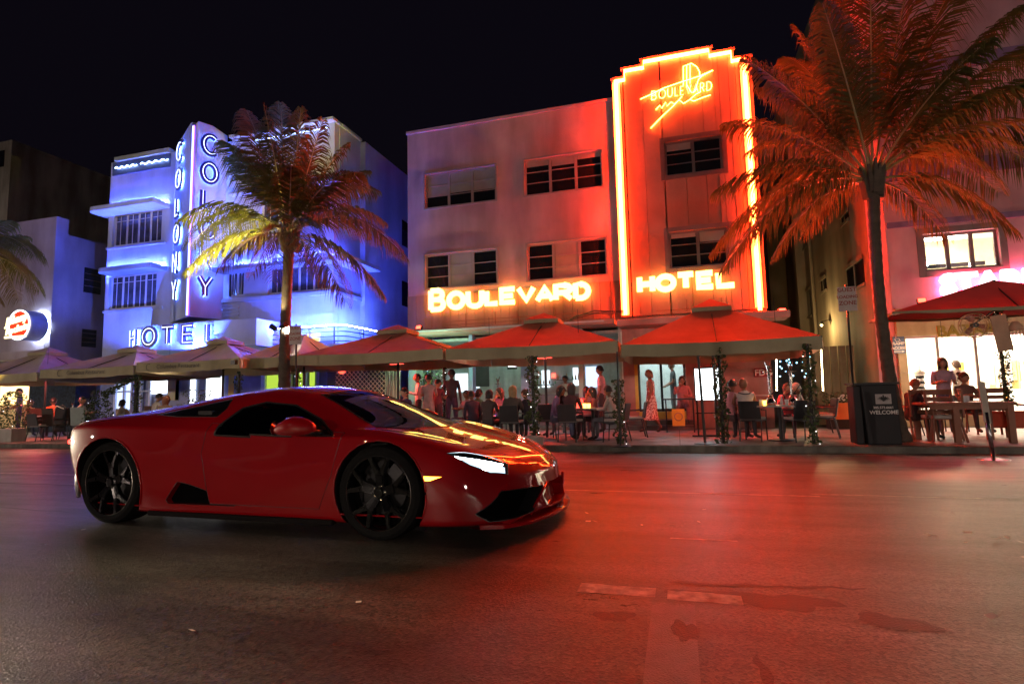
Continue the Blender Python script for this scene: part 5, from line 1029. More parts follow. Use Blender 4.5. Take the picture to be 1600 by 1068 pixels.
for px, dy, k, m, lab, nm, c in ((1222, -.2, 'bottle', M_GLS, 'clear bottle between the two hookahs', 'bottle', 'bottle'), (1230, -.3, 'tumbler', M_GLS, 'tumbler right of the clear bottle on the hookah table', 'drinking_glass', 'glass'), (1196, -.1, 'candle', CAN, 'amber candle glass left of the left hookah', 'candle', 'candle'), (1190, .1, 'tumbler', M_GLS, 'tumbler beside the amber candle on the hookah table', 'drinking_glass', 'glass')):
    p = PY(px, 640, T1.y+dy); glassware(lab, p.x, T1.y+dy, .741, k, m, nm, c)
for px, dy, k, m, lab in ((914, -.1, 'candle', CAN, 'left amber candle glass on the round table behind the car'), (920, -.25, 'candle', CAN, 'right amber candle glass on the round table behind the car')):
    p = PY(px, 640, T2.y+dy); glassware(lab, p.x, T2.y+dy, .741, k, m, 'candle', 'candle')
p = PY(902, 640, T2.y); bx('x', (0, 0, 0), (.01, .01, .01), REDG); bpy.data.objects.remove(bpy.data.objects['x'])
o = MB().box((-.13, -.04, 0), (.13, .04, .2)).build('drink_bucket', REDG); o.location = (p.x, T2.y+.05, .741); tagit(o, 'red glowing drinks bucket beside the amber candles', 'bucket')
for px, m, lab, nm in ((769, CAN, 'amber candle glass on the dark table left of the ivy post', 'candle'), (763, REDG, 'red candle glass on the dark table left of the ivy post', 'candle'), (775, M_GLS, 'tumbler on the dark table left of the ivy post', 'drinking_glass')):
    p = PY(px, 640, T3.y-.1); glassware(lab, p.x, T3.y-.1, .741, 'candle' if 'candle' in nm else 'tumbler', m, nm, 'candle' if nm == 'candle' else 'glass')
for px, lab in ((1506, 'left salt shaker on the teak table'), (1512, 'right pepper shaker on the teak table')): p = PY(px, 630, ty0+.4); glassware(lab, p.x, ty0+.4, .751, 'tumbler', M_GLS, 'shaker', 'shaker')
# wicker planter and orange box near the passage
ob = thing('planter_box', 'orange planter box with white flowers at the passage mouth', 'planter', (PY(1318, 660, 16.8).x, 16.8, 0)); a, b = PY(1303, 655, 16.8), PY(1327, 629, 16.8)
bx('box', (a.x, 16.8, a.z), (b.x, 17.2, b.z), mat('orange box', (.75, .2, .04), .6), ob); bx('stand', (a.x-.1, 16.82, 0), (b.x+.15, 17.18, a.z-.002), mat('dark crate', (.03, .02, .015), .8), ob)
mb = MB(); rr = random.Random(4)
for i in range(160):
    c = V(rr.uniform(a.x-.2, b.x+.1), rr.uniform(16.8, 17.2), b.z+rr.uniform(0, .28)); s = .035; u = V(rr.uniform(-1, 1), rr.uniform(-1, 1), rr.uniform(-1, 1)).normalized(); v_ = u.cross(V(.3, .2, 1)).normalized(); mb.add([c-u*s, c+v_*s, c+u*s, c-v_*s], [(0, 1, 2, 3)])
mb.build('leaves', M_IVY, ob, kind='stuff'); mb = MB()
for i in range(22): mb.sph(V(rr.uniform(lerp(a.x, b.x, .4), b.x), rr.uniform(16.8, 17), b.z+rr.uniform(.05, .22)), .022, 5)
mb.build('flowers', mat('white flower', (.8, .8, .75), .7), ob, kind='stuff')
# fan, hanging menu bag and tassel lamp under the maroon umbrella
fc = PY(1522, 508, 13.6); fn = thing('fan', 'round cage fan hung under the maroon umbrella', 'fan', fc); rF = abs(PY(1545, 508, 13.6).x-fc.x)
mb = MB(); ringp = lambda R0, dy: [fc+V(math.cos(a*.2618)*R0, dy, math.sin(a*.2618)*R0) for a in range(24)]
for R0 in (rF, rF*.7, rF*.4): mb.tube(ringp(R0, -.05), .006 if R0 < rF else .011, 5, closed=True)
for k in range(16): a = k*.3927; mb.tube([fc+V(0, -.08, 0), fc+V(math.cos(a)*rF, -.04, math.sin(a)*rF)], .004, 4)
mb.tube(ringp(rF, .06), .009, 5, closed=True); mb.build('cage', mat('warm metal', (.4, .25, .15), .4, metal=.6), fn)
for k in range(3):
    a = R_(100+120*k); u = V(math.cos(a), 0, math.sin(a)); w = V(-math.sin(a), 0, math.cos(a)); mb = MB(); mb.add([fc+u*.04, fc+u*rF*.4+w*rF*.28+V(0, .02, 0), fc+u*rF*.82+w*rF*.36+V(0, .03, 0), fc+u*rF*.88-w*rF*.1, fc+u*rF*.4-w*rF*.12-V(0, .02, 0)], [(0, 1, 2, 3, 4)]); mb.build('blade', mat('fan blade', (.35, .16, .12), .4), fn)
MB().lathe(fc, [(.05, -.06), (.05, .08)], 12, 'y').build('motor', M_IRON, fn); MB().tube([fc+V(.05, .05, .05), V(PY(1552, 437, 13.95).x, 13.95, fc.z+.35)], .015, 5).build('bracket', M_IRON, fn)
q = PY(1565, 520, 13.5); t = MB().obox(q, V(.13, 0, .02), V(0, .012, 0), V(.04, 0, -.36)).build('paper_menu', mat('tan paper', (.5, .33, .22), .8)); tagit(t, 'tan paper sheet hanging beside the fan', 'menu'); 
q = PY(1587, 512, 13.5); tl = thing('tassel_lamp', 'small tan fringed lamp at the right edge', 'lamp', q); MB().lathe(q, [(.05, .13), (.11, .04), (.12, -.06)], 12).build('shade', mat('tan paper', (.5, .33, .22), .8), tl, smooth=True); mb = MB()
for k in range(12): a = k*.5236; mb.tube([q+V(.11*math.cos(a), .11*math.sin(a), -.05), q+V(.12*math.cos(a), .12*math.sin(a), -.17-.05*(k % 2))], .006, 4)
mb.build('fringe', mat('tan paper', (.5, .33, .22), .8), tl)
# mannequin in a striped dress in the shop
mq_ = PY(1440, 618, YR+.7); mn_ = thing('mannequin', 'headless shop mannequin in a black and white striped dress', 'mannequin', (mq_.x, YR+.7, .05))
zb_ = .55
for k in range(12): MB().lathe((mq_.x, YR+.7, zb_+k*.075), [(.15+.05*math.sin(k*.5)-(.05 if 5 < k < 8 else 0), 0), (.15+.05*math.sin((k+1)*.5)-(.05 if 5 < k < 7 else 0), .075)], 12).build('stripe', mat('print white', (.62, .6, .56), .6) if k % 2 else mat('emblem black', (.01, .01, .01), .6), mn_, smooth=True)
MB().lathe((mq_.x, YR+.7, zb_+.9), [(.16, 0), (.05, .1), (.04, .2)], 12).build('neck', mat('white shop wall', (.85, .82, .74), .6), mn_, smooth=True); MB().tube([(mq_.x, YR+.7, .05), (mq_.x, YR+.7, .55)], .02, 6).build('stand', M_FR2, mn_)
# spotlights strapped to the left palm
sp = thing('spotlight', 'spotlight fixture strapped to the left palm trunk', 'spotlight', PY(436, 512, YP-.1)); q = PY(434, 512, YP-.15)
MB().tube([q+V(-.14, -.1, .05), q+V(.0, -.05, -.05)], [.075, .06], 12).build('housing', M_IRON, sp); MB().tube([q, q+V(.22, .1, -.02)], .02, 6).build('strap', M_IRON, sp); MB().tube([q+V(.1, -.02, .02), q+V(.32, -.1, .06)], [.05, .065], 10).build('housing', M_IRON, sp)
def spot(name, loc, tgt, e, col, size, par=None, soft=.04, blend=.4):
    l = bpy.data.lights.new(name, 'SPOT'); l.energy = e; l.color = col; l.spot_size = R_(size); l.spot_blend = blend; l.shadow_soft_size = soft; o = bpy.data.objects.new(name, l); COL.objects.link(o); o.location = loc
    o.rotation_euler = (Vector(tgt)-Vector(loc)).to_track_quat('-Z', 'Y').to_euler()
    if par: o.parent = par; o.location = Vector(loc)-wl(par)
    return o
spot('lamp_light', q+V(-.25, -.45, .05), PY(345, 365, YP-.3), 2000, (1, .74, .14), 84, sp); spot('lamp_light', q+V(.34, .0, .02), PY(415, 575, YU+1.3), 170, (1, .93, .8), 60, sp)
spot('lamp_light', q+V(-.05, -.35, .12), PY(452, 420, YP-.2), 90, (1, .8, .4), 70, sp)
# red infrared heaters under the canopies (the glow on the terrace floor and the guests)
def heater(label, px, Y, e, z=2.02, col=(1, .05, .03)):
    x = PY(px, 560, Y).x; t = thing('patio_heater', label, 'heater', (x, Y, z), 'red heaters under the umbrellas'); MB().box((x-.22, Y-.05, z), (x+.22, Y+.05, z+.06)).build('housing', M_IRON, t); MB().box((x-.20, Y-.035, z-.006), (x+.20, Y+.035, z-.001)).build('element', emis('heater element', col, 5), t)
    MB().tube([(x, Y, z+.06), (x, Y, z+.5)], .012, 5).build('hanger', M_IRON, t)
    l = bpy.data.lights.new('heater_glow', 'AREA'); l.energy = e; l.color = col; l.size = .4; l.size_y = .08; l.shape = 'RECTANGLE'; o = bpy.data.objects.new('heater_glow', l); COL.objects.link(o); o.location = (0, 0, -.02); o.parent = t
heater('red heater under the biggest red umbrella', 1160, 14.2, 30); heater('red heater under the middle red umbrella', 850, 14.2, 45); heater('red heater under the umbrella left of the BOULEVARD letters', 620, 14.2, 40); heater('pinkish red heater under the pale umbrella at the left', 64, 13.6, 30, 1.98, (1, .12, .12))
def pendant(label, px, Y, e, z, col):  # added bulbs that brighten tables and guests under the canopies
    x = PY(px, 560, Y).x; t = thing('fill_pendant', label, 'lamp', (x, Y, z), 'small warm lamps under the canopies'); MB().sph((x, Y, z), .035, 8).build('bulb', emis('warm pendant bulb', (1, .75, .45), 25), t); MB().tube([(x, Y, z+.03), (x, Y, z+.7)], .006, 4).build('cord', M_IRON, t)
    l = bpy.data.lights.new('bulb_light', 'POINT'); l.energy = e; l.color = col; l.shadow_soft_size = .04; o = bpy.data.objects.new('bulb_light', l); COL.objects.link(o); o.location = (0, -.06, -.05); o.parent = t
pendant('warm bulb hung under the biggest red umbrella', 1215, 13.2, 9, 2.35, (1, .6, .4)); pendant('warm bulb hung under the middle red umbrella', 905, 13.0, 8, 2.35, (1, .6, .5)); pendant('warm bulb hung under the pale Columbus umbrella', 265, 13.2, 22, 2.35, (1, .75, .5)); pendant('warm bulb hung under the leftmost pale umbrella', 75, 13.2, 16, 2.3, (1, .7, .45)); pendant('warm bulb hung under the maroon umbrella', 1475, 15.9, 45, 2.15, (1, .7, .4)); pendant('warm bulb under the lit middle umbrella, left half', 765, 13.4, 6, 2.35, (1, .6, .6))
for px, e, col in ((760, 70, (.7, .95, 1)), (880, 90, (.75, 1, .85))):
    x = PY(px, 560, 19).x; t = thing('ceiling_lamp', 'white cafe ceiling lamp %s the blue grey column' % ('left of' if px < 800 else 'right of'), 'lamp', (x, 19.2, 2.95), 'cafe ceiling lamps'); MB().box((x-.5, 19.0, 2.93), (x+.5, 19.3, 2.975)).build('diffuser', emis('cafe diffuser', (.8, 1, .95), 6), t)
# red floodlights on the canopy ledges aimed at the palms, and a lamp added to brighten the passage wall
for lab, px, py, Y, tgt, e, sz in (('red floodlight on the right end of the entrance canopy', 1222, 486, 16.75, PY(1290, 300, YP+.4), 2600, 80), ('red floodlight at the left end of the ledge under the wide letters', 655, 512, 16.95, PY(520, 390, YP+.2), 1500, 62), ('red floodlight on the ledge of the maroon umbrella shop', 1440, 470, 16.9, PY(1500, 320, YP+.3), 1300, 80)):
    c = PY(px, py, Y); t = thing('floodlight', lab, 'floodlight', c, 'red floodlights aimed at the palms'); dr_ = (tgt-c).normalized(); sd = dr_.cross(V(0, 0, 1)).normalized(); u_ = sd.cross(dr_)
    MB().obox(c, sd*.10, dr_*.05, u_*.07).build('housing', M_IRON, t); MB().obox(c+dr_*.052, sd*.085, dr_*.001, u_*.055).build('lens', emis('red flood lens', (1, .04, .02), 6), t); MB().tube([c-u_*.07, c-u_*.07-V(0, 0, .12)], .015, 5).build('bracket', M_IRON, t)
    spot('flood_light', c+dr_*.09, tgt, e*.75, (1, .035, .012), sz, t)
t = thing('passage_fill_lamp', 'dim warm lamp on the side wall in the passage', 'lamp', (5.1, 22.5, 3.4)); MB().lathe((5.1, 22.5, 3.4), [(.05, .1), (.10, 0), (.0001, -.02)], 10).build('shade', M_IRON, t); MB().tube([(5.1, 22.5, 3.5), (5.42, 22.5, 3.55)], .012, 5).build('arm', M_IRON, t); MB().sph((5.1, 22.5, 3.36), .04, 6).build('bulb', emis('dim warm bulb', (1, .7, .3), 10), t)
l = bpy.data.lights.new('passage_fill', 'POINT'); l.energy = 50; l.color = (1, .68, .28); l.shadow_soft_size = .05; o = bpy.data.objects.new('passage_fill', l); COL.objects.link(o); o.parent = t; o.location = (-.35, -.2, -.15)
# ================================================================== people
SKINS = {'light': (.50, .28, .19), 'tan': (.36, .19, .12), 'brown': (.20, .10, .06), 'dark': (.09, .045, .03)}
HAIRS = {'black': (.012, .01, .01), 'brown': (.06, .03, .015), 'blond': (.30, .20, .09), 'red': (.22, .07, .03), 'grey': (.3, .29, .27)}
def head_mb(mb, c, fwd, up, r=.098, ears=True):
    """head with brow, eye sockets, nose, lips, chin and ears; c = centre"""
    fwd = fwd.normalized(); rt = fwd.cross(up).normalized(); up = rt.cross(fwd).normalized(); n, m = 20, 14; vs = []
    for i in range(m+1):
        ph = -math.pi/2+math.pi*i/m
        for k in range(n):
            a = 2*math.pi*k/n; x, y, z = math.cos(ph)*math.sin(a), math.cos(ph)*math.cos(a), math.sin(ph)   # y forward
            X, Y_, Z = x*r*.80, y*r*.98, z*r*1.22
            if z < 0: X *= 1-.28*(-z)**1.5; Y_ *= (1-.12*(-z)) if y < 0 else (1-.04*(-z))
            if y > .3:
                g = lambda x0, z0, sx, sz: math.exp(-((x-x0)/sx)**2-((z-z0)/sz)**2)
                Y_ += r*(.30*g(0, -.12, .13, .16)+.10*g(0, .02, .10, .22)+.10*g(0, .20, .5, .09)-.12*g(.33, .04, .16, .10)-.12*g(-.33, .04, .16, .10)+.09*g(0, -.44, .22, .06)-.05*g(0, -.52, .2, .04)+.13*g(0, -.82, .25, .14))
            vs.append(c+rt*X+fwd*Y_+up*Z)
    fs = []
    for i in range(m):
        for k in range(n): fs.append((i*n+k, i*n+(k+1) % n, (i+1)*n+(k+1) % n, (i+1)*n+k))
    mb.add(vs, fs)
    if ears:
        for s in (-1, 1):
            e = c+rt*s*r*.80-fwd*r*.05; mb.tube([e-up*r*.28, e+rt*s*r*.12, e+rt*s*r*.16-fwd*r*.08+up*r*.22], [r*.10, r*.14, r*.12], 6)
def hair_mb(c, fwd, up, r, style):
    fwd = fwd.normalized(); rt = fwd.cross(up).normalized(); up = rt.cross(fwd).normalized(); mb = MB(); n, m = 18, 10; R0 = r*1.10; vs = []
    rr = random.Random(int(abs(c.x)*1000)); low = {'short': -.25, 'bob': -.9, 'long': -2.4, 'bun': -.3}[style]
    for i in range(m+1):
        t = i/m
        for k in range(n):
            a = 2*math.pi*k/n; front = math.cos(a)   # 1 = front
            lo = lerp(low, .42, max(0, front)**.6) if front > 0 else low
            z = lerp(1.0, lo, t)
            zz = max(-1, z); rad = math.sqrt(max(0, 1-min(1, abs(zz))**2)) if z > 0 else (1.0 if z > -.55 else max(.62, 1-.2*(-z-.55)))
            if i == 0: rad = .02
            wv = 1+.05*math.sin(k*2.3+i)*t
            vs.append(c+rt*(math.sin(a)*rad*R0*.88*wv)+fwd*(front*rad*R0*1.0*wv-(.12*r if z < 0 else .02*r))+up*(z*R0*1.20))
    fs = []
    for i in range(m):
        for k in range(n): fs.append((i*n+k, i*n+(k+1) % n, (i+1)*n+(k+1) % n, (i+1)*n+k))
    mb.add(vs, fs)
    if style == 'bun': mb.sph(c-fwd*r*1.0+up*r*.9, r*.5, 8)
    return mb
def hand_mb(mb, w, h, curl, s):
    """palm and five fingers from wrist w towards h; curl bends them"""
    d = (h-w).normalized(); side = d.cross(Vector((0, 0, 1)) if abs(d.z) < .9 else Vector((0, 1, 0))).normalized(); pn = side.cross(d).normalized()
    if abs(d.z) > .6: side, pn = Vector((0, 1, 0)).cross(d).cross(d).normalized()*-1, Vector((s, 0, 0))
    pc = w+d*.045; mb.tube([w, w+d*.03, w+d*.085], [.024, .034, .030], 6); ls = [.062, .075, .080, .072, .056]
    for i in range(1, 5):
        b = w+d*.08+side*(i-2.5)*.018; l = ls[i]; mb.tube([b, b+d*l*.5-pn*s*curl*.010, b+d*l*.85-pn*s*curl*.035], [.0095, .0085, .006], 5)
    b = w+d*.03+side*-.03; mb.tube([b, b+d*.03-side*.025, b+d*.058-side*.028-pn*s*.01], [.011, .010, .007], 5)
def person(label, x, y, rz, pose='sit', shirt=(.3, .3, .3), pants=(.05, .05, .07), skin='tan', hair='black', hs='short', z0=0, lean=0.0, arms='table', scale=1.0, sleeve='short', look=0.0, shoe=(.03, .03, .03), extra=None, name='person', parent=None, upper=False, bald=False, group='people on the terrace'):
    J = {}; E = []
    _r = random.Random(label); lean = lean or _r.uniform(-.06, .22)*(pose == 'sit'); look = look or _r.uniform(-.6, .6); scale *= _r.uniform(.95, 1.05); shirt = tuple(c*.75 for c in shirt)
    def j(n, p, r): J[n] = (Vector(p), r)
    if pose == 'sit': ph, hipy = .50, 0
    elif pose == 'high': ph, hipy = .72, 0
    else: ph, hipy = .92, 0
    sl, cl = math.sin(lean), math.cos(lean)
    def up_(x_, y_, h): return (x_, y_*cl+h*sl, ph+h*cl-y_*sl)
    j('pelvis', (0, 0, ph), .125); j('waist', up_(0, .0, .18), .108); j('chest', up_(0, .01, .36), .132); j('neckb', up_(0, 0, .50), .062); j('head', up_(0, .02, .57), .050)
    E += [('pelvis', 'waist', 'shirt'), ('waist', 'chest', 'shirt'), ('chest', 'neckb', 'shirt'), ('neckb', 'head', 'skin')]
    for s, n in ((-1, 'l'), (1, 'r')):
        j('sh'+n, up_(s*.165, 0, .45), .056); E.append(('chest', 'sh'+n, 'shirt'))
        if arms == 'table' : el, wr, hd = (s*.22, .10, .24), (s*.13, .32, .27), (s*.10, .40, .27)
        elif arms == 'down': el, wr, hd = (s*.22, -.02, .18), (s*.23, .06, -.05), (s*.235, .09, -.14)
        elif arms == 'face': el, wr, hd = ((s*.2, .18, .28), (s*.06, .20, .52), (s*.03, .17, .60)) if s > 0 else ((s*.22, .08, .22), (s*.10, .30, .25), (s*.05, .38, .25))
        elif arms == 'carry': el, wr, hd = (s*.21, .05, .20), (s*.12, .28, .28), (s*.09, .36, .29)
        elif arms == 'wheel': el, wr, hd = (s*.2, .2, .22), (s*.14, .42, .32), (s*.12, .5, .35)
        else: el, wr, hd = (s*.22, .03, .18), (s*.15, .24, .05), (s*.10, .32, .03)
        j('el'+n, up_(*el), .042); j('wr'+n, up_(*wr), .028); J['hd'+n] = (Vector(up_(*hd)), .02)
        E += [('sh'+n, 'el'+n, 'shirt'), ('el'+n, 'wr'+n, 'shirt' if sleeve == 'long' else 'skin')]
        if not upper:
            j('hip'+n, (s*.09, .03 if pose != 'stand' else 0, ph-.04), .088); E.append(('pelvis', 'hip'+n, 'pants'))
            if pose == 'sit': kn, an, to = (s*.13, .44, .50), (s*.12, .46, .09), (s*.13, .60, .035)
            elif pose == 'high': kn, an, to = (s*.13, .42, .66), (s*.12, .40, .30), (s*.13, .52, .25)
            elif pose == 'walk': kn, an, to = ((s*.09, .17, .50), (s*.08, .20, .09), (s*.08, .36, .05)) if s > 0 else ((s*.09, -.04, .47), (s*.08, -.24, .16), (s*.08, -.12, .04))
            else: kn, an, to = (s*.10, .02, .48), (s*.10, -.02, .09), (s*.12, .14, .035)
            j('kn'+n, kn, .060); j('an'+n, an, .040); j('to'+n, to, .034); E += [('hip'+n, 'kn'+n, 'pants'), ('kn'+n, 'an'+n, 'pants' if pants[0] >= 0 and extra != 'dress' and extra != 'shorts' else 'skin'), ('an'+n, 'to'+n, 'shoe')]
    names = [n for n in J if not n.startswith('hd')]; idx = {n: i for i, n in enumerate(names)}
    me = bpy.data.meshes.new('p'); me.from_pydata([tuple(J[n][0]) for n in names], [(idx[a], idx[b]) for a, b, _ in E], []); ob = bpy.data.objects.new('p', me); COL.objects.link(ob)
    md = ob.modifiers.new('s', 'SKIN'); me.skin_vertices.new() if not me.skin_vertices else None
    for n in names:
        sv = me.skin_vertices[0].data[idx[n]]; r = J[n][1]; sv.radius = (r*1.18, r*.86) if n in ('chest', 'pelvis', 'waist') else (r, r); sv.use_root = (n == 'pelvis')
    md.use_smooth_shade = True; ms = ob.modifiers.new('u', 'SUBSURF'); ms.levels = 1; ms.render_levels = 1
    dg = bpy.context.evaluated_depsgraph_get(); m2 = bpy.data.meshes.new_from_object(ob.evaluated_get(dg)); bpy.data.objects.remove(ob); bpy.data.meshes.remove(me)
    vs = [v.co.copy() for v in m2.vertices]; fs = [tuple(p.vertices) for p in m2.polygons]; bpy.data.meshes.remove(m2)
    MI = {'skin': 0, 'shirt': 1, 'pants': 2, 'shoe': 3}; mb = MB(); mb.v = vs; mb.f = fs
    for f in fs:
        c = sum((vs[i] for i in f), Vector())/len(f); best = None
        for a, b, t in E:
            A, B = J[a][0], J[b][0]; d = B-A; u = max(0, min(1, (c-A).dot(d)/d.length_squared)); q = (c-(A+d*u)).length-J[a][1]*.6*(1-u)-J[b][1]*.6*u
            if best is None or q < best[0]: best = (q, t, a, u)
        t = best[1]
        if sleeve == 'none' and best[2].startswith('sh'): t = 'skin'
        if sleeve == 'short' and best[2].startswith('sh') and best[3] > .72: t = 'skin'
        mb.m.append(MI[t])
    mb.cur = 0; up = Vector(up_(0, 0, 1))-Vector(up_(0, 0, 0)); hc = Vector(up_(0, .03, .665)); f = Vector((math.sin(look), math.cos(look), -.05)); head_mb(mb, hc, f, Vector((0, 0, 1)))
    for s, n in ((-1, 'l'), (1, 'r')): hand_mb(mb, J['wr'+n][0], J['hd'+n][0], .6, s)
    mt = lambda k, c, r=.8: mat(k+' %.3f %.3f %.3f' % tuple(c), c, r, var=.15, nscale=12)
    o = mb.build(name, [mt('skin', SKINS[skin], .5), mt('cloth', shirt), mt('cloth', [abs(v) for v in pants]), mt('shoe', shoe, .5)], None, smooth=True)
    o['label'] = label; o['category'] = 'person'; o['group'] = group; o.location = (x, y, z0); o.rotation_euler.z = R_(rz); o.scale = (scale,)*3; WL[o.name] = Vector((0, 0, 0))
    if not bald: hair_mb(hc, f, Vector((0, 0, 1)), .098, hs).build('hair', mt('hair', HAIRS[hair], .5), o, smooth=True)
    if extra == 'dress':
        d = MB(); pr = [(.118, .48), (.125, .30), (.118, .16), (.135, .02), (.17, -.10), (.19, -.30), (.215, -.50), (.225, -.56)]; n = 20; V_ = []
        for i, (r_, h) in enumerate(pr):
            for k in range(n):
                a = 2*math.pi*k/n; w = 1+(.05*math.sin(5*a+i*.6)*max(0, i-3)/4); V_.append(Vector((r_*1.12*math.cos(a)*w, r_*.86*math.sin(a)*w+(.02 if i > 4 else 0), ph+h)))
        d.add(V_, [(i*n+k, (i+1)*n+k, (i+1)*n+(k+1) % n, i*n+(k+1) % n) for i in range(len(pr)-1) for k in range(n)])
        m_ = mat('print dress cloth', (.40, .16, .17), .8, var=.1, nscale=22, col2=(.78, .74, .70)); m_.node_tree.nodes['Color Ramp'].color_ramp.elements[0].position = .47; m_.node_tree.nodes['Color Ramp'].color_ramp.elements[1].position = .52
        d.build('dress', m_, o, smooth=True)
    if extra == 'strap': MB().tube([Vector(up_(-.13, -.10, .44)), Vector(up_(-.02, -.15, .30)), Vector(up_(.10, -.13, .08))], .018, 5).build('strap', M_IRON, o)
    if extra == 'vest': MB().tube([Vector(up_(.12*math.cos(a), .02+.14*math.sin(a), .455+.02*math.cos(2*a))) for a in [i*.4189 for i in range(15)]], .012, 5, closed=True).build('collar', mat('navy trim', (.02, .02, .05), .7), o)
    return o
def at_px(px, Y): return PY(px, 640, Y).x
pe = person
pe('woman in a sleeveless print dress walking left past the entrance', at_px(1018, 15.5), 15.5, 90, 'walk', (.5, .12, .12), (.4, .2, .2), 'brown', 'red', 'bob', arms='down', sleeve='none', extra='dress', scale=.97, shoe=(.1, .04, .03))
pe('woman in a pink top at the high seat beside the entrance menu', at_px(1068, 16.1), 16.3, 178, 'high', (.6, .22, .22), (.35, .12, .12), 'tan', 'brown', 'long', arms='face', sleeve='long')
tbl = thing('table', 'small pedestal desk with a yellow sign at the entrance', 'table', (at_px(1060, 15.8), 15.8, 0)); q = V(at_px(1062, 15.8), 15.8, 0)
bx('tabletop', (q.x-.45, 15.65, .86), (q.x+.42, 16.0, .90), M_ALU, tbl); [MB().tube([(q.x+a, 15.82, 0), (q.x+a, 15.82, .86)], .02, 6).build('leg', M_ALU, tbl) for a in (-.35, .35)]; bx('yellow_sign', (q.x-.2, 15.62, .18), (q.x+.12, 15.64, .62), mat('yellow poster', (.75, .5, .05), .6), tbl); MB().tube([(q.x-.04+.1*math.cos(a*.5236), 15.612, .42+.1*math.sin(a*.5236)) for a in range(12)], .012, 4, closed=True).build('round_mark', mat('tan paper', (.5, .33, .22), .8), tbl)
P_ = PZ(1180, 689); pe('broad man in a white vest seen from behind at the hookah table', P_.x-.12, P_.y+.22, 8, 'sit', (.60, .58, .60), (.03, .03, .035), 'brown', 'blond', 'short', bald=True, arms='table', sleeve='none', extra='vest', lean=.1, scale=1.08)
P_ = PZ(1290, 684); pe('grey-haired person behind the right ivy post, facing the hookahs', P_.x-.35, P_.y+.2, 75, 'sit', (.45, .45, .42), (.04, .04, .05), 'light', 'grey', 'short', arms='face', sleeve='long', lean=.15)
pe('woman in pink and red leaning towards the right hookah', T1.x+.35, T1.y+.95, 165, 'sit', (.65, .15, .18), (.1, .03, .05), 'light', 'brown', 'long', arms='face', lean=.2, sleeve='long')
pe('person in pink mostly hidden by the left entrance ivy post', at_px(1143, 13.3), 13.3, -60, 'sit', (.6, .35, .42), (.05, .05, .06), 'brown', 'black', 'short', arms='lap')
P_ = PZ(962, 690); pe('man in a white shirt with a dark strap across his back, at the candle table', P_.x-.05, P_.y+.18, 75, 'sit', (.58, .55, .50), (.10, .10, .12), 'brown', 'black', 'short', arms='table', extra='strap', lean=.12, sleeve='long')
pe('standing man in a pink shirt looking left in the cafe front', at_px(941, 15.6), 15.6, 82, 'stand', (.62, .38, .42), (.08, .07, .07), 'brown', 'black', 'short', arms='down', sleeve='short', scale=1.06, look=.3)
pe('woman with long dark hair seated before the bright cafe screen', at_px(918, 14.9), 14.9, 20, 'sit', (.35, .2, .22), (.1, .08, .1), 'tan', 'black', 'long', arms='table', sleeve='none')
pe('dark-haired woman with folded hands behind the amber candles', at_px(932, 13.7), 13.7, 100, 'sit', (.22, .08, .1), (.05, .04, .05), 'tan', 'black', 'long', arms='face', lean=.1)
P_ = PZ(893, 689); pe('dark silhouette with long hair left of the candle table', P_.x-.05, P_.y+.15, -15, 'sit', (.06, .02, .03), (.03, .03, .04), 'tan', 'black', 'long', arms='table', lean=.15, sleeve='long')
pe('person in a violet striped top bent over behind the pale-footed ivy post', at_px(862, 13.2), 13.2, -85, 'sit', (.25, .18, .38), (.12, .13, .22), 'brown', 'black', 'long', arms='lap', lean=.3, sleeve='long')
pe('person with short dark hair chatting beside the violet-striped one', at_px(880, 14.2), 14.2, 60, 'sit', (.25, .14, .3), (.1, .1, .14), 'tan', 'black', 'short', arms='face')
pe('waiter in a pale green shirt standing by the shelf inside', at_px(885, 18.4), 18.4, 170, 'stand', (.40, .60, .50), (.04, .04, .04), 'brown', 'black', 'short', arms='carry', scale=1.02)
P_ = PZ(800, 690); pe('woman with long blond hair seen from behind, left of the ivy post', P_.x-.02, P_.y+.12, 5, 'sit', (.10, .08, .07), (.03, .03, .03), 'tan', 'blond', 'long', arms='table', lean=.12, sleeve='long')
pe('person in a black jacket right of the blond woman', at_px(824, 13.1), 13.1, 35, 'sit', (.03, .03, .05), (.03, .03, .04), 'light', 'brown', 'short', arms='table', sleeve='long')
pe('woman in a magenta top across from the blond woman', at_px(783, 13.9), 13.9, 170, 'sit', (.45, .12, .28), (.05, .05, .06), 'light', 'brown', 'long', arms='face')
pe('woman with a big dark hairdo seen from behind at the dark table', at_px(762, 12.75), 12.75, -10, 'sit', (.10, .07, .07), (.04, .04, .04), 'brown', 'black', 'bob', arms='table', lean=.1, sleeve='long')
pe('tall standing man in dark clothes silhouetted before the bright windows', at_px(706, 14.6), 14.6, 10, 'stand', (.035, .03, .04), (.05, .04, .09), 'dark', 'black', 'short', arms='down', scale=1.10, sleeve='short')
pe('seated dark head just right of the tall standing man', at_px(729, 14.3), 14.3, 150, 'sit', (.4, .25, .3), (.04, .04, .05), 'brown', 'black', 'bob', arms='table')
pe('seated person with bobbed hair before the second cafe window', at_px(744, 14.9), 14.9, -30, 'sit', (.12, .25, .14), (.04, .04, .05), 'brown', 'black', 'bob', arms='table')
pe('seated person in a dark top near the dark table, head lowered', at_px(740, 13.0), 13.0, 40, 'sit', (.05, .03, .06), (.03, .03, .05), 'brown', 'black', 'short', arms='lap', lean=.2, sleeve='long')
pe('woman in a pale pink dress standing with her back turned near the green tree', at_px(670, 13.9), 13.9, 15, 'stand', (.50, .33, .32), (.48, .30, .30), 'tan', 'black', 'short', arms='carry', scale=.95)
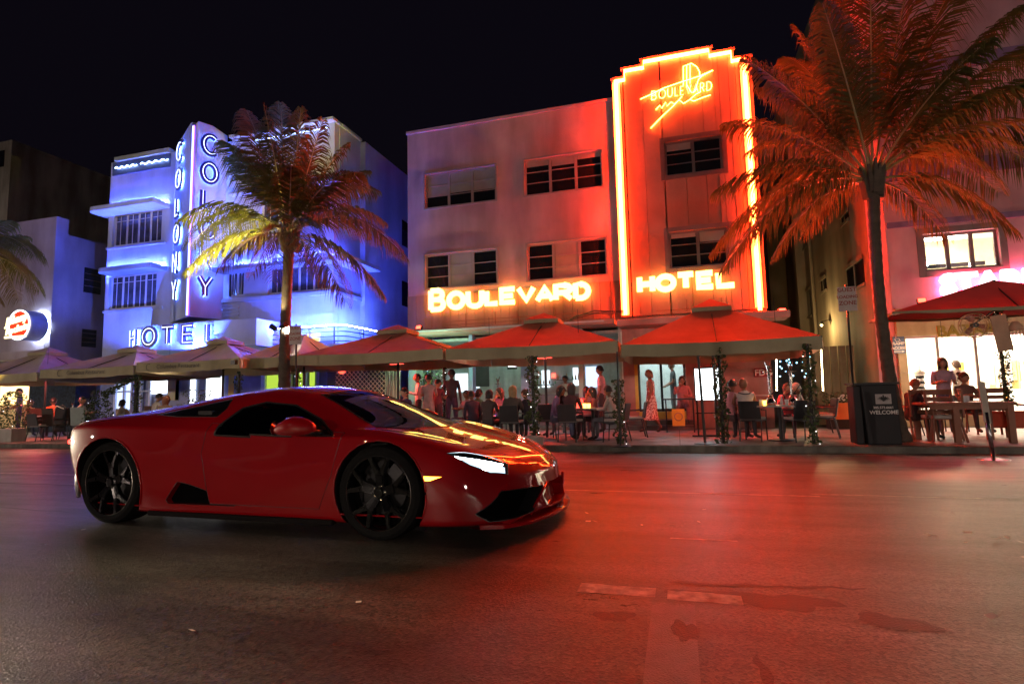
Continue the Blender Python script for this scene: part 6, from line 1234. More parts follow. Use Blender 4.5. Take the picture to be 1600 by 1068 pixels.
pe('person in dark red beside the woman in pale pink', at_px(684, 14.2), 14.2, -10, 'stand', (.30, .06, .08), (.10, .04, .05), 'tan', 'black', 'short', arms='carry', scale=.95)
pe('waiter in a white shirt standing at the dark terrace corner', at_px(654, 14.5), 14.5, 120, 'stand', (.70, .72, .75), (.03, .03, .04), 'brown', 'black', 'short', arms='carry', scale=1.0, sleeve='long')
pe('seated person with a red-lit face above the car bonnet', at_px(637, 13.6), 13.6, 150, 'sit', (.08, .05, .12), (.03, .03, .04), 'light', 'black', 'short', arms='table', sleeve='long')
pe('man in a white shirt with his back turned, above the car engine cover', at_px(240, 13.6), 13.6, -20, 'sit', (.62, .58, .52), (.05, .05, .06), 'tan', 'black', 'short', arms='table', z0=.12, scale=1.05)
pe('woman with reddish brown hair next to the man in white', at_px(256, 13.2), 13.2, 20, 'sit', (.35, .22, .15), (.05, .05, .06), 'tan', 'red', 'long', arms='table')
pe('dark-haired woman with bare shoulders behind the left ivy post', at_px(190, 13.8), 13.8, 10, 'sit', (.5, .42, .35), (.05, .05, .06), 'tan', 'black', 'bob', arms='table', sleeve='none')
pe('person in an orange shirt sitting behind the brown wicker chair', at_px(83, 14.3), 14.3, 30, 'sit', (.75, .16, .04), (.05, .05, .06), 'tan', 'black', 'short', arms='table', scale=1.05)
pe('person in a yellowish shirt seated left of the orange shirt', at_px(43, 14.4), 14.4, 20, 'sit', (.45, .38, .2), (.06, .07, .10), 'tan', 'brown', 'bob', arms='table')
pe('person in pale clothes seated behind the striped jacket', at_px(128, 14.2), 14.2, -60, 'sit', (.55, .48, .38), (.05, .05, .06), 'tan', 'black', 'short', arms='table')
pe('guest at the far left behind the leafy plant in violet', at_px(30, 15.2), 15.2, 160, 'stand', (.3, .25, .5), (.06, .05, .10), 'tan', 'brown', 'short', arms='lap')
pe('girl with long hair in a mauve T-shirt standing at the teak table', at_px(1477, 14.6), 14.6, 175, 'stand', (.42, .28, .36), (.10, .08, .12), 'tan', 'brown', 'long', arms='carry', lean=.1, look=.1)
pe('seated person with a bun behind the teak table', at_px(1511, 14.5), 14.5, 190, 'sit', (.22, .12, .10), (.05, .04, .04), 'tan', 'brown', 'bun', arms='table', z0=.08)
pe('seated person in dark clothes just right of the host stand', at_px(1422, 13.3), 13.3, -70, 'sit', (.05, .03, .04), (.03, .03, .03), 'tan', 'red', 'short', arms='table', lean=.2)
pe('shopper in a grey sweater inside the sliding door', at_px(1054, 18.4), 18.4, 100, 'stand', (.25, .27, .27), (.2, .22, .22), 'light', 'grey', 'short', arms='lap', z0=.25)
pe('shopper with brown hair behind the seated person with a bun', at_px(1502, 18.6), 18.6, 10, 'stand', (.45, .38, .3), (.3, .25, .2), 'light', 'brown', 'bob', arms='down', z0=.05)
# ================================================================== red sports car
CAR_K = 1.03; CAR_O = Vector((-4.83, 4.83, 0)); CAR_RZ = R_(-1.4)
# stations along the length, each: B sill, C lower side, D side, E shoulder, F belt, G upper, H centre  as (x, y, z)
ROWS = [
 [(-.52,.76,.34),(-.58,.82,.48),(-.62,.86,.64),(-.60,.86,.78),(-.60,.80,.855),(-.68,.45,.865),(-.71,0,.87)],
 [(-.46,.86,.24),(-.48,.93,.42),(-.50,.95,.64),(-.49,.93,.81),(-.50,.82,.885),(-.57,.47,.885),(-.59,0,.89)],
 [(-.30,.90,.16),(-.30,.97,.38),(-.30,.99,.64),(-.30,.965,.825),(-.30,.83,.90),(-.33,.50,.915),(-.34,0,.925)],
 [(0,.91,.12),(0,.975,.36),(0,1.0,.64),(0,.975,.83),(0,.84,.905),(0,.53,.955),(0,0,.97)],
 [(.38,.91,.10),(.38,.97,.34),(.38,.98,.62),(.38,.955,.81),(.38,.84,.90),(.38,.56,1.0),(.38,0,1.02)],
 [(.72,.90,.10),(.72,.93,.32),(.72,.92,.60),(.72,.92,.79),(.72,.84,.885),(.72,.58,1.055),(.72,0,1.08)],
 [(1.05,.89,.10),(1.05,.92,.31),(1.05,.90,.58),(1.05,.905,.77),(1.05,.845,.865),(1.05,.59,1.105),(1.05,0,1.13)],
 [(1.4,.89,.10),(1.4,.92,.30),(1.4,.895,.57),(1.4,.90,.755),(1.4,.85,.84),(1.4,.59,1.125),(1.4,0,1.165)],
 [(1.72,.89,.10),(1.72,.925,.30),(1.72,.90,.56),(1.72,.90,.74),(1.72,.85,.82),(1.72,.61,1.075),(1.70,0,1.155)],
 [(2.02,.89,.10),(2.02,.93,.30),(2.02,.92,.56),(2.02,.905,.73),(2.02,.85,.80),(2.02,.66,.965),(2.02,0,1.06)],
 [(2.28,.90,.10),(2.28,.945,.31),(2.28,.945,.57),(2.28,.92,.73),(2.28,.845,.785),(2.28,.71,.85),(2.34,0,.935)],
 [(2.50,.91,.10),(2.50,.955,.34),(2.50,.975,.59),(2.50,.94,.745),(2.50,.83,.785),(2.50,.68,.775),(2.60,0,.815)],
 [(2.80,.91,.10),(2.80,.955,.34),(2.80,.97,.58),(2.80,.92,.715),(2.80,.80,.75),(2.80,.60,.73),(2.86,0,.74)],
 [(3.08,.89,.10),(3.08,.93,.32),(3.08,.925,.53),(3.08,.86,.64),(3.08,.75,.675),(3.10,.54,.665),(3.14,0,.675)],
 [(3.28,.86,.11),(3.29,.89,.30),(3.29,.86,.47),(3.30,.79,.565),(3.32,.69,.595),(3.36,.48,.595),(3.42,0,.605)],
 [(3.40,.82,.12),(3.42,.84,.28),(3.43,.79,.41),(3.44,.72,.485),(3.48,.62,.505),(3.54,.42,.51),(3.62,0,.515)],
 [(3.47,.79,.13),(3.49,.79,.26),(3.51,.74,.36),(3.53,.67,.42),(3.57,.57,.435),(3.63,.38,.435),(3.70,0,.435)],
 [(3.50,.77,.125),(3.52,.76,.21),(3.54,.70,.27),(3.57,.62,.31),(3.61,.52,.32),(3.66,.34,.32),(3.73,0,.315)],
 [(3.52,.75,.10),(3.56,.72,.125),(3.59,.66,.14),(3.62,.58,.15),(3.66,.46,.155),(3.71,.30,.155),(3.77,0,.15)],
]
M_CAR = bpy.data.materials.new('deep red car paint'); M_CAR.use_nodes = True
_t = M_CAR.node_tree; _b = _t.nodes['Principled BSDF']; _b.inputs['Base Color'].default_value = (.42, .004, .012, 1); _b.inputs['Roughness'].default_value = .45; _b.inputs['Metallic'].default_value = 0; _b.inputs['Specular IOR Level'].default_value = .06; _b.inputs['Coat Weight'].default_value = 1.0; _b.inputs['Coat Roughness'].default_value = .02; _b.inputs['Coat IOR'].default_value = 1.85
_n = _t.nodes.new('ShaderNodeTexNoise'); _n.inputs['Scale'].default_value = 3; _r = _t.nodes.new('ShaderNodeValToRGB'); _r.color_ramp.elements[0].color = (.25, .001, .004, 1); _r.color_ramp.elements[1].color = (.30, .0015, .005, 1)
_tc = _t.nodes.new('ShaderNodeTexCoord'); _t.links.new(_tc.outputs['Object'], _n.inputs['Vector']); _t.links.new(_n.outputs['Fac'], _r.inputs['Fac']); _t.links.new(_r.outputs['Color'], _b.inputs['Base Color'])
M_CBLK = mat('black car trim', (.012, .012, .013), .35, var=.2); M_GRL = mat('intake mesh', (.003, .003, .003), .9, spec=.04, bump=1.0, bscale=160); M_TYRE = mat('tyre rubber', (.008, .008, .008), .8, var=.2, spec=.08, bump=.3, bscale=60)
M_RIM = mat('gloss black rim', (.004, .004, .005), .15, spec=.3); M_LIP = mat('machined rim lip', (.62, .60, .55), .22, metal=1); M_INT = mat('car interior black', (.015, .014, .014), .7)
M_CGL = glass('car side glass', (.35, .36, .38), .35, .01); M_WSH = glass('windscreen glass', (.55, .50, .50), .3, .008)
def car_body():
    bm = bmesh.new(); R = []
    for row in ROWS:
        B = row[0]; ring = [bm.verts.new((row[0][0]*.98, 0, row[0][2]-.01))]
        ring += [bm.verts.new((p[0], -p[1], p[2])) for p in row[:-1]]; ring.append(bm.verts.new((row[-1][0], 0, row[-1][2]))); ring += [bm.verts.new((p[0], p[1], p[2])) for p in reversed(row[:-1])]; R.append(ring)
    n = len(R[0])
    for i in range(len(R)-1):
        for k in range(n): bm.faces.new((R[i][k], R[i][(k+1) % n], R[i+1][(k+1) % n], R[i+1][k]))
    bm.faces.new(R[0]); bm.faces.new(list(reversed(R[-1])))
    cl = bm.edges.layers.float.new('crease_edge'); bm.edges.ensure_lookup_table()
    def cr(a, b, v):
        e = bm.edges.get((a, b))
        if e: e[cl] = v
    for i in range(len(R)-1):
        for k, v in ((1, .7), (4, .55 if i < 11 else .35), (5, .45 if 2 < i < 12 else .15), (6, .35 if i < 12 else .5)):
            cr(R[i][k], R[i+1][k], v); cr(R[i][n-k], R[i+1][n-k], v)
    for k in range(n):
        cr(R[0][k], R[0][(k+1) % n], .8); cr(R[-1][k], R[-1][(k+1) % n], .8)
        if 3 <= k < n-3: cr(R[-3][k], R[-3][(k+1) % n], .5); cr(R[15][k], R[15][(k+1) % n], .35)
    for k in (6, 7): pass
    me = bpy.data.meshes.new('cage'); bm.normal_update(); bmesh.ops.recalc_face_normals(bm, faces=bm.faces); bm.to_mesh(me); bm.free()
    ob = bpy.data.objects.new('cage', me); COL.objects.link(ob); md = ob.modifiers.new('s', 'SUBSURF'); md.levels = 3; md.render_levels = 3
    m2 = bpy.data.meshes.new_from_object(ob.evaluated_get(bpy.context.evaluated_depsgraph_get())); bpy.data.objects.remove(ob); bpy.data.meshes.remove(me); return m2
body_me = car_body()
from mathutils.bvhtree import BVHTree
from mathutils.interpolate import poly_3d_calc
CARROOT = thing('sports_car', 'low wedge-shaped red supercar with black wheels driving past in the road', 'car', (0, 0, 0))
_bv = BVHTree.FromPolygons([v.co for v in body_me.vertices], [tuple(p.vertices) for p in body_me.polygons])
_vn = [v.normal.copy() for v in body_me.vertices]
def smooth_n(co):
    h = _bv.find_nearest(co); p = body_me.polygons[h[2]]; q = [body_me.vertices[i].co for i in p.vertices]; w = poly_3d_calc(q, h[0])
    n = Vector()
    for i, k in zip(p.vertices, w): n += _vn[i]*k
    return n.normalized()
CB = bmesh.new(); CB.from_mesh(body_me)
def cut(poly, d, flt, bm=CB):
    """cut a convex outline through the skin along direction d; returns the faces inside it"""
    P = [Vector(p) for p in poly]; d = Vector(d).normalized(); cen = sum(P, Vector())/len(P); S = [f for f in bm.faces if flt(f.calc_center_median(), f.normal)]
    for i in range(len(P)):
        a, b = P[i], P[(i+1) % len(P)]; no = (b-a).cross(d)
        if no.length < 1e-7: continue
        no.normalize()
        if (cen-a).dot(no) < 0: no = -no
        S = [f for f in S if any((v.co-a).dot(no) > 0 for v in f.verts)]
        geom = list({e for f in S for e in f.edges} | {v for f in S for v in f.verts})+S
        r = bmesh.ops.bisect_plane(bm, geom=geom, dist=1e-5, plane_co=a, plane_no=no)
        S2 = set(S) | {g for g in r['geom'] if isinstance(g, bmesh.types.BMFace)}
        S = [f for f in S2 if f.is_valid and (f.calc_center_median()-a).dot(no) > 1e-6]
    return S
def loops_of(faces):
    fs = set(faces); E = {}
    for f in faces:
        for l in f.loops:
            if sum(1 for g in l.edge.link_faces if g in fs) == 1: E[l.vert] = l.link_loop_next.vert
    out = []
    while E:
        s, v = E.popitem(); L = [s.co.copy()]
        while v in E: L.append(v.co.copy()); v = E.pop(v)
        out.append(L)
    return out
def emit(name, verts, faces, m, parent, keep_n=True, shift=0.0):
    me = bpy.data.meshes.new(name); me.from_pydata([tuple(v) for v in verts], [], faces); me.materials.append(m); me.update()
    for p in me.polygons: p.use_smooth = True
    if keep_n: me.normals_split_custom_set_from_vertices([tuple(smooth_n(Vector(v))) for v in verts])
    o = bpy.data.objects.new(name, me); COL.objects.link(o); o.parent = parent; WL[o.name] = Vector((0, 0, 0)); return o
def lift(name, faces, m, parent=CARROOT, inset=None, gap=.0025, gapm=M_CBLK, wallm=None, keep_n=True):
    """take faces off the body as a part of their own; inset pushes them in and adds the side walls"""
    idx = {}; V_ = []; F_ = []
    for f in faces:
        t = []
        for v in f.verts:
            if v not in idx: idx[v] = len(V_); V_.append(v.co.copy())
            t.append(idx[v])
        F_.append(tuple(t))
    lp = loops_of(faces)
    if inset:
        inset = Vector(inset); o = emit(name, [v+inset for v in V_], F_, m, parent, False); mb = MB()
        for L in lp:
            n = len(L); mb.add(L+[p+inset for p in L], [(i, n+i, n+(i+1) % n, (i+1) % n) for i in range(n)])
        mb.build('recess_wall', wallm or m, o)
    else: o = emit(name, V_, F_, m, parent, keep_n)
    if gap:
        mb = MB()
        for L in lp: mb.tube([p for i, p in enumerate(L) if i == 0 or (p-L[i-1]).length > .004], gap, 5, closed=True)
        mb.build('panel_gap', gapm, o)
    bmesh.ops.delete(CB, geom=faces, context='FACES'); return o
mir = lambda P: [(x, -y, z) for x, y, z in P]
def circ(cx, cz, r, n=28): return [(cx+r*math.cos(2*math.pi*i/n), 0, cz+r*math.sin(2*math.pi*i/n)) for i in range(n)]
RF_, RR_ = .335, .347
for s in (-1, 1):
    side = lambda c, n, s=s: c.y*s > .6 and n.y*s > .0 and c.z < .80
    for cx_, r_, cz_ in ((0.0, .385, RR_), (2.62, .375, RF_)):
        fs = cut(circ(cx_, cz_, r_), (0, 1, 0), lambda c, n, s=s: c.y*s > .55 and c.z < .80 and n.y*s > -.2 and n.y*s > .1); lp = loops_of(fs); bmesh.ops.delete(CB, geom=fs, context='FACES')
        mb = MB(); n_ = 28; ring = circ(cx_, cz_, r_-.004, n_); V0 = [Vector((x, s*.96 if False else s*.93, z)) for x, _, z in ring]
        # arch lining runs inwards from the cut edge
        for L in lp:
            n = len(L); mb.add(L+[Vector((p.x, s*.55, p.z)) for p in L], [(i, (i+1) % n, n+(i+1) % n, n+i) if s < 0 else (i, n+i, n+(i+1) % n, (i+1) % n) for i in range(n)])
        mb.add([Vector((x, s*.55, z)) for x, _, z in ring], [tuple(range(n_))]); mb.build('wheel_arch', M_CBLK, CARROOT, smooth=False)
        for L in lp:
            arcp = [p+V(0, s*.004, 0) for p in L if p.z > .16]; arcp.sort(key=lambda p: math.atan2(p.z-cz_, -(p.x-cx_))); MB().tube(arcp, .007, 5).build('arch_lip', M_CAR, CARROOT, smooth=True)
WIN_ = [(1.08, 0, .80), (1.10, 0, .92), (1.22, 0, 1.045), (1.42, 0, 1.085), (1.72, 0, 1.055), (2.02, 0, .950), (2.34, 0, .785), (2.30, 0, .765), (1.5, 0, .775)]
DOOR = [(1.02, 0, .84), (.96, 0, .60), (1.06, 0, .20), (2.10, 0, .20), (2.22, 0, .45), (2.30, 0, .76)]
QTR = [(.34, 0, .915), (1.02, 0, 1.035), (1.05, 0, .955), (1.02, 0, .89), (.6, 0, .895)]
SIN = [(.62, 0, .22), (.74, 0, .37), (.86, 0, .35), (1.36, 0, .215), (1.30, 0, .19), (.64, 0, .19)]
HL = [(3.12, -.85, .615), (3.21, -.76, .615), (3.35, -.64, .575), (3.47, -.56, .52), (3.51, -.66, .45), (3.41, -.76, .47), (3.28, -.82, .53)]
MK = [(2.965, 0, .462), (3.11, 0, .458), (3.02, 0, .428), (2.98, 0, .428)]
INT = [(3.34, -.86, .20), (3.5, -.76, .345), (3.69, -.29, .325), (3.64, -.50, .165), (3.43, -.82, .145)]
E_HL = emis('headlamp glow', (.62, .80, 1.0), .9); E_MK = emis('amber marker', (1, .33, .02), 9)
for s in (-1, 1):
    q = (lambda P: P) if s < 0 else mir
    w = lift('side_window', cut(WIN_, (0, 1, .12*-s), lambda c, n, s=s: c.y*s > .4 and c.z > .74 and n.y*s > .25), M_CGL, gap=.009)
    lift('quarter_window', cut(QTR, (0, 1, 0), lambda c, n, s=s: c.y*s > .45 and c.z > .82 and n.y*s > .2), mat('black quarter glass', (.004, .004, .005), .3, spec=.2), gap=.004)
    d = lift('door', cut(DOOR, (0, 1, 0), lambda c, n, s=s: c.y*s > .7 and n.y*s > .1 and c.z < .9), M_CAR)
    lift('side_intake', cut(SIN, (0, 1, 0), lambda c, n, s=s: c.y*s > .7 and n.y*s > .1 and c.z < .7), M_GRL, inset=(0, -s*.05, 0), wallm=M_CAR)
    lift('side_marker', cut(MK, (0, 1, 0), lambda c, n, s=s: c.y*s > .7 and n.y*s > .1 and c.z < .7), E_MK, gap=.002)
    h = lift('headlight', cut(q(HL), (.45, s*.55, .75), lambda c, n, s=s: c.y*s > .4 and c.x > 3 and n.z > .05), glass('headlamp lens', (.9, .93, .95), .05, .02), gap=.004)
    hv = [Vector((p[0], p[1]*(1 if s < 0 else -1), p[2])) for p in HL]; cc = sum(hv, Vector())/len(hv); inn = Vector((-.025, -s*.03, -.04))
    mb = MB(); mb.add([cc+(p-cc)*.98+inn for p in hv], [tuple(range(len(hv)))]); mb.build('lamp_unit', E_HL, h)
    mb = MB(); mb.tube([cc+(hv[0]-cc)*.9+inn*.5, cc+(hv[2]-cc)*.5+inn*.5, cc+(hv[3]-cc)*.85+inn*.5], .007, 5); mb.tube([cc+(hv[1]-cc)*.2+inn*.5, cc+(hv[5]-cc)*.8+inn*.5], .008, 5); mb.build('daytime_strip', emis('led strip', (.9, .96, 1), 30), h)
    lift('front_intake', cut(q(INT), (1, s*.25, 0), lambda c, n, s=s: c.x > 3.2 and c.z < .42 and n.x > .1 and c.y*s > 0), M_GRL, inset=(-.12, -s*.03, 0), wallm=M_CBLK, gap=.004)
lift('centre_intake', cut([(3.7, -.33, .245), (3.7, -.20, .335), (3.7, .20, .335), (3.7, .33, .245), (3.7, .27, .17), (3.7, -.27, .17)], (1, 0, 0), lambda c, n: c.x > 3.4 and c.z < .4 and n.x > .2), M_CAR, inset=(-.09, 0, 0), gap=0)  # recess kept body red in place of red light falling inside
lift('windscreen', cut([(1.80, -.49, 1), (2.46, -.695, .8), (2.66, -.45, .8), (2.76, 0, .8), (2.66, .45, .8), (2.46, .695, .8), (1.80, .49, 1)], (0, 0, 1), lambda c, n: c.z > .72 and n.z > .2), M_WSH, gap=.007)
lift('bonnet', cut([(2.80, 0, 0), (2.70, -.47, 0), (2.62, -.66, 0), (3.10, -.60, 0), (3.60, -.34, 0), (3.64, 0, 0), (3.60, .34, 0), (3.10, .60, 0), (2.62, .66, 0), (2.70, .47, 0)], (0, 0, 1), lambda c, n: c.z > .40 and n.z > .2 and c.x > 2.4), M_CAR, gap=.002)
ec = lift('engine_cover', cut([(-.50, -.40, 0), (.80, -.46, 0), (.80, .46, 0), (-.50, .40, 0)], (0, 0, 1), lambda c, n: c.z > .72 and n.z > .2), M_CBLK, gap=.003)
for k in range(5): x_ = -.35+k*.22; z_ = .925+.026*k; MB().box((x_, -.38, z_), (x_+.12, .38, z_+.02)).build('louvre', M_CBLK, ec)
me = bpy.data.meshes.new('body'); CB.to_mesh(me); CB.free(); me.materials.clear(); me.materials.append(M_CAR)
for p in me.polygons: p.use_smooth = True
me.normals_split_custom_set_from_vertices([tuple(smooth_n(v.co)) for v in me.vertices])
bo = bpy.data.objects.new('body', me); COL.objects.link(bo); bo.parent = CARROOT; WL[bo.name] = Vector((0, 0, 0))
# splitter, sill, tail pieces
mb = MB(); o_ = [(3.36, -.85), (3.52, -.79), (3.66, -.60), (3.75, -.3), (3.79, 0), (3.75, .3), (3.66, .60), (3.52, .79), (3.36, .85)]; i_ = [(x-.12, y*.93) for x, y in o_]
k = len(o_); V_ = [(x, y, .115+.012*(abs(y) > .7)) for x, y in o_]+[(x, y, .135) for x, y in i_]+[(x, y, .095) for x, y in o_]+[(x, y, .095) for x, y in i_]
mb.add(V_, [(i, i+1, k+i+1, k+i) for i in range(k-1)]+[(i+1, i, 2*k+i, 2*k+i+1) for i in range(k-1)]+[(2*k+i, 3*k+i, 3*k+i+1, 2*k+i+1) for i in range(k-1)]); mb.build('front_splitter', M_CAR, CARROOT, bevel=.004)
for s in (-1, 1):
    MB().tube([(3.625, s*.50, .14), (3.665, s*.40, .245), (3.70, s*.26, .345)], .012, 6).build('intake_strut', M_CAR, CARROOT, smooth=True)
    MB().box((.42, s*.86, .085), (2.22, s*.925, .125)).build('sill', mat('sill plastic', (.01, .008, .008), .9, spec=.1), CARROOT, bevel=.01)
    MB().tube([(-.66, s*.74, .44), (-.72, s*.70, .30), (-.64, s*.74, .17)], [.016, .022, .016], 6).build('rear_highlight', M_LIP, CARROOT, smooth=True)  # bright tube stands in for the streak of headlight on the tail
    MB().box((-.69, s*.55, .66), (-.60, s*.83, .70)).build('tail_light', emis('tail lamp', (1, .03, .02), 5), CARROOT, bevel=.01)
MB().box((-.70, -.72, .20), (-.50, .72, .42)).build('rear_diffuser', M_CBLK, CARROOT)
# mirrors
for s in (-1, 1):
    c = V(1.98, s*1.05, .805); mb = MB(); n = 16
    for i in range(9):
        t = i/8; r = math.sin(math.pi*(.06+.88*t))**.6
        for kk in range(n):
            a = 2*math.pi*kk/n; mb.v.append(c+V(-.17+.34*t+(.03*math.cos(a) if i < 3 else 0), .085*r*math.sin(a), .075*r*math.cos(a)*(1.05 if math.cos(a) > 0 else .9)+.01*math.sin(t*3)))
    for i in range(8):
        for kk in range(n): mb.f.append((i*n+kk, (i+1)*n+kk, (i+1)*n+(kk+1) % n, i*n+(kk+1) % n)); mb.m.append(0)
    mb.f += [tuple(range(n)), tuple(reversed(range(8*n, 9*n)))]; mb.m += [0, 0]
    m = mb.build('wing_mirror', M_CAR, CARROOT, smooth=True); MB().lathe(c+V(-.172, 0, 0), [(.055, 0), (.055, -.004)], 12, 'x').build('mirror_glass', mat('mirror glass', (.5, .5, .5), .03, metal=1), m)
    MB().tube([c+V(.02, -s*.06, -.03), (2.08, s*.86, .755)], [.022, .028], 8).build('mirror_arm', M_CBLK, m, smooth=True)
# wheels
def wheel(cx_, s, r, w):
    c = V(cx_, s*(.955-w/2), r); sg = 1 if s < 0 else -1
    T = thing('wheel', None, None, (0, 0, 0)); T.parent = CARROOT; ax = lambda L: [(a, b*sg) for a, b in (L if sg > 0 else L)]
    h = w/2; tp = [(r*.74, -h*.9), (r*.90, -h), (r*.975, -h*.86), (r, -h*.6), (r*1.0, h*.6), (r*.975, h*.86), (r*.90, h*1.0), (r*.83, h*.99), (r*.785, h*.93), (r*.775, h*.7)]
    mb = MB()
    def L_(prof, n=48):
        k = len(mb.v); P = [(a, b*sg) for a, b in prof]
        if sg < 0: P = P[::-1]
        mb.lathe(c, P, n, 'y', cap=False)
    L_(tp); ty = mb.build('tyre', M_TYRE, T, ang=35)
    mb = MB(); L_([(r*.775, -h*.8), (r*.74, -h*.5), (r*.73, h*.5), (r*.77, h*.80)]); mb.build('rim', M_RIM, T, ang=35)
    mb = MB(); L_([(r*.77, h*.80), (r*.768, h*.90), (r*.782, h*.96), (r*.80, h*.93), (r*.79, h*.80)]); mb.build('rim_edge', M_LIP, T, ang=60)
    mb = MB(); L_([(.0001, -h*.1), (r*.50, -h*.1), (r*.50, h*.05), (.0001, h*.05)]); mb.build('brake_disc', mat('brake disc', (.03, .03, .03), .4, metal=.6), T, ang=30)
    out = -sg*1.0 if False else (-1 if s < 0 else 1)
    yo = c.y+out*h
    for k in range(5):
        a0 = 2*math.pi*k/5+.3
        mb = MB()
        for da in (-.22, .22):
            for (ra, rb, ya_, yb_, wa, wb, ang_a, ang_b) in ((.05, r*.42, .035, .02, .030, .020, a0, a0+da*.55), (r*.42, r*.77, .02, .012, .020, .014, a0+da*.55, a0+da*1.35)):
                A = V(c.x+ra*math.cos(ang_a), yo-out*ya_, c.z+ra*math.sin(ang_a)); B = V(c.x+rb*math.cos(ang_b), yo-out*yb_, c.z+rb*math.sin(ang_b)); t = (B-A); tn = t.normalized(); sd = tn.cross(V(0, 1, 0)).normalized()
                P = [A-sd*wa, A+sd*wa, B+sd*wb, B-sd*wb]; mb.prism([p+V(0, 0, 0) for p in P], (0, -out*.035, 0)); mb.prism([p+V(0, out*.006, 0)+((A+B)/2-p)*.35 for p in P], (0, -out*.01, 0))
        mb.build('spoke', M_RIM, T)
    mb = MB(); L_([(.001, h-.012), (.032, h-.012), (.036, h-.03), (.06, h-.04), (.065, h-.08)], 20); mb.build('hub_cap', M_RIM, T, ang=30)
    for k in range(5): a = 2*math.pi*k/5; MB().sph((c.x+.05*math.cos(a), yo-out*.034, c.z+.05*math.sin(a)), .008, 6).build('wheel_bolt', M_LIP, T)
    MB().obox(c+V(.12, out*h*.25, .13), V(.05, 0, -.045), V(0, .03, 0), V(.03, 0, .035)).build('brake_caliper', mat('dark caliper', (.04, .04, .045), .35), T)
for s in (-1, 1): wheel(0, s, RR_, .28); wheel(2.62, s, RF_, .25)
# cabin
mb = MB(); mb.box((.95, -.80, .18), (2.45, .80, .24)); mb.box((.80, -.80, .18), (.95, .80, .94)); mb.box((2.35, -.78, .24), (2.60, .78, .70)); mb.box((1.0, -.08, .24), (2.35, .08, .48))
for s in (-1, 1): mb.box((.95, s*.78, .20), (2.40, s*.80, .74))
mb.build('cabin', M_INT, CARROOT)
for s in (-1, 1):
    t = MB().box((1.08, s*.38-.24, .24), (1.60, s*.38+.24, .38)); t.add([(.98, s*.38-.25, .3), (.98, s*.38+.25, .3), (1.16, s*.38+.25, .34), (1.16, s*.38-.25, .34), (.86, s*.38-.16, .96), (.86, s*.38+.16, .96), (.97, s*.38+.15, .97), (.97, s*.38-.15, .97)], [(0, 1, 2, 3), (4, 7, 6, 5), (0, 4, 5, 1), (3, 2, 6, 7), (0, 3, 7, 4), (1, 5, 6, 2)]); t.build('seat', M_INT, CARROOT, bevel=.02)
MB().tube([V(1.93, .38, .66)+V(-.03*math.sin(a)*0+.06*math.cos(a), .17*math.sin(a), .17*math.cos(a)) for a in [i*.3307 for i in range(19)]], .014, 6, closed=True).build('steering_wheel', M_INT, CARROOT)
MB().box((1.98, -.07, .985), (2.02, .07, 1.03)).build('inner_mirror', mat('grey mirror back', (.3, .3, .32), .3), CARROOT, bevel=.01)
CARROOT.location = CAR_O; CARROOT.rotation_euler.z = CAR_RZ; CARROOT.scale = (CAR_K,)*3
if 'person' in globals():
    w = Matrix.Rotation(CAR_RZ, 4, 'Z')@V(1.30, .36, 0)*CAR_K+CAR_O
    person('driver in dark clothes sitting behind the wheel of the red car', w.x, w.y, -92, 'sit', (.03, .03, .035), (.02, .02, .025), 'light', 'black', 'short', z0=-.24, arms='wheel', upper=True, lean=-.28, sleeve='long', group=None, look=.5)
# a second car follows out of frame at the left; its headlights rake the road behind the red car
fol = copy_tree(CARROOT, label='following car outside the left edge whose headlights rake the road'); fol.location = (-15.2, 4.9, 0); fol.rotation_euler.z = R_(-2)
for k, (x, y) in enumerate(((-11.3, 4.05), (-11.3, 5.4))):
    spot('headlight_beam', (x, y, .60), (-2.6, 2.5 if k == 0 else 4.6, .0), 700 if k == 0 else 60, (1, .86, .62), 50, None, .05, .9)

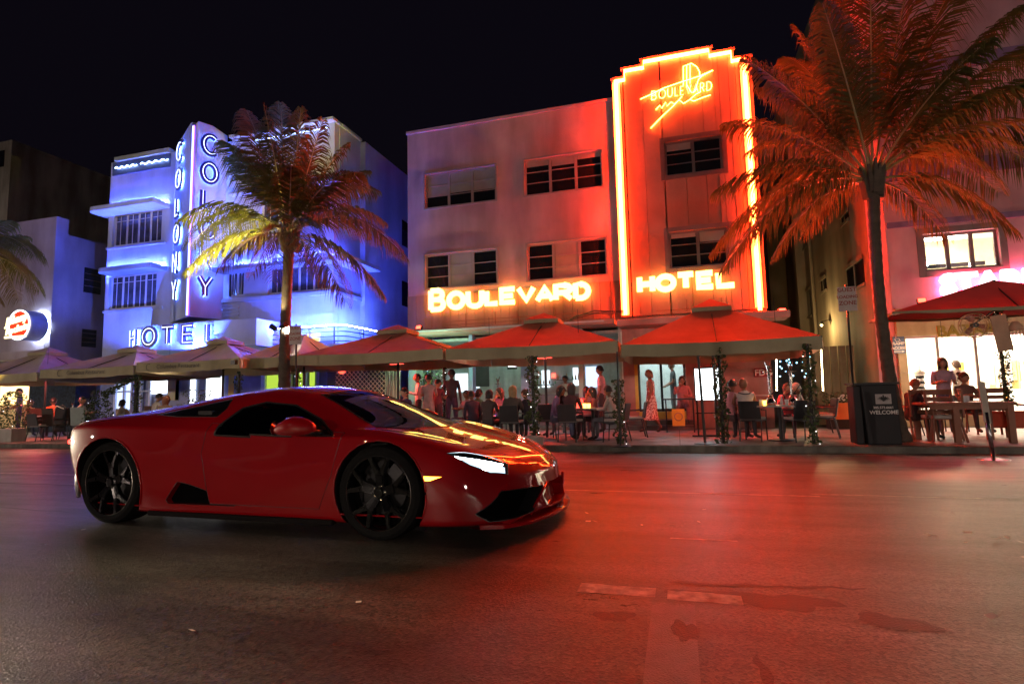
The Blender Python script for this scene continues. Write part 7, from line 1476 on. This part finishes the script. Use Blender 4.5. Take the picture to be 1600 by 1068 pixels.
for lab, px, Y, tx, ty, e in (('blue floodlight on the terrace roof under the left windows', 185, 15.9, 205, 300, 900), ('blue floodlight on the terrace roof under the blade sign', 300, 15.5, 305, 300, 900), ('blue floodlight on the balcony roof at the blue hotel corner', 490, 15.9, 450, 300, 700)):
    c = PY(px, 545, Y); c.z = 2.62; t = thing('floodlight', lab, 'floodlight', c, 'blue floodlights aimed at the hotel wall'); tgt = PY(tx, ty, YC); dr_ = (tgt-c).normalized(); sd = dr_.cross(V(0, 0, 1)).normalized(); u_ = sd.cross(dr_)
    MB().obox(c, sd*.12, dr_*.05, u_*.08).build('housing', M_IRON, t); MB().tube([c-u_*.08, c-V(0, 0, .35)], .015, 5).build('bracket', M_IRON, t); spot('flood_light', c+dr_*.08, tgt, e, (.07, .13, 1), 120, t)  # added out of sight to give the wall a more even blue wash
q2 = PY(366, 565, 12.0); t = thing('floodlight', 'warm yellow floodlight low on the ivy post aimed up at the left palm', 'floodlight', q2); MB().box(tuple(q2-V(.07, .05, .07)), tuple(q2+V(.07, .05, .05))).build('housing', M_IRON, t); spot('flood_light', q2+V(0, -.08, .10), PY(330, 350, 12.2), 1700, (1, .74, .12), 50, t)  # added beside the trunk spotlight to spread yellow over the fronds

q3 = V(PLX.x+.9, YP-.9, .35); t = thing('floodlight', 'warm floodlight at the foot of the palm outside the left edge', 'floodlight', q3); MB().box(tuple(q3-V(.08, .06, .08)), tuple(q3+V(.08, .06, .06))).build('housing', M_IRON, t); spot('flood_light', q3+V(0, 0, .12), PY(25, 420, YP), 500, (1, .66, .12), 60, t)  # added out of frame to turn the hanging fronds yellow

t = thing('street_lamp', 'street lamp on the near kerb whose pool falls on the road before the car', 'street lamp', (-4.6, -7.9, .12), 'street lamps on the near kerb')
MB().tube([(-4.6, -7.9, .1), (-4.6, -7.9, 6.6)], [.10, .06], 10).build('post', M_POLE, t, smooth=True); MB().tube([(-4.6, -7.9, 6.55), (-4.6, -6.5, 6.9), (-4.6, -4.2, 7.0)], .04, 8).build('arm', M_POLE, t, smooth=True); MB().box((-4.78, -4.5, 6.93), (-4.42, -3.8, 7.05)).build('head', M_POLE, t, bevel=.03)
spot('lamp_light', (-4.6, -4.1, 6.88), (-3.1, .75, 0), 1500, (1, .84, .55), 30, t, .1, .9)  # added lamp, cone narrowed to light the road and miss the car
